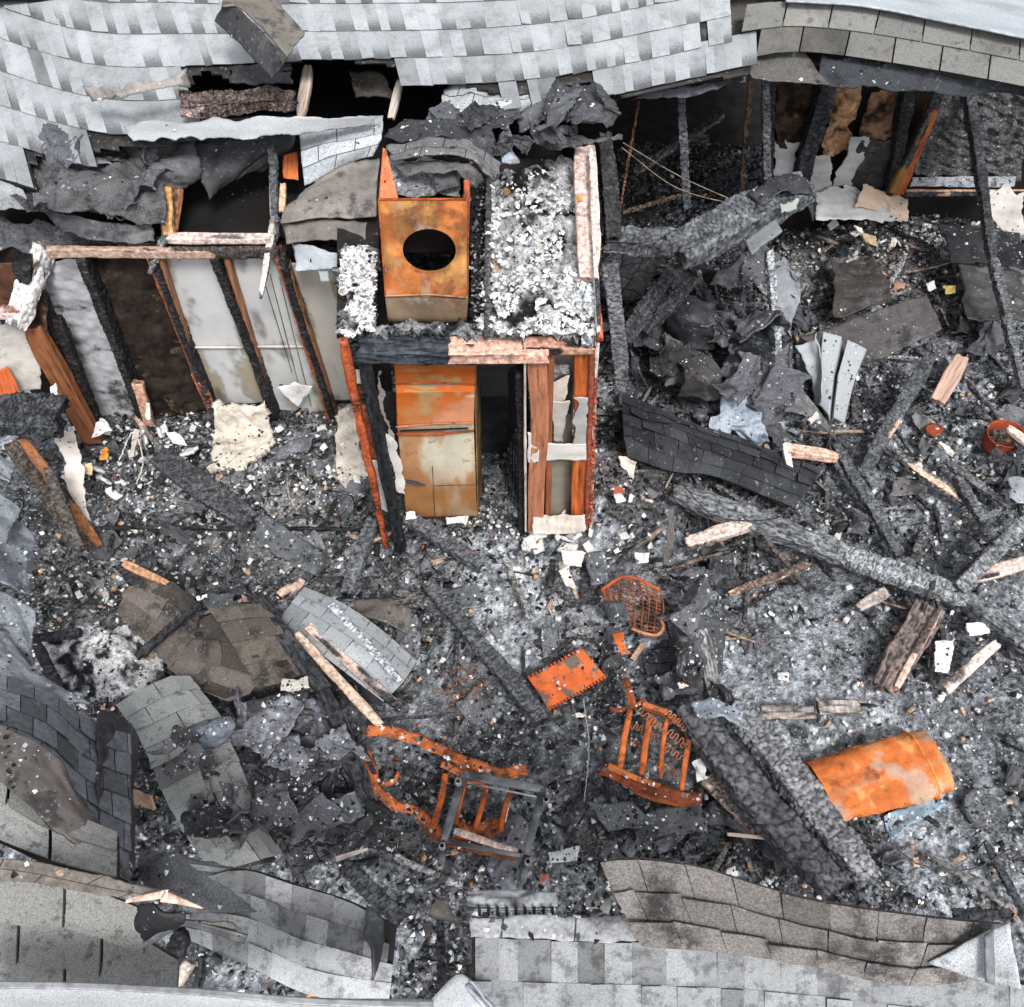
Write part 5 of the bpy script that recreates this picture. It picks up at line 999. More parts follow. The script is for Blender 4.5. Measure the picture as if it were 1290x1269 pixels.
beam('right_length', P(848, 314, 1.88), P(1012, 236, 1.95), 56, 30, parent=db, world=True, base=K(80, 82, 86), seed=274, rough=.2, alli=(.045, .05), deep=.010, m='charfine')
sheet('felt_wrap', [[P(930, 246, 2.02), P(985, 218, 2.06), P(1022, 232, 2.0)], [P(950, 262, 2.04), P(995, 240, 2.1), P(1026, 256, 1.96)]], 'felt', K(56, 58, 62), parent=db, seed=275, amp=.03, crease=.06, tr=.07)
rs('beam_underlayer', [[(850, 328, 1.84), (930, 290, 1.88), (980, 262, 1.9)], [(866, 340, 1.8), (936, 308, 1.84), (988, 280, 1.84)]], 'felt', K(108, 98, 95), 'brown-grey shingle strip along the underside of the drooping beam', 'shingle strip', seed=272, amp=.02)
rs('grey_tile_end', [[(938, 300, 1.9), (980, 272, 1.92)], [(948, 322, 1.86), (988, 290, 1.88)]], 'granule', K(116, 119, 122), 'grey shingle block hanging below the right end of the drooping beam', 'shingle scrap', seed=273, tr=.02, crease=0, th=.03)
rs('pale_fabric_scrap', [[(972, 250, 2.1), (1006, 248, 2.08)], [(980, 270, 2.05), (1006, 272, 2.0)]], 'paper', K(155, 162, 158), 'pale green-grey cloth scrap on the right end of the drooping beam', 'cloth scrap', seed=274, th=.02)
rs('black_felt_hood', [[(980, 218, 1.98), (1016, 226, 1.92), (1030, 250, 1.8)], [(990, 235, 1.8), (1018, 262, 1.7), (1026, 285, 1.55)]], 'felt', K(46, 48, 52), 'black felt hood over the right tip of the drooping beam', 'felt scrap', seed=275, amp=.05)
for i, (a, b, c, lab) in enumerate([((785, 180, 2.5), (862, 225, 2.1), (960, 268, 1.9), 'upper of two thin bare wires crossing the dark opening'), ((783, 186, 2.48), (855, 238, 2.05), (945, 262, 1.95), 'lower of two thin bare wires crossing the dark opening')]):
    MB().tube(cr([P(*a), P(*b), P(*c)], 14), .0035, K(150, 135, 120), n=5).go('wire', 'rustbar', label=lab, cat='wire')
tb((1217, 112, 1.7), (1250, 330, .9), 13, 12, 'tall black leaning post in front of the scorched panel at upper right', seed=276, base=K(58, 60, 63), alli=(.02, .08))
tb((1250, 325, .92), (1288, 490, .25), 12, 11, 'lower ribbed stretch of leaning post at the right edge', seed=277, base=K(80, 82, 86), alli=(.016, .08), deep=.01)
sheet('metal_scraps', [[P(962, 350, .75), P(985, 320, .95), P(998, 345, .8)], [P(978, 385, .6), P(992, 380, .6), P(1010, 370, .62)], [P(980, 425, .35), P(986, 425, .35), P(992, 424, .35)]], 'granule_clean', K(140, 144, 150), 'pale grey pleated shingle strip hanging on the ash-white post', 'shingle scrap', seed=278, amp=.04, crease=.05, tr=.04, res=.015)

# ------------------------------------------------------------ bent shingles, boards and sheets on the rubble (heights above the rubble)
def gs(name, rails, m, col, label, cat='shingle sheet', **k):
    return sheet(name, rails, m, col, label, cat, **{**dict(ground=True, amp=.03, crease=.03, tr=.05, th=.010, res=.022), **k})
def fallen(name, rails, rows, col, label, seed, tab=.3, mt='granule', amp=.03, backing=K(46, 44, 44), **k):
    o = root(name, G(rails[1][0][0], rails[1][0][1], 0), label, 'shingle sheet')
    shingles('shingle_courses', rails, rows, mt, col, None, parent=o, tab=tab, seed=seed, amp=amp, ground=True, **{**dict(gap=.006, slip=.008, tonevar=.09, thbut=.014, curl=.022, overlap=.5, dark=.06), **k})
    deck('felt_backing', rails, None, [], 'felt', backing, o, lower=.035+amp, nu=40, nv=30, th=.01, ground=True)
    return o
gs('bent_shingles', [[(996, 430, .35), (1022, 426, .42), (1034, 412, .50)], [(1016, 465, .25), (1030, 460, .32), (1034, 440, .45)], [(1024, 508, .1), (1030, 512, .15), (1036, 500, .3)]], 'granule_clean', K(172, 176, 180), 'pale grey shingle curling up like a page at centre right', 'bent shingle', seed=281, th=.012)
zz = [(1030, 440, .18), (1037, 418, .50), (1060, 424, .46), (1064, 446, .22), (1068, 428, .46), (1092, 440, .36)]
def zpts(L_): 
    P3 = [G(*p) for p in L_]; out = []
    for a_, b_ in zip(P3[:-1], P3[1:]): out += [a_+(b_-a_)*t for t in np.linspace(0, 1, 12)[:-1]]
    return np.array(out+[P3[-1]])
r0 = zpts(zz); r1 = zpts([(1028, 476, .16), (1033, 466, .34), (1050, 470, .34), (1052, 482, .14), (1056, 472, .32), (1076, 482, .24)]); r2 = zpts([(1024, 512, .06), (1030, 508, .14), (1044, 524, .14), (1046, 532, .02), (1050, 526, .12), (1064, 534, .04)])
tz = np.linspace(0, 1, 30)[:, None, None]; SZ = np.where(tz < .5, r0*(1-2*tz)+r1*2*tz, r1*(2-2*tz)+r2*(2*tz-1)); SZ = SZ+normals(SZ)*(.012*(facet(metric(SZ)[0]*9, metric(SZ)[1]*5, 5)-.5))[..., None]
VZ, FZ = gridmesh(SZ, .012); dz0, dz1 = metric(SZ); uvz = np.stack([dz0.ravel(), dz1.ravel()], -1)
build('pleated_shingle', VZ, FZ, 'granule_clean', col=K(160, 164, 168), label='pale grey shingle pleated like a fan between the curled page and the dark brown board', cat='bent shingle', uv=np.vstack([uvz, uvz]))
gs('dark_roof_board', [[(1006, 424, .22), (1168, 370, .28)], [(1078, 472, .20), (1188, 414, .24)]], 'felt', K(82, 78, 78), 'wide dark brown roofing board lying flat at centre right', 'roofing board', seed=284, crease=.0, amp=.01, tr=.02, th=.02)
fallen('charred_shingle_slab', [[(783, 492, .30), (860, 530, .34), (960, 560, .30), (1040, 590, .2)], [(785, 545, .34), (870, 560, .38), (970, 590, .36), (1020, 612, .26)], [(790, 575, .22), (850, 595, .3), (900, 600, .3), (1000, 640, .2)]], 5, K(58, 60, 64), 'large black slab of charred shingles right of the chimney', 285, tab=.2, mt='granule_soot', amp=.06, curl=.05, tonevar=.2)
gs('curled_felt', [[(835, 445, .4), (870, 440, .5), (905, 462, .45)], [(862, 470, .5), (890, 475, .55), (912, 480, .45)], [(850, 505, .2), (885, 505, .25), (915, 505, .2)]], 'felt', K(76, 75, 74), 'curled brown-black felt sheet above the charred shingle slab', 'felt scrap', seed=286, amp=.04, crease=.04)
gs('dark_drum', [[(838, 378, .55), (870, 374, .65), (902, 384, .55)], [(836, 405, .55), (870, 402, .7), (900, 410, .55)], [(842, 435, .25), (872, 440, .35), (900, 440, .25)]], 'felt', K(52, 54, 58), 'black crumpled metal sheet beneath the drooping beam', 'metal sheet', seed=287, amp=.04, crease=.05, tr=.02)
gs('scorched_plastic', [[(905, 400, .35), (950, 388, .4), (975, 420, .3)], [(915, 440, .35), (950, 445, .42), (985, 465, .3)], [(905, 480, .2), (950, 490, .25), (985, 500, .2)]], 'slate', K(38, 40, 43), 'shiny black crumpled membrane at centre right behind the blue-grey flashing', 'membrane', seed=288, amp=.09, crease=.12)
gs('blue_grey_flashing', [[(908, 498, .30), (960, 490, .36)], [(905, 530, .26), (965, 535, .3)], [(940, 560, .12), (972, 562, .16)]], 'slate', K(135, 146, 160), 'shiny blue-grey crumpled flashing on the charred slab', 'flashing', seed=289, amp=.06, crease=.09, tr=.04)
gs('blue_grey_flashing', [[(892, 525, .24), (925, 515, .28)], [(893, 555, .2), (925, 560, .2)]], 'slate', K(150, 158, 168), 'small pale crinkled flashing left of the shiny blue-grey one', 'flashing', seed=290, amp=.05, crease=.08)
gs('grey_roofing_wedge', [[(960, 470, .35), (985, 460, .42), (1010, 490, .32)], [(985, 520, .25), (1020, 530, .28), (1060, 560, .15)]], 'felt', K(104, 105, 106), 'grey felt wedge below the ash-white post', 'felt scrap', seed=291, amp=.05)
fallen('brown_shingle_run', [[(178, 722, .50), (212, 728, .52), (252, 762, .46)], [(158, 745, .46), (196, 765, .52), (245, 800, .45)], [(150, 770, .34), (185, 810, .38), (215, 842, .34)]], 3, K(98, 91, 86), 'brown shingle sheet, upper left piece under the thin ribbed char stick', 292, mt='granule_soot', tab=.7, amp=.02, curl=.03, dark=.2)
fallen('brown_shingle_run', [[(236, 790, .40), (262, 775, .44), (300, 770, .44)], [(222, 822, .38), (262, 830, .42), (330, 860, .36)], [(210, 840, .3), (245, 868, .34), (290, 882, .26)]], 3, K(92, 86, 82), 'brown shingle sheet, lowest piece beside the grey three-tab strip', 293, mt='granule_soot', tab=.7, amp=.02, curl=.03, dark=.2)
fallen('brown_shingle_run', [[(262, 768, .50), (300, 762, .54), (336, 762, .50)], [(285, 800, .5), (330, 800, .54), (366, 800, .46)], [(325, 868, .34), (360, 860, .38), (392, 848, .30)]], 4, K(104, 97, 90), 'brown shingle sheet, right piece ending at the long charred beam', 294, mt='granule_soot', tab=.7, amp=.02, curl=.03, dark=.2)
strip_ = [[(145, 888, .55), (180, 868, .58), (214, 850, .55), (240, 850, .5)], [(178, 935, .6), (210, 925, .62), (250, 905, .58), (272, 895, .5)], [(205, 1000, .62), (240, 985, .66), (275, 968, .6), (300, 955, .48)], [(235, 1055, .62), (265, 1045, .64), (300, 1030, .58), (322, 1015, .45)], [(268, 1098, .62), (300, 1092, .62), (335, 1082, .55), (356, 1075, .42)]]
fallen('three_tab_strip', strip_, 9, K(150, 153, 152), 'long grey three-tab shingle strip sagging down from the white ash mound', 295)
fallen('shingle_slab', [[(383, 740, .40), (430, 760, .42), (475, 790, .38), (526, 832, .3)], [(366, 762, .44), (415, 792, .46), (462, 825, .42), (508, 860, .34)], [(352, 782, .30), (400, 820, .34), (440, 850, .3), (484, 884, .24)]], 4, K(158, 163, 168), 'pale blue-grey shingle slab lying beside the pale split timbers at centre left', 296, tab=.2, mt='granule', amp=.01, curl=.01, slip=.004)
beam('trim_strip', (415, 762, .47), (506, 858, .40), 11, 3, 'pale metal trim strip lying along the shingle slab', 'trim', base=K(150, 155, 162), seed=297, m='steel')
gs('brown_felt_patch', [[(440, 752, .2), (490, 750, .22), (522, 768, .2)], [(455, 775, .22), (495, 790, .22), (520, 802, .15)]], 'felt', K(98, 92, 88), 'brown felt patch behind the pale shingle slab', 'felt scrap', seed=298)
gs('blue_grey_scrap', [[(228, 912, .70), (262, 900, .72), (300, 895, .62)], [(232, 930, .74), (262, 925, .76), (296, 912, .66)], [(255, 955, .6), (275, 945, .6), (286, 930, .56)]], 'slate', K(118, 126, 138), 'blue-grey creased scrap lying across the grey three-tab strip', 'felt scrap', seed=299, amp=.05, crease=.06)
for i, (q, col, lab) in enumerate([
        ([[(250, 748, .30), (300, 742, .34)], [(262, 772, .32), (296, 762, .32)]], K(84, 88, 94), 'dark square scrap beside the white flake at left'),
        ([[(222, 742, .42), (246, 738, .42)], [(232, 758, .4), (250, 752, .38)]], K(78, 80, 84), 'tiny dark square scrap above the brown shingles'),
        ([[(325, 640, .2), (420, 700, .2)], [(320, 690, .2), (400, 730, .2)]], K(92, 95, 98), 'flat ash-dusted felt area left of the chimney base'),
        ([[(300, 1040, .40), (350, 1000, .4)], [(340, 1070, .36), (380, 1030, .34)]], K(66, 68, 72), 'dark shingle heap at lower left of the chairs'),
        ([[(320, 930, .5), (380, 920, .5)], [(330, 990, .5), (400, 985, .46)]], K(104, 108, 116), 'ashy blue-grey shingles left of the rusty frames'),
        ([[(310, 880, .5), (390, 870, .5)], [(315, 925, .5), (380, 920, .5)]], K(62, 63, 66), 'black crumpled sheet under the brown shingles'),
        ([[(400, 1010, .4), (450, 990, .4)], [(415, 1050, .36), (470, 1030, .34)]], K(70, 74, 80), 'black layered sheet left of the rusty chair rail'),
        ([[(490, 1050, .12), (530, 1040, .12)], [(500, 1075, .1), (540, 1070, .1)]], K(84, 84, 86), 'small grey scrap under the rusty frame'),
        ([[(810, 1020, .2), (880, 1000, .24)], [(830, 1060, .2), (895, 1050, .2)]], K(80, 82, 86), 'dark crumpled sheet under the big charred beams'),
        ([[(735, 1010, .2), (800, 1010, .2)], [(760, 1050, .16), (830, 1050, .16)]], K(92, 94, 98), 'grey flat sheet below the rusty spring seat'),
        ([[(840, 780, .4), (880, 770, .5), (912, 780, .4)], [(850, 830, .4), (885, 830, .5), (915, 835, .35)], [(850, 880, .2), (885, 885, .26), (910, 880, .2)]], K(74, 76, 78), 'tall folded black sheet right of the rusty basket grate'),
        ([[(838, 640, .5), (852, 640, .5)], [(832, 712, .3), (852, 716, .3)]], K(100, 96, 94), 'brown rounded shingle scrap standing right of the white crumbs'),
        ([[(735, 700, .2), (765, 690, .24)], [(740, 740, .2), (770, 735, .2)]], K(90, 93, 98), 'grey crumpled sheet left of the rusty basket grate'),
        ([[(680, 790, .06), (702, 790, .06)], [(678, 835, .05), (704, 835, .05)]], K(118, 122, 128), 'pale grey panel standing above the orange plate'),
        ([[(1045, 330, .3), (1100, 320, .3)], [(1050, 400, .3), (1130, 380, .3)]], K(66, 62, 60), 'dark brown mat of felt behind the wide roofing board'),
        ([[(1180, 280, .4), (1290, 290, .4)], [(1200, 330, .4), (1300, 340, .4)]], K(50, 51, 54), 'black sheet at the right edge under the leaning post'),
        ([[(1205, 330, .35), (1290, 340, .35)], [(1215, 400, .3), (1300, 410, .3)]], K(64, 62, 62), 'black-brown felt at the right edge beyond the ribbed post'),
        ([[(1120, 600, .1), (1180, 590, .1)], [(1115, 628, .1), (1170, 625, .1)]], K(108, 106, 106), 'grey flat scrap beside the thin ashy plank'),
        ([[(1265, 600, .3), (1310, 600, .3)], [(1268, 630, .3), (1312, 632, .3)]], K(150, 156, 162), 'pale grey shingle corner at the right edge below the rusty pot'),
        ([[(955, 1050, .2), (1000, 1060, .2)], [(960, 1085, .16), (1010, 1090, .16)]], K(64, 66, 70), 'dark scrap between the brown board and the big charred beams'),
        ([[(735, 1125, .5), (778, 1128, .5)], [(730, 1150, .5), (772, 1152, .5)]], K(135, 135, 132), 'tan-grey torn shingle at the left end of the curled band'),
        ([[(180, 640, .2), (250, 680, .2)], [(200, 670, .2), (290, 715, .2)]], K(76, 78, 80), 'black split shingles left of the chimney near the brown rail'),
        ([[(540, 740, .08), (600, 730, .08)], [(560, 775, .08), (620, 760, .08)]], K(88, 92, 96), 'flat grey sheet in front of the chimney base'),
]):
    gs('roofing_scrap', q, 'slate' if i in (4, 6, 12, 22) else ('granule_soot' if i % 2 else 'felt'), col, lab, 'roofing scrap', seed=301+i, amp=.045, crease=.055)
# lower-left splintered hole
rs('black_torn_sheet', [[(162, 1132, 2.95), (205, 1128, 3.0), (250, 1140, 2.95)], [(165, 1160, 2.9), (205, 1165, 2.95), (235, 1160, 2.9)], [(176, 1190, 2.75), (196, 1192, 2.8), (225, 1168, 2.8)]], 'felt', K(34, 35, 38), 'black torn sheet bulging under pink splinters at lower left', seed=331, amp=.05)
beam('pink_splinter', (158, 1136, 3.0), (212, 1126, 3.02), 12, 4, 'pink splintered wood on the black torn sheet, left of two', 'wood splinter', ground=False, fresh=.95, wood=K(228, 196, 178), seed=332, taper=(.5, 1), rough=.6)
beam('pink_splinter', (205, 1128, 3.02), (256, 1144, 2.96), 12, 4, 'pink splintered wood on the black torn sheet, right of two', 'wood splinter', ground=False, fresh=.95, wood=K(226, 190, 172), seed=333, taper=(1, .2), rough=.6)
rs('curved_drip_edge', [[(180, 1190, 2.86), (205, 1172, 2.9), (232, 1160, 2.9), (312, 1180, 2.8)], [(182, 1195, 2.84), (208, 1180, 2.88), (234, 1168, 2.88), (308, 1190, 2.78)]], 'steel', K(96, 97, 99), 'curved grey metal drip edge below the black torn sheet', 'trim', seed=334, tr=0, crease=0, amp=.005)
rs('sooty_corner', [[(246, 1150, 2.9), (312, 1160, 2.82)], [(236, 1166, 2.88), (308, 1186, 2.78)]], 'granule_soot', K(110, 108, 106), 'sooty brown shingle corner right of the pink splinters', 'shingle scrap', seed=335, crease=.01)
for i, (a, b, w, lab, kk) in enumerate([
        ((236, 1172, 1.9), (200, 1242, 1.7), 22, 'thick ribbed charred joist in the splintered hole at lower left', {}),
        ((255, 1205, 1.8), (246, 1256, 1.7), 10, 'thin ribbed charred joist in the splintered hole at lower left', {}),
        ((242, 1212, 1.75), (214, 1256, 1.65), 16, 'pale broken board lying in the splintered hole at lower left', dict(fresh=.85, wood=K(205, 195, 185))),
        ((556, 1158, 1.5), (556, 1240, 1.6), 11, 'ribbed black joist standing in the gap at bottom centre', {}),
        ((496, 1180, 1.2), (478, 1260, 1.4), 12, 'dark brown joist along the left of the gap at bottom centre', dict(fresh=.25, wood=K(150, 85, 60)))]):
    beam('charred_joist' if i != 2 else 'broken_board', a, b, w, w, lab, 'joist' if i != 2 else 'board', ground=False, seed=341+i, alli=(.022, .06), deep=.012, **{**dict(base=K(44, 45, 48)), **kk})
rs('brown_felt_flap', [[(545, 1120, 2.2), (575, 1122, 2.2)], [(535, 1150, 2.25), (580, 1160, 2.25)], [(560, 1160, 2.1), (596, 1172, 2.15)]], 'felt', K(92, 86, 82), 'brown felt flap at the top of the gap at bottom centre', 'felt scrap', seed=351, crease=.01)
rs('brown_board_scrap', [[(538, 1158, 2.0), (552, 1158, 2.0)], [(528, 1190, 2.0), (550, 1198, 2.0)]], 'felt', K(78, 72, 70), 'small brown board scrap under the felt flap at bottom centre', 'board', seed=352, crease=0)
rs('curled_flashing', [[(455, 1130, 2.1), (480, 1150, 2.15), (490, 1190, 2.1)], [(450, 1180, 2.2), (468, 1200, 2.25), (470, 1250, 2.2)]], 'steel', K(92, 94, 96), 'curled dark flashing at the right end of the slumped roof section', 'flashing', seed=353, crease=.01)
rs('corner_cap', [[(540, 1262, 2.72), (576, 1226, 2.72), (600, 1240, 2.7)], [(560, 1290, 2.72), (610, 1270, 2.72), (640, 1285, 2.7)]], 'granule_clean', K(176, 180, 184), 'pale triangular shingle corner beside the scratched strip at bottom centre', 'shingle scrap', seed=354, crease=0, amp=.008, tr=.01)
beam('scratched_trim', (590, 1238, 2.72), (622, 1275, 2.72), 12, 3, 'black and silver scratched metal trim at bottom centre', 'trim', ground=False, base=K(120, 122, 128), seed=355, alli=(.3, .02), m='steel')
tr0 = root('nailed_trim_board', P(690, 1140, 2.5), 'grey board with a row of roofing nails along its lower edge at bottom centre', 'board')
beam('board', P(588, 1134, 2.6), P(702, 1134, 2.6), 22, 6, parent=tr0, world=True, base=K(112, 114, 118), alli=(.3, .05), deep=.002, seed=356)
beam('pale_lip', P(600, 1147, 2.61), P(700, 1147, 2.61), 4, 3, parent=tr0, world=True, base=K(190, 190, 192), alli=(.3, .05), deep=.002, seed=357)
for i in range(9): MB().tube([P(604+i*11.5, 1143, 2.64), P(604+i*11.5, 1153, 2.6)], .006, K(40, 40, 42), n=6).go('nail', 'steel', parent=tr0)
gs('pink_brown_shard', [[(678, 1124, 1.9), (700, 1122, 1.9)], [(674, 1138, 1.9), (702, 1140, 1.9)]], 'wood', K(176, 128, 112), 'pink-brown shard at the right end of the nailed trim board', 'wood splinter', ground=False, seed=358)

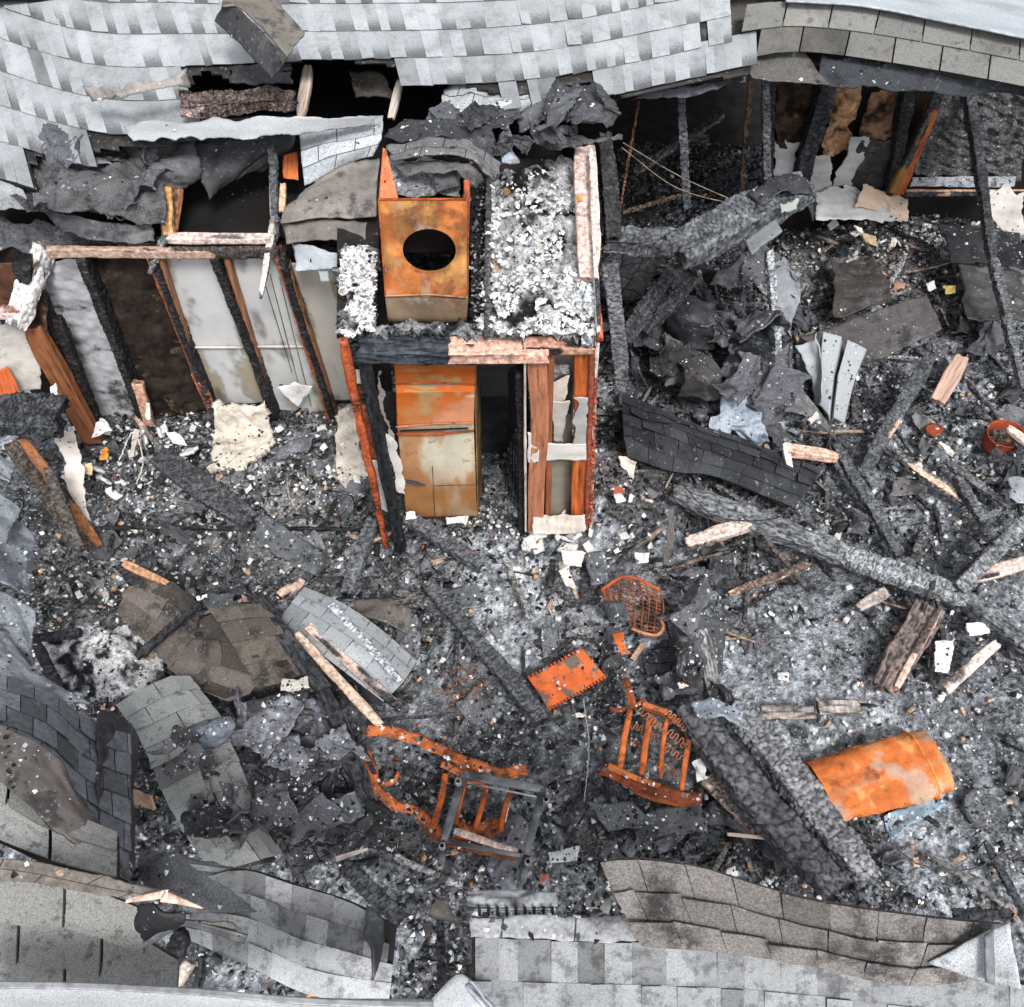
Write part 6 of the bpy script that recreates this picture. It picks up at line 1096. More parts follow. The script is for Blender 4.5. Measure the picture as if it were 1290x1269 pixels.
# ------------------------------------------------------------ timbers lying on the rubble
PINKW = K(222, 182, 165)
TB = [
 ('charred_beam', (848, 618, .30), (1062, 702, .22), 30, 18, 'wide ashy beam, upper stretch running down right from the charred slab', 'charred timber', dict(base=K(92, 94, 97), fresh=.05, alli=(.12, .02), rough=.25)),
 ('charred_beam', (1055, 696, .24), (1214, 754, .24), 30, 20, 'ribbed grey beam pointing right to the crossing timbers', 'charred timber', dict(base=K(118, 121, 125), alli=(.012, .09), deep=.010)),
 ('charred_beam', (1205, 742, .30), (1310, 645, .45), 19, 16, 'ribbed grey timber rising to the right edge', 'charred timber', dict(base=K(104, 106, 109), alli=(.012, .08))),
 ('charred_beam', (1205, 742, .26), (1310, 828, .2), 19, 16, 'dark grey timber sloping down to the right edge', 'charred timber', dict(base=K(84, 86, 90), alli=(.08, .02))),
 ('charred_beam', (1172, 448, .40), (1085, 600, .12), 18, 14, 'cracked black beam leaning below the dark brown board', 'charred timber', dict(base=K(66, 68, 71), fresh=.06)),
 ('charred_beam', (1052, 560, .20), (1132, 702, .12), 15, 10, 'flat black plank running down to the ribbed grey beam', 'charred timber', dict(base=K(72, 74, 77))),
 ('pink_block', (990, 566, .34), (1054, 576, .30), 17, 12, 'short pink burned block at centre right', 'wood block', dict(fresh=.8, wood=PINKW, base=K(120, 80, 68))),
 ('pale_stick', (988, 558, .38), (1002, 638, .14), 9, 7, 'pale thin stick standing against the pink block', 'stick', dict(fresh=.97, wood=K(225, 218, 210), base=K(120, 112, 105))),
 ('ashy_stick', (955, 668, .3), (1014, 740, .1), 7, 6, 'thin dark stick under the wide ashy beam', 'stick', dict(base=K(70, 66, 64))),
 ('pale_log_end', (862, 685, .36), (942, 660, .30), 20, 16, 'pale pinkish burned log end left of the wide ashy beam', 'wood block', dict(fresh=.55, wood=K(215, 195, 185), base=K(96, 88, 84))),
 ('brown_lath', (918, 748, .12), (1018, 712, .16), 10, 7, 'brown burned lath in front of the wide ashy beam', 'stick', dict(base=K(96, 80, 74), fresh=.1)),
 ('brown_board', (1112, 868, .14), (1168, 762, .16), 40, 12, 'broad brown-black board at right', 'board', dict(base=K(92, 82, 78), fresh=.12, wood=K(165, 125, 110), alli=(.2, .02))),
 ('split_board', (1130, 868, .16), (1180, 770, .18), 9, 12, 'pink split timber beside the broad brown-black board', 'board', dict(fresh=.75, wood=K(212, 182, 168), base=K(84, 74, 70))),
 ('half_burned_board', (1188, 868, .16), (1256, 812, .20), 15, 12, 'half-burned board with a pale end at right beside the white plaster slab', 'board', dict(fresh=.6, wood=K(226, 212, 204), base=K(92, 84, 80))),
 ('spotted_board', (1222, 726, .22), (1310, 704, .26), 18, 8, 'pale pink spotted board at the right edge', 'board', dict(fresh=.88, wood=K(226, 200, 190))),
 ('thin_plank', (1110, 562, .14), (1218, 632, .12), 14, 8, 'thin ashy plank with pale chips at right', 'plank', dict(base=K(98, 98, 98), fresh=.15)),
 ('thin_plank', (1190, 580, .16), (1270, 640, .12), 12, 8, 'dark plank between the rusty pot and the thin ashy plank', 'plank', dict(base=K(80, 80, 82))),
 ('tan_board', (1182, 506, .24), (1214, 450, .26), 22, 5, 'flat tan board with wavy edges at right', 'board', dict(fresh=1, wood=K(205, 172, 155), rough=.5)),
 ('big_charred_beam', (862, 888, .42), (1050, 1122, .40), 44, 34, 'huge cracked charred beam, left of the pair at lower right', 'charred timber', dict(base=K(66, 66, 69), alli=(.075, .06), deep=.013, m='charfine', rough=.25)),
 ('big_charred_beam', (925, 885, .46), (1098, 1110, .44), 40, 32, 'huge alligator-charred beam, right of the pair lying on the orange drum', 'charred timber', dict(base=K(100, 101, 104), alli=(.042, .042), deep=.017, m='charfine', rough=.22)),
 ('brown_plank', (888, 980, .2), (962, 1052, .2), 22, 8, 'brown-grey plank tucked left of the big charred beams', 'plank', dict(base=K(120, 110, 106), fresh=.1)),
 ('pink_sliver', (916, 1051, .26), (966, 1056, .26), 4, 3, 'thin pink sliver below the brown-grey plank', 'wood splinter', dict(fresh=1, wood=K(230, 205, 190))),
 ('bent_board', (958, 896, .12), (1026, 897, .14), 20, 6, 'curved brown-grey board above the orange drum, left half', 'board', dict(base=K(124, 116, 112), alli=(.3, .05), deep=.002)),
 ('bent_board', (1030, 890, .14), (1082, 890, .14), 20, 6, 'short brown-grey board end above the orange drum', 'board', dict(base=K(118, 112, 108), alli=(.3, .05), deep=.002)),
 ('ribbed_beam', (537, 735, .18), (684, 908, .16), 21, 14, 'long ribbed charred beam in front of the chimney pointing to the orange plate', 'charred timber', dict(base=K(66, 68, 71), alli=(.018, .045), deep=.012)),
 ('ribbed_beam', (512, 652, .20), (606, 714, .12), 19, 14, 'ribbed charred beam at the foot of the rusted flue', 'charred timber', dict(base=K(80, 82, 86), alli=(.018, .06), deep=.010)),
 ('ribbed_beam', (472, 655, .22), (436, 748, .12), 19, 14, 'ribbed charred beam at the foot of the left chimney post', 'charred timber', dict(base=K(76, 78, 82), alli=(.018, .06), deep=.010)),
 ('pink_sliver', (535, 733, .2), (556, 764, .18), 4, 4, 'pink split sliver at the upper end of the long ribbed beam', 'wood splinter', dict(fresh=1, wood=K(222, 190, 175))),
 ('long_black_beam', (322, 748, .50), (410, 870, .44), 22, 18, 'long layered black beam, upper stretch beside the brown shingles', 'charred timber', dict(base=K(46, 47, 50), alli=(.2, .015), deep=.012)),
 ('long_black_beam', (405, 865, .40), (462, 1006, .40), 24, 16, 'long split black beam running down to the rusty frames', 'charred timber', dict(base=K(48, 49, 53), alli=(.2, .015), deep=.014)),
 ('black_lath', (430, 880, .44), (472, 975, .40), 7, 7, 'thin black lath beside the long split black beam', 'stick', dict(base=K(38, 38, 41))),
 ('pale_split_timber', (352, 752, .50), (382, 732, .46), 14, 8, 'short pale timber end at the top of the shingle slab', 'wood splinter', dict(fresh=.8, wood=K(205, 178, 160))),
 ('pale_split_timber', (388, 790, .42), (504, 892, .34), 12, 10, 'long pale split timber under the shingle slab, right of two', 'split timber', dict(fresh=.85, wood=K(222, 196, 182))),
 ('pale_split_timber', (372, 800, .40), (480, 914, .32), 12, 10, 'long pale split timber beside the black beam, left of two', 'split timber', dict(fresh=.6, wood=K(205, 180, 162), base=K(86, 70, 62))),
 ('ribbed_stick', (252, 762, .62), (172, 828, .58), 10, 9, 'thin ribbed char stick lying across the brown shingles', 'stick', dict(base=K(40, 41, 44), alli=(.02, .04))),
 ('ribbed_stick', (36, 806, .5), (102, 796, .5), 11, 9, 'ribbed black stick on the white ash mound', 'stick', dict(base=K(42, 42, 45), alli=(.012, .05))),
 ('ribbed_stick', (48, 812, .46), (76, 868, .46), 14, 10, 'ribbed black stick at the left rim of the white ash mound', 'stick', dict(base=K(46, 46, 49), alli=(.014, .06))),
 ('ribbed_beam', (432, 1092, .5), (505, 1160, .6), 22, 16, 'coarse ribbed charred beam at bottom centre above the gap', 'charred timber', dict(base=K(58, 60, 63), alli=(.016, .06), deep=.012)),
 ('pale_stick', (424, 1083, .4), (464, 1070, .44), 7, 5, 'short pale pointed stick at bottom centre left', 'stick', dict(fresh=1, wood=K(225, 212, 205), taper=(1, .5))),
 ('ribbed_beam', (786, 430, .62), (846, 345, .90), 20, 16, 'ribbed charred beam leaning up under the drooping beam', 'charred timber', dict(base=K(62, 63, 66), alli=(.018, .06), deep=.010)),
 ('charred_beam', (812, 418, .58), (872, 352, .86), 16, 14, 'dark charred beam leaning beside the ribbed one under the drooping beam', 'charred timber', dict(base=K(48, 49, 52))),
 ('flat_ribbed_board', (196, 575, .16), (316, 655, .12), 36, 10, 'wide flat ribbed charred board left of the chimney', 'charred timber', dict(base=K(60, 61, 64), alli=(.03, .03), deep=.008)),
 ('thin_rail', (128, 664, .12), (472, 668, .12), 5, 5, 'long thin black rail lying left of the chimney base', 'rail', dict(base=K(34, 35, 38), alli=(.3, .05))),
 ('charred_board', (1205, 600, .2), (1240, 660, .16), 12, 10, 'short dark board below the rusty pot', 'board', dict(base=K(78, 80, 83))),
 ('grey_board_chunk', (1080, 766, .16), (1116, 745, .18), 16, 8, 'small pale grey-pink wood chunk in the middle of the grey ash', 'wood block', dict(fresh=.8, wood=K(176, 164, 158), base=K(110, 104, 100))),
 ('grey_layered_board', (882, 792, .50), (902, 880, .3), 20, 14, 'layered grey board standing in the folded black sheet', 'board', dict(base=K(104, 104, 106), alli=(.2, .015), deep=.01)),
 ('charred_beam', (1240, 1060, .1), (1290, 1150, .16), 10, 8, 'thin black beam at the lower right corner', 'charred timber', dict(base=K(50, 51, 54))),
 ('spiky_edge', (1200, 1150, .9), (1275, 1152, .9), 14, 8, 'ribbed black edge above the lower right roof band', 'charred timber', dict(base=K(42, 43, 46), alli=(.012, .06), deep=.014)),
 ('brown_roof_rim', (150, 712, .52), (205, 772, .44), 14, 12, 'black ribbed rim beam along the upper left of the brown shingles', 'charred timber', dict(base=K(40, 40, 43), alli=(.014, .06))),
 ('orange_block', (156, 708, .56), (212, 736, .52), 10, 8, 'tan and orange wood sliver along the top of the brown shingles', 'wood splinter', dict(fresh=.8, wood=K(185, 140, 108), base=K(80, 60, 52))),
 ('pale_plank', (372, 736, .46), (352, 756, .46), 10, 7, 'pale plank end above the long layered black beam', 'plank', dict(fresh=.9, wood=K(206, 182, 165))),
 ('charred_beam', (60, 590, .9), (100, 690, .5), 14, 12, 'burned speckled beam behind the brown rail at left', 'charred timber', dict(base=K(70, 66, 62))),
]
for i, (n, a, b, w, h, lab, cat, k) in enumerate(TB):
    beam(n, a, b, w, h, lab, cat, seed=500+i*3, **k)
# tarp / felt on top end of big beams
gs('creased_flashing', [[(862, 880, .62), (905, 872, .66), (945, 895, .6)], [(880, 905, .64), (915, 905, .7), (940, 925, .62)]], 'slate', K(128, 138, 150), 'blue-grey creased flashing over the top end of the huge charred beams', 'flashing', seed=701, amp=.04, crease=.06)
gs('pink_wood_knob', [[(852, 858, .5), (868, 856, .5)], [(854, 872, .48), (870, 874, .48)]], 'wood', K(224, 200, 186), 'small pale pink wood stub above the blue-grey creased flashing', 'wood splinter', seed=702, crease=0)
# ------------------------------------------------------------ rusted furniture and metal
RB = K(196, 110, 66); RB2 = K(160, 86, 54)
def gp(pts): return [G(*p) for p in pts]
def strap(name, pts, w, m, col, parent, seed=1, th=.008, ridges=2, amp=.012, **k):
    """bent flat metal strip along points; w in metres"""
    c = cr(pts, max(12, int(sum(np.linalg.norm(np.diff(np.array(pts), axis=0), axis=1))/.015))); T = np.gradient(c, axis=0); T /= np.linalg.norm(T, axis=1)[:, None]
    sd = np.cross(T, [0, 0, 1.]); sd /= np.linalg.norm(sd, axis=1)[:, None]
    s = np.linspace(0, 1, len(c)); L = len(c)*.015
    ww = w*(.7+.6*fbm(s*L*6, s*0+seed, 4, seed)); ctr = c+sd*((fbm(s*L*4, s*0+3, 4, seed+1)-.5)*amp*3)[:, None]
    ctr[:, 2] += (fbm(s*L*5, s*0+8, 4, seed+2)-.5)*amp*3
    nr = 7; S = np.zeros((nr, len(c), 3)); t = np.linspace(-1, 1, nr)
    for i in range(nr):
        S[i] = ctr+sd*(t[i]*ww/2)[:, None]; S[i, :, 2] += .012*math.cos(t[i]*math.pi*ridges/2+.6)+.006*(fbm(s*L*20, s*0+i, 3, seed)-.5)
    V, F = gridmesh(S, th); cc = np.tile(np.asarray(col), (len(V), 1))*RNG.uniform(.85, 1.1, (len(V), 1))
    return build(name, V, F, m, col=cc, parent=parent, smooth=True, **k)
f1 = root('rusty_chair_frame', G(560, 1000, 0), 'crumpled bright-rust chair frame with two long bent rails, under the grey steel frame', 'chair frame', 'rusted furniture frames')
strap('bent_rail', gp([(462, 916, .32), (485, 920, .34), (520, 932, .34), (548, 942, .35), (575, 955, .38), (605, 965, .38), (635, 970, .36), (664, 967, .32)]), .075, 'rustbar', RB, f1, 801, amp=.02)
strap('bent_rail', gp([(560, 948, .38), (600, 970, .36), (640, 978, .34), (655, 972, .33)]), .05, 'rustbar', K(190, 110, 62), f1, 802, amp=.025)
strap('bent_rail', gp([(458, 948, .32), (472, 972, .34), (480, 995, .34), (500, 1014, .34), (525, 1022, .34), (548, 1040, .34), (556, 1054, .33)]), .07, 'rustbar', RB, f1, 803, amp=.02)
strap('bent_rail', gp([(525, 1022, .3), (535, 1040, .28), (556, 1056, .28), (600, 1070, .28), (650, 1076, .26)]), .055, 'rustbar', RB2, f1, 804, amp=.02)
strap('bent_rail', gp([(556, 962, .42), (575, 972, .42), (600, 985, .40), (625, 980, .38)]), .05, 'rustbar', RB, f1, 805)
strap('hooked_end', gp([(480, 985, .35), (494, 984, .36), (502, 972, .37)]), .03, 'rustbar', RB, f1, 806)
def bar(name, a, b, r, col, par, m='rustbar', **k):
    A, B = G(*a), G(*b); pts = cr([A, (A+B)/2+RNG.normal(0, .006, 3), B], 12)
    return MB().tube(pts, r, col, n=8, flat=.6).go(name, m, parent=par, smooth=True, **k)
for a, b, r in [((561, 975, .44), (546, 1040, .36), .022), ((586, 985, .40), (574, 1040, .30), .016), ((614, 988, .38), (598, 1046, .28), .018), ((646, 990, .36), (630, 1048, .26), .018)]:
    bar('slat', a, b, r, K(192, 100, 54), f1)
strap('seat_remnant', gp([(578, 1040, .22), (600, 1046, .24), (620, 1042, .22), (626, 1052, .2)]), .12, 'rustbar', RB, f1, 807, amp=.03)
wsr = beam('white_burned_stick', (643, 988, .32), (634, 1036, .26), 6, 5, 'white stick standing inside the grey steel frame', 'stick', fresh=.95, wood=K(235, 230, 225), seed=808)
pb = beam('pink_burned_stick', (572, 1046, .34), (652, 1074, .30), 8, 6, 'pinkish-white burned wood strip along the front bar of the grey steel frame', 'stick', fresh=.9, wood=K(225, 200, 188), seed=809)
# grey square frame
g1 = root('grey_steel_frame', G(620, 1020, 0), 'square grey steel table frame with round bolt ends, standing over the rusty chair rails', 'metal frame')
cs = [(584, 976, .50), (684, 994, .46), (664, 1078, .40), (560, 1060, .44)]
GY = K(98, 102, 106)
def sbar(name, a, b, w, h, par, col=GY): return beam(name, G(*a), G(*b), w, h, parent=par, world=True, wpx=False, base=col*1.2, alli=(1, 1), deep=.001, rough=.05, seed=811, m='steel')
sbar('top_rail', cs[0], cs[1], .055, .03, g1); sbar('bottom_rail', cs[3], (656, 1078, .41), .03, .03, g1)
sbar('side_rail', cs[0], cs[3], .055, .04, g1); sbar('side_rail', cs[1], cs[2], .05, .04, g1)
sbar('thin_rail', (588, 986, .48), (676, 1004, .45), .012, .012, g1, K(150, 152, 154))
for p in [(560, 1060, .44), (664, 1078, .40)]: sbar('leg', p, (p[0]-6, p[1]+34, p[2]-.28), .045, .04, g1)
def ringbolt(p, par, R=.022):
    c = G(*p); t = np.linspace(0, 2*np.pi, 17)[:-1]; mb = MB(); V = []; F = []
    for k, (rr2, zz) in enumerate([(R, -.03), (R, .012), (R*.62, .018), (R*.5, .002), (.0001, .0)]):
        for a in t: V.append(c+[rr2*math.cos(a), rr2*math.sin(a), zz])
    for k in range(4):
        for i in range(16): F.append((k*16+i, k*16+(i+1) % 16, (k+1)*16+(i+1) % 16, (k+1)*16+i))
    col = np.array([K(150, 150, 148)]*32+[K(150, 145, 140)]*16+[K(25, 22, 20)]*32)
    return mb.add(V, F, col).go('bolt', 'chips', parent=par)
for p in [(577, 985, .54), (688, 1008, .48), (557, 1066, .46), (665, 1086, .42), (554, 1090, .22)]: ringbolt(p, g1)
# spring seat
f2 = root('rusty_spring_seat', G(820, 950, 0), 'orange rusted spring seat frame with upright slats and zigzag springs, below the basket grate', 'chair frame', 'rusted furniture frames')
strap('back_rail', gp([(810, 888, .40), (832, 895, .42), (852, 905, .42), (866, 916, .40), (872, 932, .36)]), .06, 'rustbar', RB2, f2, 821, amp=.012)
bar('back_bar', (810, 886, .44), (840, 897, .46), .022, RB, f2)
strap('corner_spike', gp([(786, 854, .42), (792, 868, .44), (796, 880, .44), (800, 892, .42)]), .05, 'rustbar', K(165, 90, 55), f2, 822, amp=.015)
strap('corner_brace', gp([(768, 892, .34), (780, 894, .38), (796, 890, .42), (812, 882, .42)]), .03, 'rustbar', RB2, f2, 823)
strap('front_rail', gp([(757, 968, .28), (780, 976, .30), (800, 986, .32), (830, 994, .34), (860, 1002, .32), (884, 1004, .3)]), .09, 'rustbar', K(150, 76, 48), f2, 824, amp=.018)
strap('front_rail', gp([(765, 966, .34), (790, 976, .36), (815, 985, .38), (832, 990, .36)]), .045, 'rustbar', K(205, 120, 70), f2, 825, amp=.012)
strap('front_loop', gp([(800, 995, .26), (830, 1006, .26), (862, 1012, .26), (884, 1004, .28)]), .03, 'rustbar', RB2, f2, 826)
for a, b, r in [((794, 893, .42), (781, 970, .34), .022), ((820, 901, .42), (809, 976, .36), .024), ((840, 906, .42), (832, 980, .34), .016), ((868, 932, .38), (858, 996, .32), .020)]:
    bar('slat', a, b, r, K(204, 112, 60), f2)
def zig(a, b, nz, w, r, par, lab='spring', col=K(165, 108, 82)):
    A, B = G(*a), G(*b); T = (B-A)/np.linalg.norm(B-A); s = np.cross(T, [0, 0, 1.]); s /= np.linalg.norm(s); n = nz*12; pts = []
    for i in range(n+1):
        t = i/n; ph = t*nz*2*math.pi
        pts.append(A+(B-A)*t+s*w*math.sin(ph)*(.8+.3*vn(t*5, nz, 3))-T*.0045*math.sin(2*ph)+np.array([0, 0, .02*math.sin(t*math.pi)+.01*vn(t*9, nz, 4)]))
    return MB().tube(pts, r, col, n=6).go(lab, 'rustbar', parent=par, smooth=True)
for a, b, nz in [((802, 892, .44), (830, 918, .42), 4), ((838, 896, .46), (866, 922, .42), 5), ((818, 906, .40), (866, 942, .38), 7), ((796, 914, .36), (828, 930, .36), 5), ((832, 938, .36), (860, 958, .36), 4), ((828, 962, .34), (856, 980, .34), 4), ((790, 935, .34), (812, 944, .34), 3)]:
    zig(a, b, nz, .026, .0055, f2)
# loose springs in ash
sp3 = root('spring_tangle', G(585, 870, 0), 'faint rusty zigzag springs half buried in ash beside the long ribbed beam', 'springs')
for a, b, nz in [((555, 850, .09), (610, 838, .10), 6), ((560, 868, .08), (600, 848, .10), 5), ((575, 905, .08), (612, 855, .12), 8), ((586, 900, .08), (600, 880, .09), 3), ((545, 870, .08), (580, 880, .09), 4), ((588, 870, .08), (560, 892, .08), 4)]:
    zig(a, b, nz-1, .026, .004, sp3, col=K(150, 98, 74))
# orange plate with toothed long edges
op = root('orange_plate', G(714, 855, 0), 'flat orange rusted plate with toothed edges in front of the chimney', 'metal plate')
c4 = gp([(665, 855, .16), (734, 817, .22), (763, 851, .20), (690, 893, .14)])
def oc(du, dv, d):
    n = fbm(du*5+1, dv*5, 5, 12); n2 = fbm(du*11, dv*11+5, 4, 14)
    c = K(208, 104, 56)[None, None]*(.85+.3*n[..., None]); g = sst(.60, .63, n2*.6+n*.4+.0)
    u = du/du.max(); v = dv/dv.max(); hole = ((u > .62) & (u < .86) & (v < .40)).astype(float)*sst(.3, .45, n+.2)
    g = np.maximum(g, hole); return c*(1-g[..., None])+K(110, 100, 92)[None, None]*g[..., None]
sheet('plate', [[c4[0], c4[1]], [c4[3], c4[2]]], 'rust', RB, parent=op, th=.012, amp=.012, tr=.008, res=.009, colf=oc, seed=831)
for (A, B, nt) in [(c4[0], c4[1], 15), (c4[3], c4[2], 18)]:
    mb = MB(); out = (A-c4[3] if A is c4[0] else A-c4[0]); out = out/np.linalg.norm(out)
    for i in range(nt):
        t = (i+.5)/nt; p = A+(B-A)*t; d = (B-A)/np.linalg.norm(B-A); w = .011
        q = [p-d*w-out*.006, p+d*w-out*.006, p+d*w*.6+out*.016, p-d*w*.6+out*.016]
        V = [v+[0, 0, -.004] for v in q]+[v+[0, 0, -.014] for v in q]
        mb.add(V, [(0, 1, 2, 3), (7, 6, 5, 4), (0, 4, 5, 1), (1, 5, 6, 2), (2, 6, 7, 3), (3, 7, 4, 0)], K(190, 80, 36))
    mb.go('toothed_edge', 'rust', parent=op)
sheet('rusty_scrap', [[G(769, 797, .3), G(789, 794, .32)], [G(774, 812, .34), G(788, 812, .34)], [G(781, 828, .26), G(799, 825, .26)]], 'rust', K(214, 112, 62), 'small orange rusted metal scrap shaped like a tab below the basket grate', 'metal scrap', seed=832, th=.008, amp=.02, crease=.01, tr=.02, res=.01)
# basket grate
bg_ = root('rusty_basket_grate', G(800, 760, 0), 'domed brown-rust woven metal grate right of the white plaster crumbs', 'grate')
bt = [G(757, 744, .30), G(790, 727, .36), G(832, 744, .34)]; bb = [G(768, 765, .26), G(800, 790, .24), G(832, 796, .26)]
GS = loft([bt, [G(762, 752, .34), G(802, 755, .42), G(836, 768, .36)], bb], 60, 40)
GS[..., 2] += 0
nrow, ncol = 13, 10
for i in range(nrow):
    v = i/(nrow-1)*39; j = min(int(v), 38); row = GS[j]*(1-(v-j))+GS[j+1]*(v-j)
    MB().tube(row[::3]+np.array([0, 0, .004])*((-1)**np.arange(20))[:, None], .0042, K(150, 84, 55), n=5).go('cross_wire', 'rustbar', parent=bg_)
for k in range(ncol):
    u = int(k/(ncol-1)*59); MB().tube(GS[::3, u]+[0, 0, .003], .0055, K(165, 98, 66), n=5).go('rib', 'rustbar', parent=bg_)
MB().tube(GS[0][::2]+[0, 0, .006], .013, K(190, 98, 60), n=8).go('rim', 'rustbar', parent=bg_, smooth=True)
MB().tube(cr([G(796, 792, .28), G(812, 798, .28), G(828, 800, .28), G(836, 790, .3), G(832, 780, .32)], 24), .012, K(205, 140, 100), n=8).go('bent_edge', 'rustbar', parent=bg_, smooth=True)
gs('black_scrap_over_grate', [[(756, 758, .42), (782, 752, .44)], [(762, 778, .4), (802, 785, .38)]], 'slate', K(70, 76, 82), 'dark crumpled scrap draped over the lower left of the basket grate', 'felt scrap', seed=833, amp=.06, crease=.08)
# orange drum
dr = root('orange_drum', G(1110, 985, 0), 'crushed orange rusted metal drum lying on the grey ash at lower right', 'drum')
A = G(1032, 1000, .16); B = G(1178, 956, .20); ax = (B-A)/np.linalg.norm(B-A); e1 = np.cross(ax, [0, 0, 1.]); e1 /= np.linalg.norm(e1); e2 = np.cross(e1, ax)
if e2[2] < 0: e2 = -e2
nl, na = 90, 80; L = np.linalg.norm(B-A); s = np.linspace(0, 1, nl); t = np.linspace(0, 2*np.pi, na, endpoint=False); SS, TT = np.meshgrid(s, t, indexing='ij')
R = .245*(1-.12*sst(.78, 1, SS)-.10*(1-SS)); R = R*(1+.006*np.sin(SS*L*120)*(SS > .86))
R = R+.085*(facet(SS*3, np.cos(TT)*1.6+3, 61)-.5)-.07*np.exp(-((TT-1.0)/.3)**2-((SS-.4)/.2)**2)-.035*np.exp(-((TT-1.9)/.35)**2)*sst(0, .5, SS)*(SS < .85)+.010*np.exp(-((TT-1.35)/.05)**2)+.014*np.exp(-((SS-.86)/.012)**2)
V = A+ax*(SS*L)[..., None]+e1*(np.cos(TT)*R*1.0)[..., None]+e2*(np.sin(TT)*R*(.50+.05*np.sin(SS*7)))[..., None]
pal_ = sst(.56, .64, fbm(SS*4+2, np.cos(TT)*1.5+np.sin(TT), 6, 69)); nse = fbm(SS*5, np.sin(TT)*2+np.cos(TT)+4, 5, 65); n2_ = fbm(SS*9+4, TT*2, 5, 66)
C_ = K(212, 118, 62)*(.8+.35*nse[..., None]); C_ = C_*(1-sst(.55, .68, n2_)[..., None]*.6)+K(214, 168, 112)*(sst(.55, .68, n2_)*.6)[..., None]
C_ = C_*(1-.7*np.exp(-((TT-1.35)/.07)**2)[..., None])+K(170, 130, 100)*.7*np.exp(-((TT-1.35)/.07)**2)[..., None]
C_ = C_*(1-.7*pal_[..., None])+K(176, 160, 146)*.7*pal_[..., None]
idx = np.arange(nl*na).reshape(nl, na); jn = np.roll(idx, -1, 1); F = np.stack([idx[:-1], jn[:-1], jn[1:], idx[1:]], -1).reshape(-1, 4)
build('shell', V.reshape(-1, 3), F, 'rust', col=C_.reshape(-1, 3), parent=dr, smooth=True)
for nm, k0, c0 in (('end_cap', nl-1, B), ('end_cap', 0, A)):
    ring = V[k0]; mb = MB(); ctr = ring.mean(0); pts = [ring, ctr+(ring-ctr)*.9-ax*(.02 if k0 else -.02), ctr+(ring-ctr)*.4-ax*(.03 if k0 else -.03)]
    VV = np.vstack(pts+[ctr[None]-ax*(.03 if k0 else -.03)]); FF = [(k*na+i, k*na+(i+1) % na, (k+1)*na+(i+1) % na, (k+1)*na+i) for k in range(2) for i in range(na)]+[(2*na+i, 2*na+(i+1) % na, 3*na) for i in range(na)]
    mb.add(VV, FF, K(205, 120, 60)).go(nm, 'rust', parent=dr)
MB().tube(list(V[int(nl*.86)])+[V[int(nl*.86)][0]], .008, K(215, 140, 80), n=6, cap=False).go('seam_ring', 'rust', parent=dr, smooth=True)
gs('blue_ash_flakes', [[(1110, 1028, .05), (1190, 990, .05)], [(1120, 1060, .03), (1195, 1015, .03)]], 'slate', K(120, 140, 155), 'blue-grey flaking sheet under the right side of the orange drum', 'metal sheet', seed=834, amp=.05, crease=.07)
# rusty pot ring
pr = root('rusty_pot', G(1266, 552, 0), 'open round rust-red pot at the right edge', 'pot')
c = G(1264, 552, .16); t = np.linspace(0, 2*np.pi, 49)[:-1]; V = []; Cc = []
prof = [(.150, -.08), (.155, .0), (.158, .055), (.162, .06), (.156, .066), (.148, .058), (.145, .0), (.13, -.07), (.0001, -.072)]
for (r_, z_) in prof:
    for a in t: V.append(c+[r_*math.cos(a), r_*math.sin(a)*.95, z_+.006*math.sin(a*3)]); Cc.append(K(165, 76, 46) if r_ > .14 else K(92, 60, 48))
F = [(k*48+i, k*48+(i+1) % 48, (k+1)*48+(i+1) % 48, (k+1)*48+i) for k in range(len(prof)-1) for i in range(48)]
build('pot_body', V, F, 'rust', col=np.array(Cc), parent=pr, smooth=True)
flk = MB()
for i in range(30):
    p = c+[RNG.uniform(-.09, .09), RNG.uniform(-.09, .09), -.06+RNG.uniform(0, .02)]; s_ = RNG.uniform(.012, .03); flk.box(p-s_, p+s_*np.array([1, 1, .5]), [K(60, 52, 48), K(130, 90, 66), K(90, 90, 90)][i % 3], jit=.006)
flk.go('rubble_inside', 'chips', parent=pr, kind='stuff')
beam('pale_wood_piece', (1270, 538, .36), (1308, 568, .30), 12, 8, 'pale wood piece leaning on the rusty pot at the right edge', 'wood block', fresh=.9, wood=K(225, 200, 185), seed=840)
def disc(name, px, py, dz, R, h, m, col, label, cat, dish=.0, squash=1.0, seed=1, parent=None, rimcol=None):
    c = G(px, py, dz); t = np.linspace(0, 2*np.pi, 41)[:-1]; V = []; C2 = []; pf = [(R*.98, -h), (R, 0), (R*.93, .006), (R*.80, -dish), (R*.4, -dish*1.1), (.0005, -dish)]
    for (r_, z_) in pf:
        for a in t:
            w = 1+.06*(vn(np.cos(a)*2+3, np.sin(a)*2, seed)-.5)
            V.append(c+[r_*w*math.cos(a), r_*w*math.sin(a)*squash, z_+.02*(vn(np.cos(a)*1.5*r_/R+5, np.sin(a)*1.5*r_/R, seed+2)-.5)]); C2.append(np.array(col if r_ < R*.9 or rimcol is None else rimcol))
    F = [(k*40+i, k*40+(i+1) % 40, (k+1)*40+(i+1) % 40, (k+1)*40+i) for k in range(len(pf)-1) for i in range(40)]
    return build(name, V, F, m, col=np.array(C2), label=label, cat=cat, parent=parent, smooth=True)
disc('rusty_saucer', 1177, 541, .10, .075, .03, 'rust', K(150, 72, 48), 'small rust-red saucer left of the rusty pot', 'saucer', dish=.004, squash=.7)
disc('round_metal_cover', 1238, 1017, .06, .125, .05, 'floor', K(120, 124, 128), 'round ash-covered metal disc right of the orange drum', 'metal disc', dish=.015, seed=4)
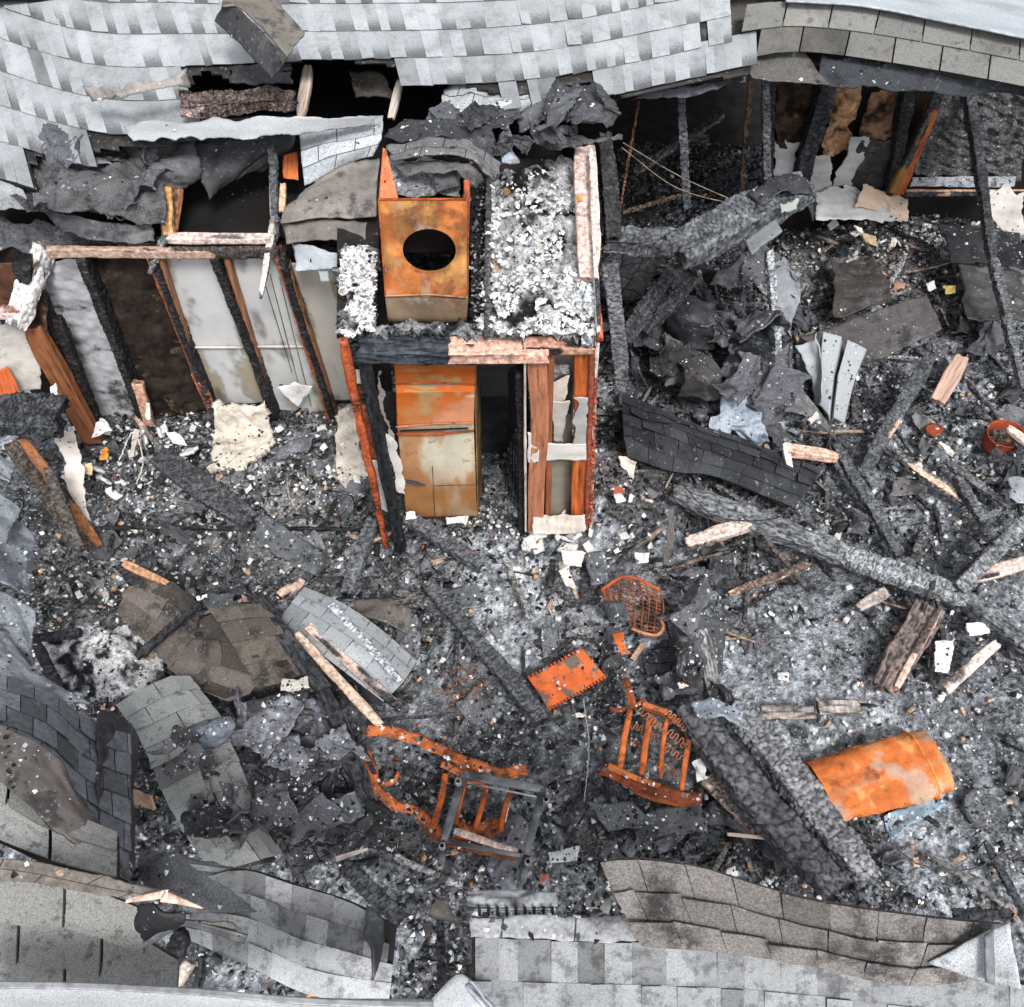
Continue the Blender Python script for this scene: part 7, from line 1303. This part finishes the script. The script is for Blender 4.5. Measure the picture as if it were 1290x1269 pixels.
disc('glass_bulb_base', 1228, 690, .08, .03, .02, 'steel', K(150, 158, 165), 'small grey glassy drop-shaped piece near the crossing timbers', 'glass piece', dish=-.03)
# ------------------------------------------------------------ white ash mound on the left
wm = gs('white_ash_mound', [[(60, 800, .25), (120, 785, .34), (180, 800, .3)], [(48, 835, .3), (130, 830, .48), (215, 840, .34)], [(80, 880, .3), (140, 890, .4), (180, 892, .3)]], 'ash', K(200, 202, 206), 'mound of white and black ash between the slate roof and brown shingles', 'ash heap', seed=841, amp=.07, crease=.09, th=.06, res=.011, tr=.06,
        colf=lambda du, dv, d: (K(225, 226, 228)[None, None]*sst(.32, .52, fbm(du*9, dv*9, 5, 3))[..., None]+K(40, 40, 43)[None, None]*(1-sst(.35, .6, fbm(du*9, dv*9, 5, 3)))[..., None]))
flakes('mound_ash_flakes', [[(62, 800, .65), (180, 802, .65), (80, 880, .68), (190, 885, .66)]], 900, .008, .03, [WHT, LGT, BLK, MID], [40, 25, 25, 12], 842, wm, lift=.08) if False else None
# ------------------------------------------------------------ single white and pale pieces
WP = [
 ('plaster_slab', [(1174, 806, .16), (1210, 800, .16)], [(1178, 848, .14), (1196, 850, .14)], K(240, 240, 240), 'large bright white plaster slab at right beside the half-burned board'),
 ('plaster_slab', [(1214, 784, .18), (1250, 778, .18)], [(1222, 802, .16), (1248, 800, .16)], K(238, 238, 238), 'white plaster piece just above the largest white slab at right'),
 ('plaster_lump', [(1193, 768, .16), (1202, 768, .16)], [(1193, 780, .16), (1203, 780, .16)], K(235, 235, 232), 'small oval white plaster lump under the ribbed grey beam'),
 ('plaster_slab', [(798, 694, .34), (818, 693, .34)], [(802, 714, .32), (818, 712, .32)], K(240, 240, 240), 'bright white plaster chunk above the basket grate'),
 ('white_flake', [(246, 748, .44), (262, 747, .44)], [(248, 754, .44), (262, 755, .44)], K(240, 240, 240), 'single oval white flake on the dark scraps at left'),
 ('plaster_slab', [(703, 690, .25), (742, 695, .25)], [(706, 712, .2), (736, 716, .2)], K(225, 218, 210), 'broken white drywall pile at the foot of the right chimney studs'),
 ('plaster_slab', [(700, 718, .22), (716, 712, .24)], [(712, 742, .18), (728, 748, .18)], K(222, 212, 204), 'curved white drywall strip below the broken white pile'),
 ('plaster_slab', [(667, 650, .3), (740, 648, .3)], [(668, 676, .2), (738, 674, .2)], K(200, 190, 180), 'beige drywall rubble heaped against the right chimney studs'),
 ('plaster_slab', [(560, 652, .2), (590, 650, .24)], [(562, 664, .16), (588, 664, .18)], K(225, 220, 215), 'white flake heap below the rusted flue'),
 ('plaster_slab', [(510, 640, .3), (524, 642, .3)], [(510, 656, .26), (528, 652, .26)], K(232, 230, 228), 'white drywall bit beside the black left chimney post'),
 ('drywall_triangle', [(122, 528, .34), (128, 524, .36)], [(112, 556, .22), (146, 542, .26)], K(222, 222, 224), 'white triangular drywall piece beside the brown stud'),
 ('drywall_piece', [(210, 544, .28), (226, 546, .28)], [(212, 560, .22), (238, 562, .22)], K(222, 222, 224), 'white rectangular drywall piece at the foot of the scorched insulation'),
 ('drywall_piece', [(179, 508, .42), (188, 508, .42)], [(182, 532, .26), (190, 530, .26)], K(212, 214, 214), 'narrow white drywall tooth below a charred stud foot'),
 ('curved_strip', [(166, 540, .3), (176, 540, .3)], [(160, 578, .2), (170, 578, .2)], K(190, 182, 170), 'curved beige strip on the rubble at left'),
 ('torn_paper', [(62, 486, 1.0), (74, 482, 1.0)], [(62, 502, .95), (74, 504, .95)], K(230, 230, 230), 'white torn scrap above the chunk of crackled char at left'),
 ('orange_foam', [(122, 564, .3), (138, 562, .3)], [(124, 580, .26), (136, 582, .26)], K(215, 140, 62), 'small orange foam scrap on the rubble at left'),
 ('beige_flap', [(106, 584, .3), (118, 582, .3)], [(108, 600, .26), (118, 598, .26)], K(220, 196, 160), 'small beige curled flap below the orange foam scrap'),
 ('pale_cup', [(122, 744, .2), (138, 742, .22)], [(128, 758, .2), (138, 756, .2)], K(190, 188, 180), 'small pale grey cup-like scrap in the dark corner at left'),
 ('pink_shard', [(304, 748, .4), (318, 752, .4)], [(306, 762, .38), (320, 762, .38)], K(150, 120, 108), 'small pinkish brown shard above the brown shingles'),
 ('white_fluff', [(352, 858, .5), (390, 846, .5)], [(350, 872, .46), (396, 870, .46)], K(220, 215, 205), 'white fluffy insulation at the lower end of the brown shingles'),
 ('white_fluff', [(690, 1068, .2), (735, 1060, .2)], [(688, 1088, .18), (730, 1084, .18)], K(215, 218, 220), 'white ash fluff right of the grey steel frame'),
 ('pink_stone', [(1012, 528, .3), (1030, 515, .34)], [(1022, 538, .28), (1034, 530, .3)], K(205, 196, 188), 'grey-white angular piece below the ribbed shingle'),
 ('plaster_slab', [(1178, 556, .2), (1186, 552, .2)], [(1196, 580, .18), (1206, 574, .18)], K(224, 220, 210), 'cream broken plaster stick below the small rust-red saucer'),
 ('plaster_slab', [(1142, 585, .18), (1160, 582, .18)], [(1150, 600, .16), (1166, 598, .16)], K(222, 205, 195), 'pale pink plaster flakes on the thin ashy plank'),
 ('yellow_lump', [(1186, 360, .3), (1206, 356, .3)], [(1190, 372, .28), (1204, 370, .28)], K(175, 155, 90), 'dull yellow lump on the rubble at upper right'),
 ('tan_lump', [(1122, 354, .3), (1144, 354, .3)], [(1124, 368, .28), (1142, 366, .28)], K(165, 125, 105), 'tan lump beside the brown patch at upper right'),
 ('white_scrap', [(1164, 354, .28), (1180, 352, .28)], [(1168, 366, .26), (1182, 364, .26)], K(205, 210, 214), 'pale bluish scrap left of the dull yellow lump'),
 ('white_scrap', [(1072, 280, .5), (1086, 286, .5)], [(1078, 292, .48), (1088, 296, .46)], K(225, 222, 212), 'white pointed scrap below the plaster ledge at upper right'),
 ('tan_paper', [(1084, 290, .45), (1106, 298, .45)], [(1088, 306, .42), (1108, 312, .4)], K(200, 175, 145), 'tan torn paper below the plaster ledge at upper right'),
 ('white_scrap', [(1118, 296, .45), (1134, 298, .45)], [(1120, 312, .42), (1130, 314, .42)], K(215, 205, 190), 'cream scrap right of the tan torn paper'),
 ('bone_scrap', [(778, 575, .45), (802, 580, .45)], [(784, 590, .4), (800, 606, .38)], K(200, 190, 182), 'pale beige flap with a tail right of the chimney base'),
 ('brick_bit', [(768, 612, .3), (792, 614, .3)], [(770, 624, .28), (790, 626, .28)], K(165, 88, 70), 'small brick-red fragment in the white crumbs right of the chimney'),
 ('red_shard', [(590, 694, .16), (604, 692, .16)], [(594, 702, .14), (606, 702, .14)], K(120, 62, 50), 'small dark red shard by the foot of the flue'),
 ('pink_brown_lump', [(676, 1102, .4), (692, 1100, .4)], [(676, 1114, .4), (690, 1112, .4)], K(165, 110, 95), 'pinkish brown lump above the nailed trim board'),
 ('orange_scrap', [(380, 1252, 1.9), (398, 1250, 1.9)], [(382, 1260, 1.9), (400, 1262, 1.9)], K(220, 150, 80), 'small orange scrap on the roof at the bottom edge'),
 ('orange_corner', [(1268, 1140, .9), (1282, 1150, .9)], [(1272, 1156, .9), (1290, 1160, .9)], K(205, 120, 70), 'orange wood corner at the lower right edge above the torn roof corner'),
 ('tan_board_scrap', [(166, 994, .9), (196, 1000, .9)], [(168, 1020, .9), (196, 1022, .9)], K(190, 160, 138), 'tan wood scrap beside the black gap left of the grey three-tab strip'),
 ('grey_drywall', [(1050, 672, .1), (1062, 668, .1)], [(1050, 684, .1), (1062, 682, .1)], K(190, 190, 192), 'pale grey crumb cluster above the ribbed grey beam'),
 ('white_scrap', [(870, 960, .3), (890, 945, .3)], [(876, 990, .28), (892, 985, .28)], K(215, 215, 215), 'white plaster clump between the spring seat and the huge charred beams'),
 ('white_scrap', [(722, 900, .12), (738, 896, .12)], [(724, 908, .12), (740, 906, .12)], K(222, 212, 204), 'small pale scrap below the orange plate'),
]
for i, (n, a, b, col, lab) in enumerate(WP):
    sheet(n, [a, b], 'batt' if 'fluff' in n else 'paper', col, lab, {'plaster': 'plaster piece', 'drywall': 'drywall piece'}.get(n.split('_')[0], 'scrap'), ground='roof' not in lab or 'bottom' not in lab, th=.016, amp=.03, crease=.03, freq=5, tr=.035, res=.008, seed=900+i)
# ------------------------------------------------------------ countable fragments: copies of a few shapes
def frag_proto(kind, k):
    r = np.random.default_rng(1000+k*7+len(kind)); 
    if kind == 'charred_board_fragment':
        L = r.uniform(.10, .30); o = beam(kind, np.array([-L/2, 0, 0.]), np.array([L/2, 0, 0.]), r.uniform(.025, .055), r.uniform(.015, .03), world=True, wpx=False, base=K(*[int(r.choice([44, 62, 86, 120]))]*3), fresh=float(r.choice([0, 0, .1, .3])), wood=K(190, 160, 140), seed=1100+k, rough=.4, alli=(.02, .05))
    else:
        a = r.uniform(.05, .13); b = a*r.uniform(.6, 1.3)
        q = [[np.array([-a/2+r.normal(0, .015), b/2+r.normal(0, .015), 0]), np.array([a/2+r.normal(0, .015), b/2+r.normal(0, .015), .01])], [np.array([-a/2, -b/2, 0.]), np.array([a/2+r.normal(0, .015), -b/2+r.normal(0, .015), 0.])]]
        g = r.uniform(0, 1)
        m, col = {'torn_roofing_fragment': (('granule_soot', 'felt')[k % 2], K(60+60*g, 60+60*g, 63+62*g)), 'plaster_fragment': ('panel', K(205+30*g, 203+30*g, 200+32*g))}[kind]
        sc = .45 if kind == 'plaster_fragment' else 1.25
        q = [[p*sc for p in rr2] for rr2 in q]
        o = sheet(kind, q, m, col, th=.008, amp=.025*sc, crease=.04*sc, freq=7, tr=.03*sc, res=.009, seed=1200+k)
    off = np.array(o.location); 
    return o
AV = [[(420, 180), (760, 180), (752, 690), (490, 700)], [(-10, 300), (60, 300), (130, 700), (0, 720)], [(0, 540), (60, 600), (50, 740), (215, 860), (350, 1110), (0, 1269), (-10, 900)], [(585, 1130), (760, 1080), (1290, 1165), (1290, 1269), (560, 1269)], [(1010, 940), (1200, 920), (1200, 990), (1080, 1045)], [(860, 880), (960, 880), (1110, 1110), (1050, 1130)], [(660, 850), (735, 815), (765, 850), (690, 895)],
      [(440, 900), (690, 960), (690, 1090), (540, 1075), (450, 960)], [(750, 880), (880, 880), (890, 1010), (750, 1000)], [(150, 1060), (500, 1120), (500, 1269), (150, 1269)]]
def place_frags(kind, n, nproto, label, cat, group, seed, dens, smin=.6, smax=1.5):
    r = np.random.default_rng(seed); protos = [frag_proto(kind, k) for k in range(nproto)]; cnt = 0; used = set()
    while cnt < n:
        px, py = r.uniform(40, 1285), r.uniform(300, 1120)
        if py < 340 and px < 900: continue
        if py < 540 and px < 420: continue
        if any(inpoly(px, py, a) for a in AV): continue
        if r.random() > dens(px, py): continue
        k = int(r.integers(nproto)); o = protos[k]
        if k in used: o = o.copy(); SC.collection.objects.link(o)
        used.add(k); p = G(px, py, r.uniform(.0, .03)); o.location = tuple(p); o.rotation_euler = (r.normal(0, .25), r.normal(0, .25), r.uniform(0, 6.283)); s = r.uniform(smin, smax); o.scale = (s, s, s)
        tag(o, label, cat, group); cnt += 1
    for i, o in enumerate(protos):
        if i not in used: bpy.data.objects.remove(o)
_fp = frag_proto
def frag_proto(kind, k):
    r = np.random.default_rng(3000+k*11+len(kind))
    if kind == 'charred_stick':
        L = r.uniform(.28, .75); w = r.uniform(.018, .045)
        return beam(kind, np.array([-L/2, 0, 0.]), np.array([L/2, 0, r.normal(0, .05)]), w, w*.7, world=True, wpx=False, base=K(*[int(r.choice([48, 66, 92, 120]))]*3), fresh=float(r.choice([0, 0, 0, .25])), wood=K(180, 155, 138), seed=3100+k, rough=.5, alli=(.02, .05), bend=r.normal(0, .02))
    if kind == 'crumpled_roofing_sheet':
        a, b2 = r.uniform(.22, .42), r.uniform(.15, .34); j = lambda: np.array([r.normal(0, .05), r.normal(0, .05), abs(r.normal(0, .05))])
        q = [[np.array([-a/2, b2/2, 0])+j(), np.array([0, b2/2, .04])+j(), np.array([a/2, b2/2, 0])+j()], [np.array([-a/2, 0, 0.05])+j(), np.array([0, 0, .08])+j(), np.array([a/2, 0, 0.04])+j()], [np.array([-a/2, -b2/2, 0])+j(), np.array([0, -b2/2, .02])+j(), np.array([a/2, -b2/2, 0])+j()]]
        g = r.uniform(0, 1); m = ['felt', 'granule_soot', 'slate', 'tabs_dark'][k % 4]
        return sheet(kind, q, m, K(44+62*g, 45+62*g, 48+66*g), th=.008, amp=.03, crease=.06, freq=4, tr=.07, res=.012, seed=3200+k, curved=False)
    return _fp(kind, k)
place_frags('charred_stick', 170, 16, 'thin charred stick lying loose across the grey rubble', 'charred stick', 'thin charred sticks in the rubble', 15, lambda x, y: 1-.85*float(field(x, y, LIGHT_PX)))
place_frags('crumpled_roofing_sheet', 85, 16, 'crumpled dark roofing sheet lying loose in the rubble', 'roofing sheet', 'crumpled roofing sheets in the rubble', 16, lambda x, y: (1-.97*min(1, float(field(x, y, LIGHT_PX))*1.6))*(.4+.6*min(1, float(field(x, y, DARK_PX))*2)), .7, 1.25)
place_frags('charred_board_fragment', 200, 14, 'short charred board fragment lying loose in the grey rubble', 'board fragment', 'short charred board fragments in the rubble', 5, lambda x, y: 1-.7*float(field(x, y, LIGHT_PX)))
place_frags('torn_roofing_fragment', 190, 16, 'small torn dark roofing flake lying loose in the grey rubble', 'roofing fragment', 'small torn roofing flakes in the rubble', 6, lambda x, y: 1-.6*float(field(x, y, LIGHT_PX)))
place_frags('plaster_fragment', 150, 14, 'small white plaster fragment lying loose in the dark rubble', 'plaster fragment', 'small white plaster fragments in the rubble', 7, lambda x, y: min(1, .25+float(field(x, y, WHITE_PX))), .5, 1.5)

def heap(n, poly, zf, label, group, seed, smin=.8, smax=1.6, kind='crumpled_roofing_sheet', cat='roofing sheet', tilt=.5):
    r = np.random.default_rng(seed); protos = [frag_proto(kind, 40+k+seed) for k in range(8)]; used = set(); cnt = 0
    xs = [p[0] for p in poly]; ys = [p[1] for p in poly]
    while cnt < n:
        px, py = r.uniform(min(xs), max(xs)), r.uniform(min(ys), max(ys))
        if not inpoly(px, py, poly): continue
        k = int(r.integers(8)); o = protos[k]
        if k in used: o = o.copy(); SC.collection.objects.link(o)
        used.add(k); z = zf(px, py, r); o.location = tuple(G(px, py, z) if z < 1.2 else P(px, py, z)); o.rotation_euler = (r.normal(0, tilt), r.normal(0, tilt), r.uniform(0, 6.283)); s = r.uniform(smin, smax); o.scale = (s, s, s)
        tag(o, label, cat, group); cnt += 1
    for i, o in enumerate(protos):
        if i not in used: bpy.data.objects.remove(o)
PLG = dict(kind='plaster_fragment', cat='plaster fragment', tilt=.6)
heap(22, [(640, 655), (760, 645), (752, 750), (690, 725)], lambda x, y, r: r.uniform(.02, .18), 'white broken drywall piece in the heap at the foot of the right chimney studs', 'broken drywall heaped at the foot of the right chimney studs', 81, 1.6, 4.0, **PLG)
heap(26, [(70, 530), (262, 535), (250, 590), (110, 640)], lambda x, y, r: r.uniform(.02, .15), 'white broken drywall piece on the rubble along the left wall foot', 'broken drywall along the left wall foot', 82, 1.3, 3.4, **PLG)
heap(12, [(1035, 268), (1150, 272), (1140, 312), (1050, 300)], lambda x, y, r: r.uniform(.05, .25), 'white plaster piece fallen below the rear wall ledge at upper right', 'plaster fallen below the rear wall ledge', 83, 1.3, 3.0, **PLG)
heap(20, [(758, 585), (815, 600), (825, 715), (765, 700)], lambda x, y, r: r.uniform(.02, .15), 'white plaster piece in the pale rubble just right of the chimney base', 'plaster pieces just right of the chimney base', 84, 1.2, 2.8, **PLG)
heap(16, [(345, 515), (480, 540), (470, 620), (360, 600)], lambda x, y, r: r.uniform(.02, .12), 'pale plaster piece on the rubble between the hanging insulation batts', 'plaster pieces between the hanging insulation batts', 85, 1.2, 2.8, **PLG)
heap(14, [(180, 900), (260, 900), (345, 1080), (260, 1070)], lambda x, y, r: r.uniform(.72, .78), 'small dark flake lying on the long grey three-tab strip', 'dark flakes on the long grey three-tab strip', 86, .8, 1.8, kind='torn_roofing_fragment', cat='roofing fragment', tilt=.2)
heap(26, [(785, 345), (980, 345), (1000, 470), (1050, 560), (800, 480)], lambda x, y, r: r.uniform(.1, .55), 'crumpled black roofing sheet in the heap right of the chimney', 'crumpled roofing sheets heaped right of the chimney', 71)
heap(9, [(835, 720), (915, 720), (920, 880), (850, 880)], lambda x, y, r: r.uniform(.1, .45), 'crumpled black sheet in the heap right of the basket grate', 'crumpled sheets heaped right of the basket grate', 72, .7, 1.2)
heap(16, [(40, 200), (205, 190), (205, 290), (30, 270)], lambda x, y, r: 2.38-.0022*(y-200)+r.uniform(0, .12), 'torn black roofing layer in the heap along the upper left roof break', 'torn roofing layers along the upper left roof break', 73, .5, 1.1, tilt=.3)
heap(10, [(380, 160), (640, 150), (770, 120), (780, 170), (640, 190)], lambda x, y, r: r.uniform(2.7, 2.95), 'small torn black roofing layer draped behind the chimney top', 'torn roofing layers behind the chimney top', 74, .35, .8, tilt=.35)
heap(14, [(300, 880), (440, 900), (450, 1070), (340, 1050)], lambda x, y, r: r.uniform(.25, .55), 'dark crumpled shingle sheet in the heap left of the rusty chair frame', 'dark shingle sheets heaped left of the rusty chair frame', 75, .6, 1.1, tilt=.25)
heap(18, [(770, 590), (1000, 600), (1010, 690), (860, 700)], lambda x, y, r: r.uniform(.05, .25), 'charred stick in the tangle below the black shingle slab', 'charred sticks tangled below the black shingle slab', 76, .5, 1.0, kind='charred_stick', cat='charred stick', tilt=.15)
heap(14, [(1040, 440), (1280, 380), (1285, 640), (1100, 600)], lambda x, y, r: r.uniform(.05, .25), 'small dark roofing sheet among the timbers at right', 'small roofing sheets among the timbers at right', 77, .4, .9, tilt=.25)

for i, (pts, r_, col, lab) in enumerate([
    ([(1005, 655, .3), (1060, 640, .35), (1110, 660, .3), (1160, 640, .2)], .004, K(60, 60, 62), 'thin dark wire looping over the ribbed grey beam'),
    ([(150, 580, .4), (168, 545, .45), (180, 580, .35), (172, 610, .3)], .006, K(190, 185, 176), 'pale looping cable on the rubble below the scorched insulation'),
    ([(860, 610, .6), (900, 650, .55), (965, 655, .5), (1010, 640, .45)], .005, K(40, 40, 42), 'black cable across the top of the wide ashy beam'),
    ([(955, 820, .14), (985, 800, .16), (1040, 805, .14), (1080, 780, .14)], .004, K(120, 122, 126), 'thin grey wire lying in the smooth grey ash'),
    ([(735, 880, .16), (742, 940, .16), (736, 1010, .14)], .004, K(170, 172, 176), 'thin pale straight wire left of the spring seat'),
    ([(1090, 880, .1), (1088, 830, .1), (1098, 790, .12)], .004, K(90, 92, 95), 'thin curved wire left of the broad brown-black board'),
    ([(430, 1065, .5), (450, 1058, .5), (480, 1062, .45), (500, 1050, .4)], .004, K(60, 55, 52), 'short dark wire at bottom centre left'),
    ([(1120, 1060, .15), (1160, 1090, .15), (1225, 1095, .14), (1270, 1070, .14)], .005, K(70, 72, 75), 'dark cable curving across the ash at the lower right')]):
    MB().tube(cr([G(*p) for p in pts], 40)+RNG.normal(0, .002, (40, 3)), r_, col, n=6).go('cable' if 'cable' in lab else 'wire', 'chips', label=lab, cat='cable' if 'cable' in lab else 'wire', smooth=True)

# ------------------------------------------------------------ crumbs that have settled on everything, found by dropping them from above
bpy.context.view_layer.update(); dg = bpy.context.evaluated_depsgraph_get()
def settle(name, n, smin, smax, pal, wts, seed, label, keepf=None):
    r = np.random.default_rng(seed); VV = []; CC = []; k = 5; cnt = 0; W_ = np.array(wts)/sum(wts)
    while cnt < n:
        cnt += 1
        px, py = r.uniform(0, 1290), r.uniform(60, 1269)
        if keepf is not None and r.random() > keepf(px, py): continue
        d = ray(px, py); p = P(px, py, 0.4); hit, loc, nrm, _, ob, _ = SC.ray_cast(dg, Vector((p[0]+r.normal(0, .05), p[1]+r.normal(0, .05), 6.0)), Vector((0, 0, -1)))
        if not hit or nrm[2] < .45 or ob.name.startswith(('shingle_courses', 'shell', 'roof_deck', 'rubble', 'charred_rubble', 'front_plate', 'side_plate', 'scaled', 'upper_wing', 'ridge_fl', 'ground')): continue
        if ob.name.startswith(('plate', 'bent_sh', 'brown_felt', 'shingle_s', 'three', 'brown_sh', 'header', 'plaster', 'drywall', 'tan_', 'half', 'dark_roof')) and r.random() < .72: continue
        if loc[2] > 1.5 and r.random() < .5: continue
        s = smin+(smax-smin)*r.random()**2.5; a = np.linspace(0, 2*np.pi, k, endpoint=False)+r.uniform(-.5, .5, k)+r.uniform(0, 6); R = s*r.uniform(.35, 1.2, k)
        t = Vector((r.normal(0, .35), r.normal(0, .35), 1)).normalized(); n_ = (nrm+t).normalized(); u = n_.orthogonal().normalized(); v = n_.cross(u); u, v, nn = np.array(u), np.array(v), np.array(n_)
        ctr = np.array(loc)+nn*s*.15; V = ctr+np.outer(R*np.cos(a), u)+np.outer(R*np.sin(a), v); top = ctr+nn*s*r.uniform(.15, .55)
        VV.append(np.vstack([V, top])); CC.append(pal[r.choice(len(pal), p=W_)]*r.uniform(.6, 1.3))
    m_ = len(VV); V = np.vstack(VV); C = np.repeat(np.clip(np.array(CC), 0.01, .8), k+1, 0)
    b0 = (np.arange(m_)*(k+1))[:, None]; F = np.stack([np.stack([b0[:, 0]+i, b0[:, 0]+(i+1) % k, b0[:, 0]+k], -1) for i in range(k)], 1).reshape(-1, 3)
    return build(name, V, F, 'chips', col=C, kind='stuff', label=label, origin=(0, 0, 0))
settle('settled_crumbs', 52000, .004, .022, [BLK, DRK, MID, LGT, WHT, TAN], [30, 24, 17, 15, 16, 1], 61, 'crumbs of char and plaster settled on top of the fallen sheets and timbers', lambda x, y: 1.0 if 160 < y < 1110 else .45)
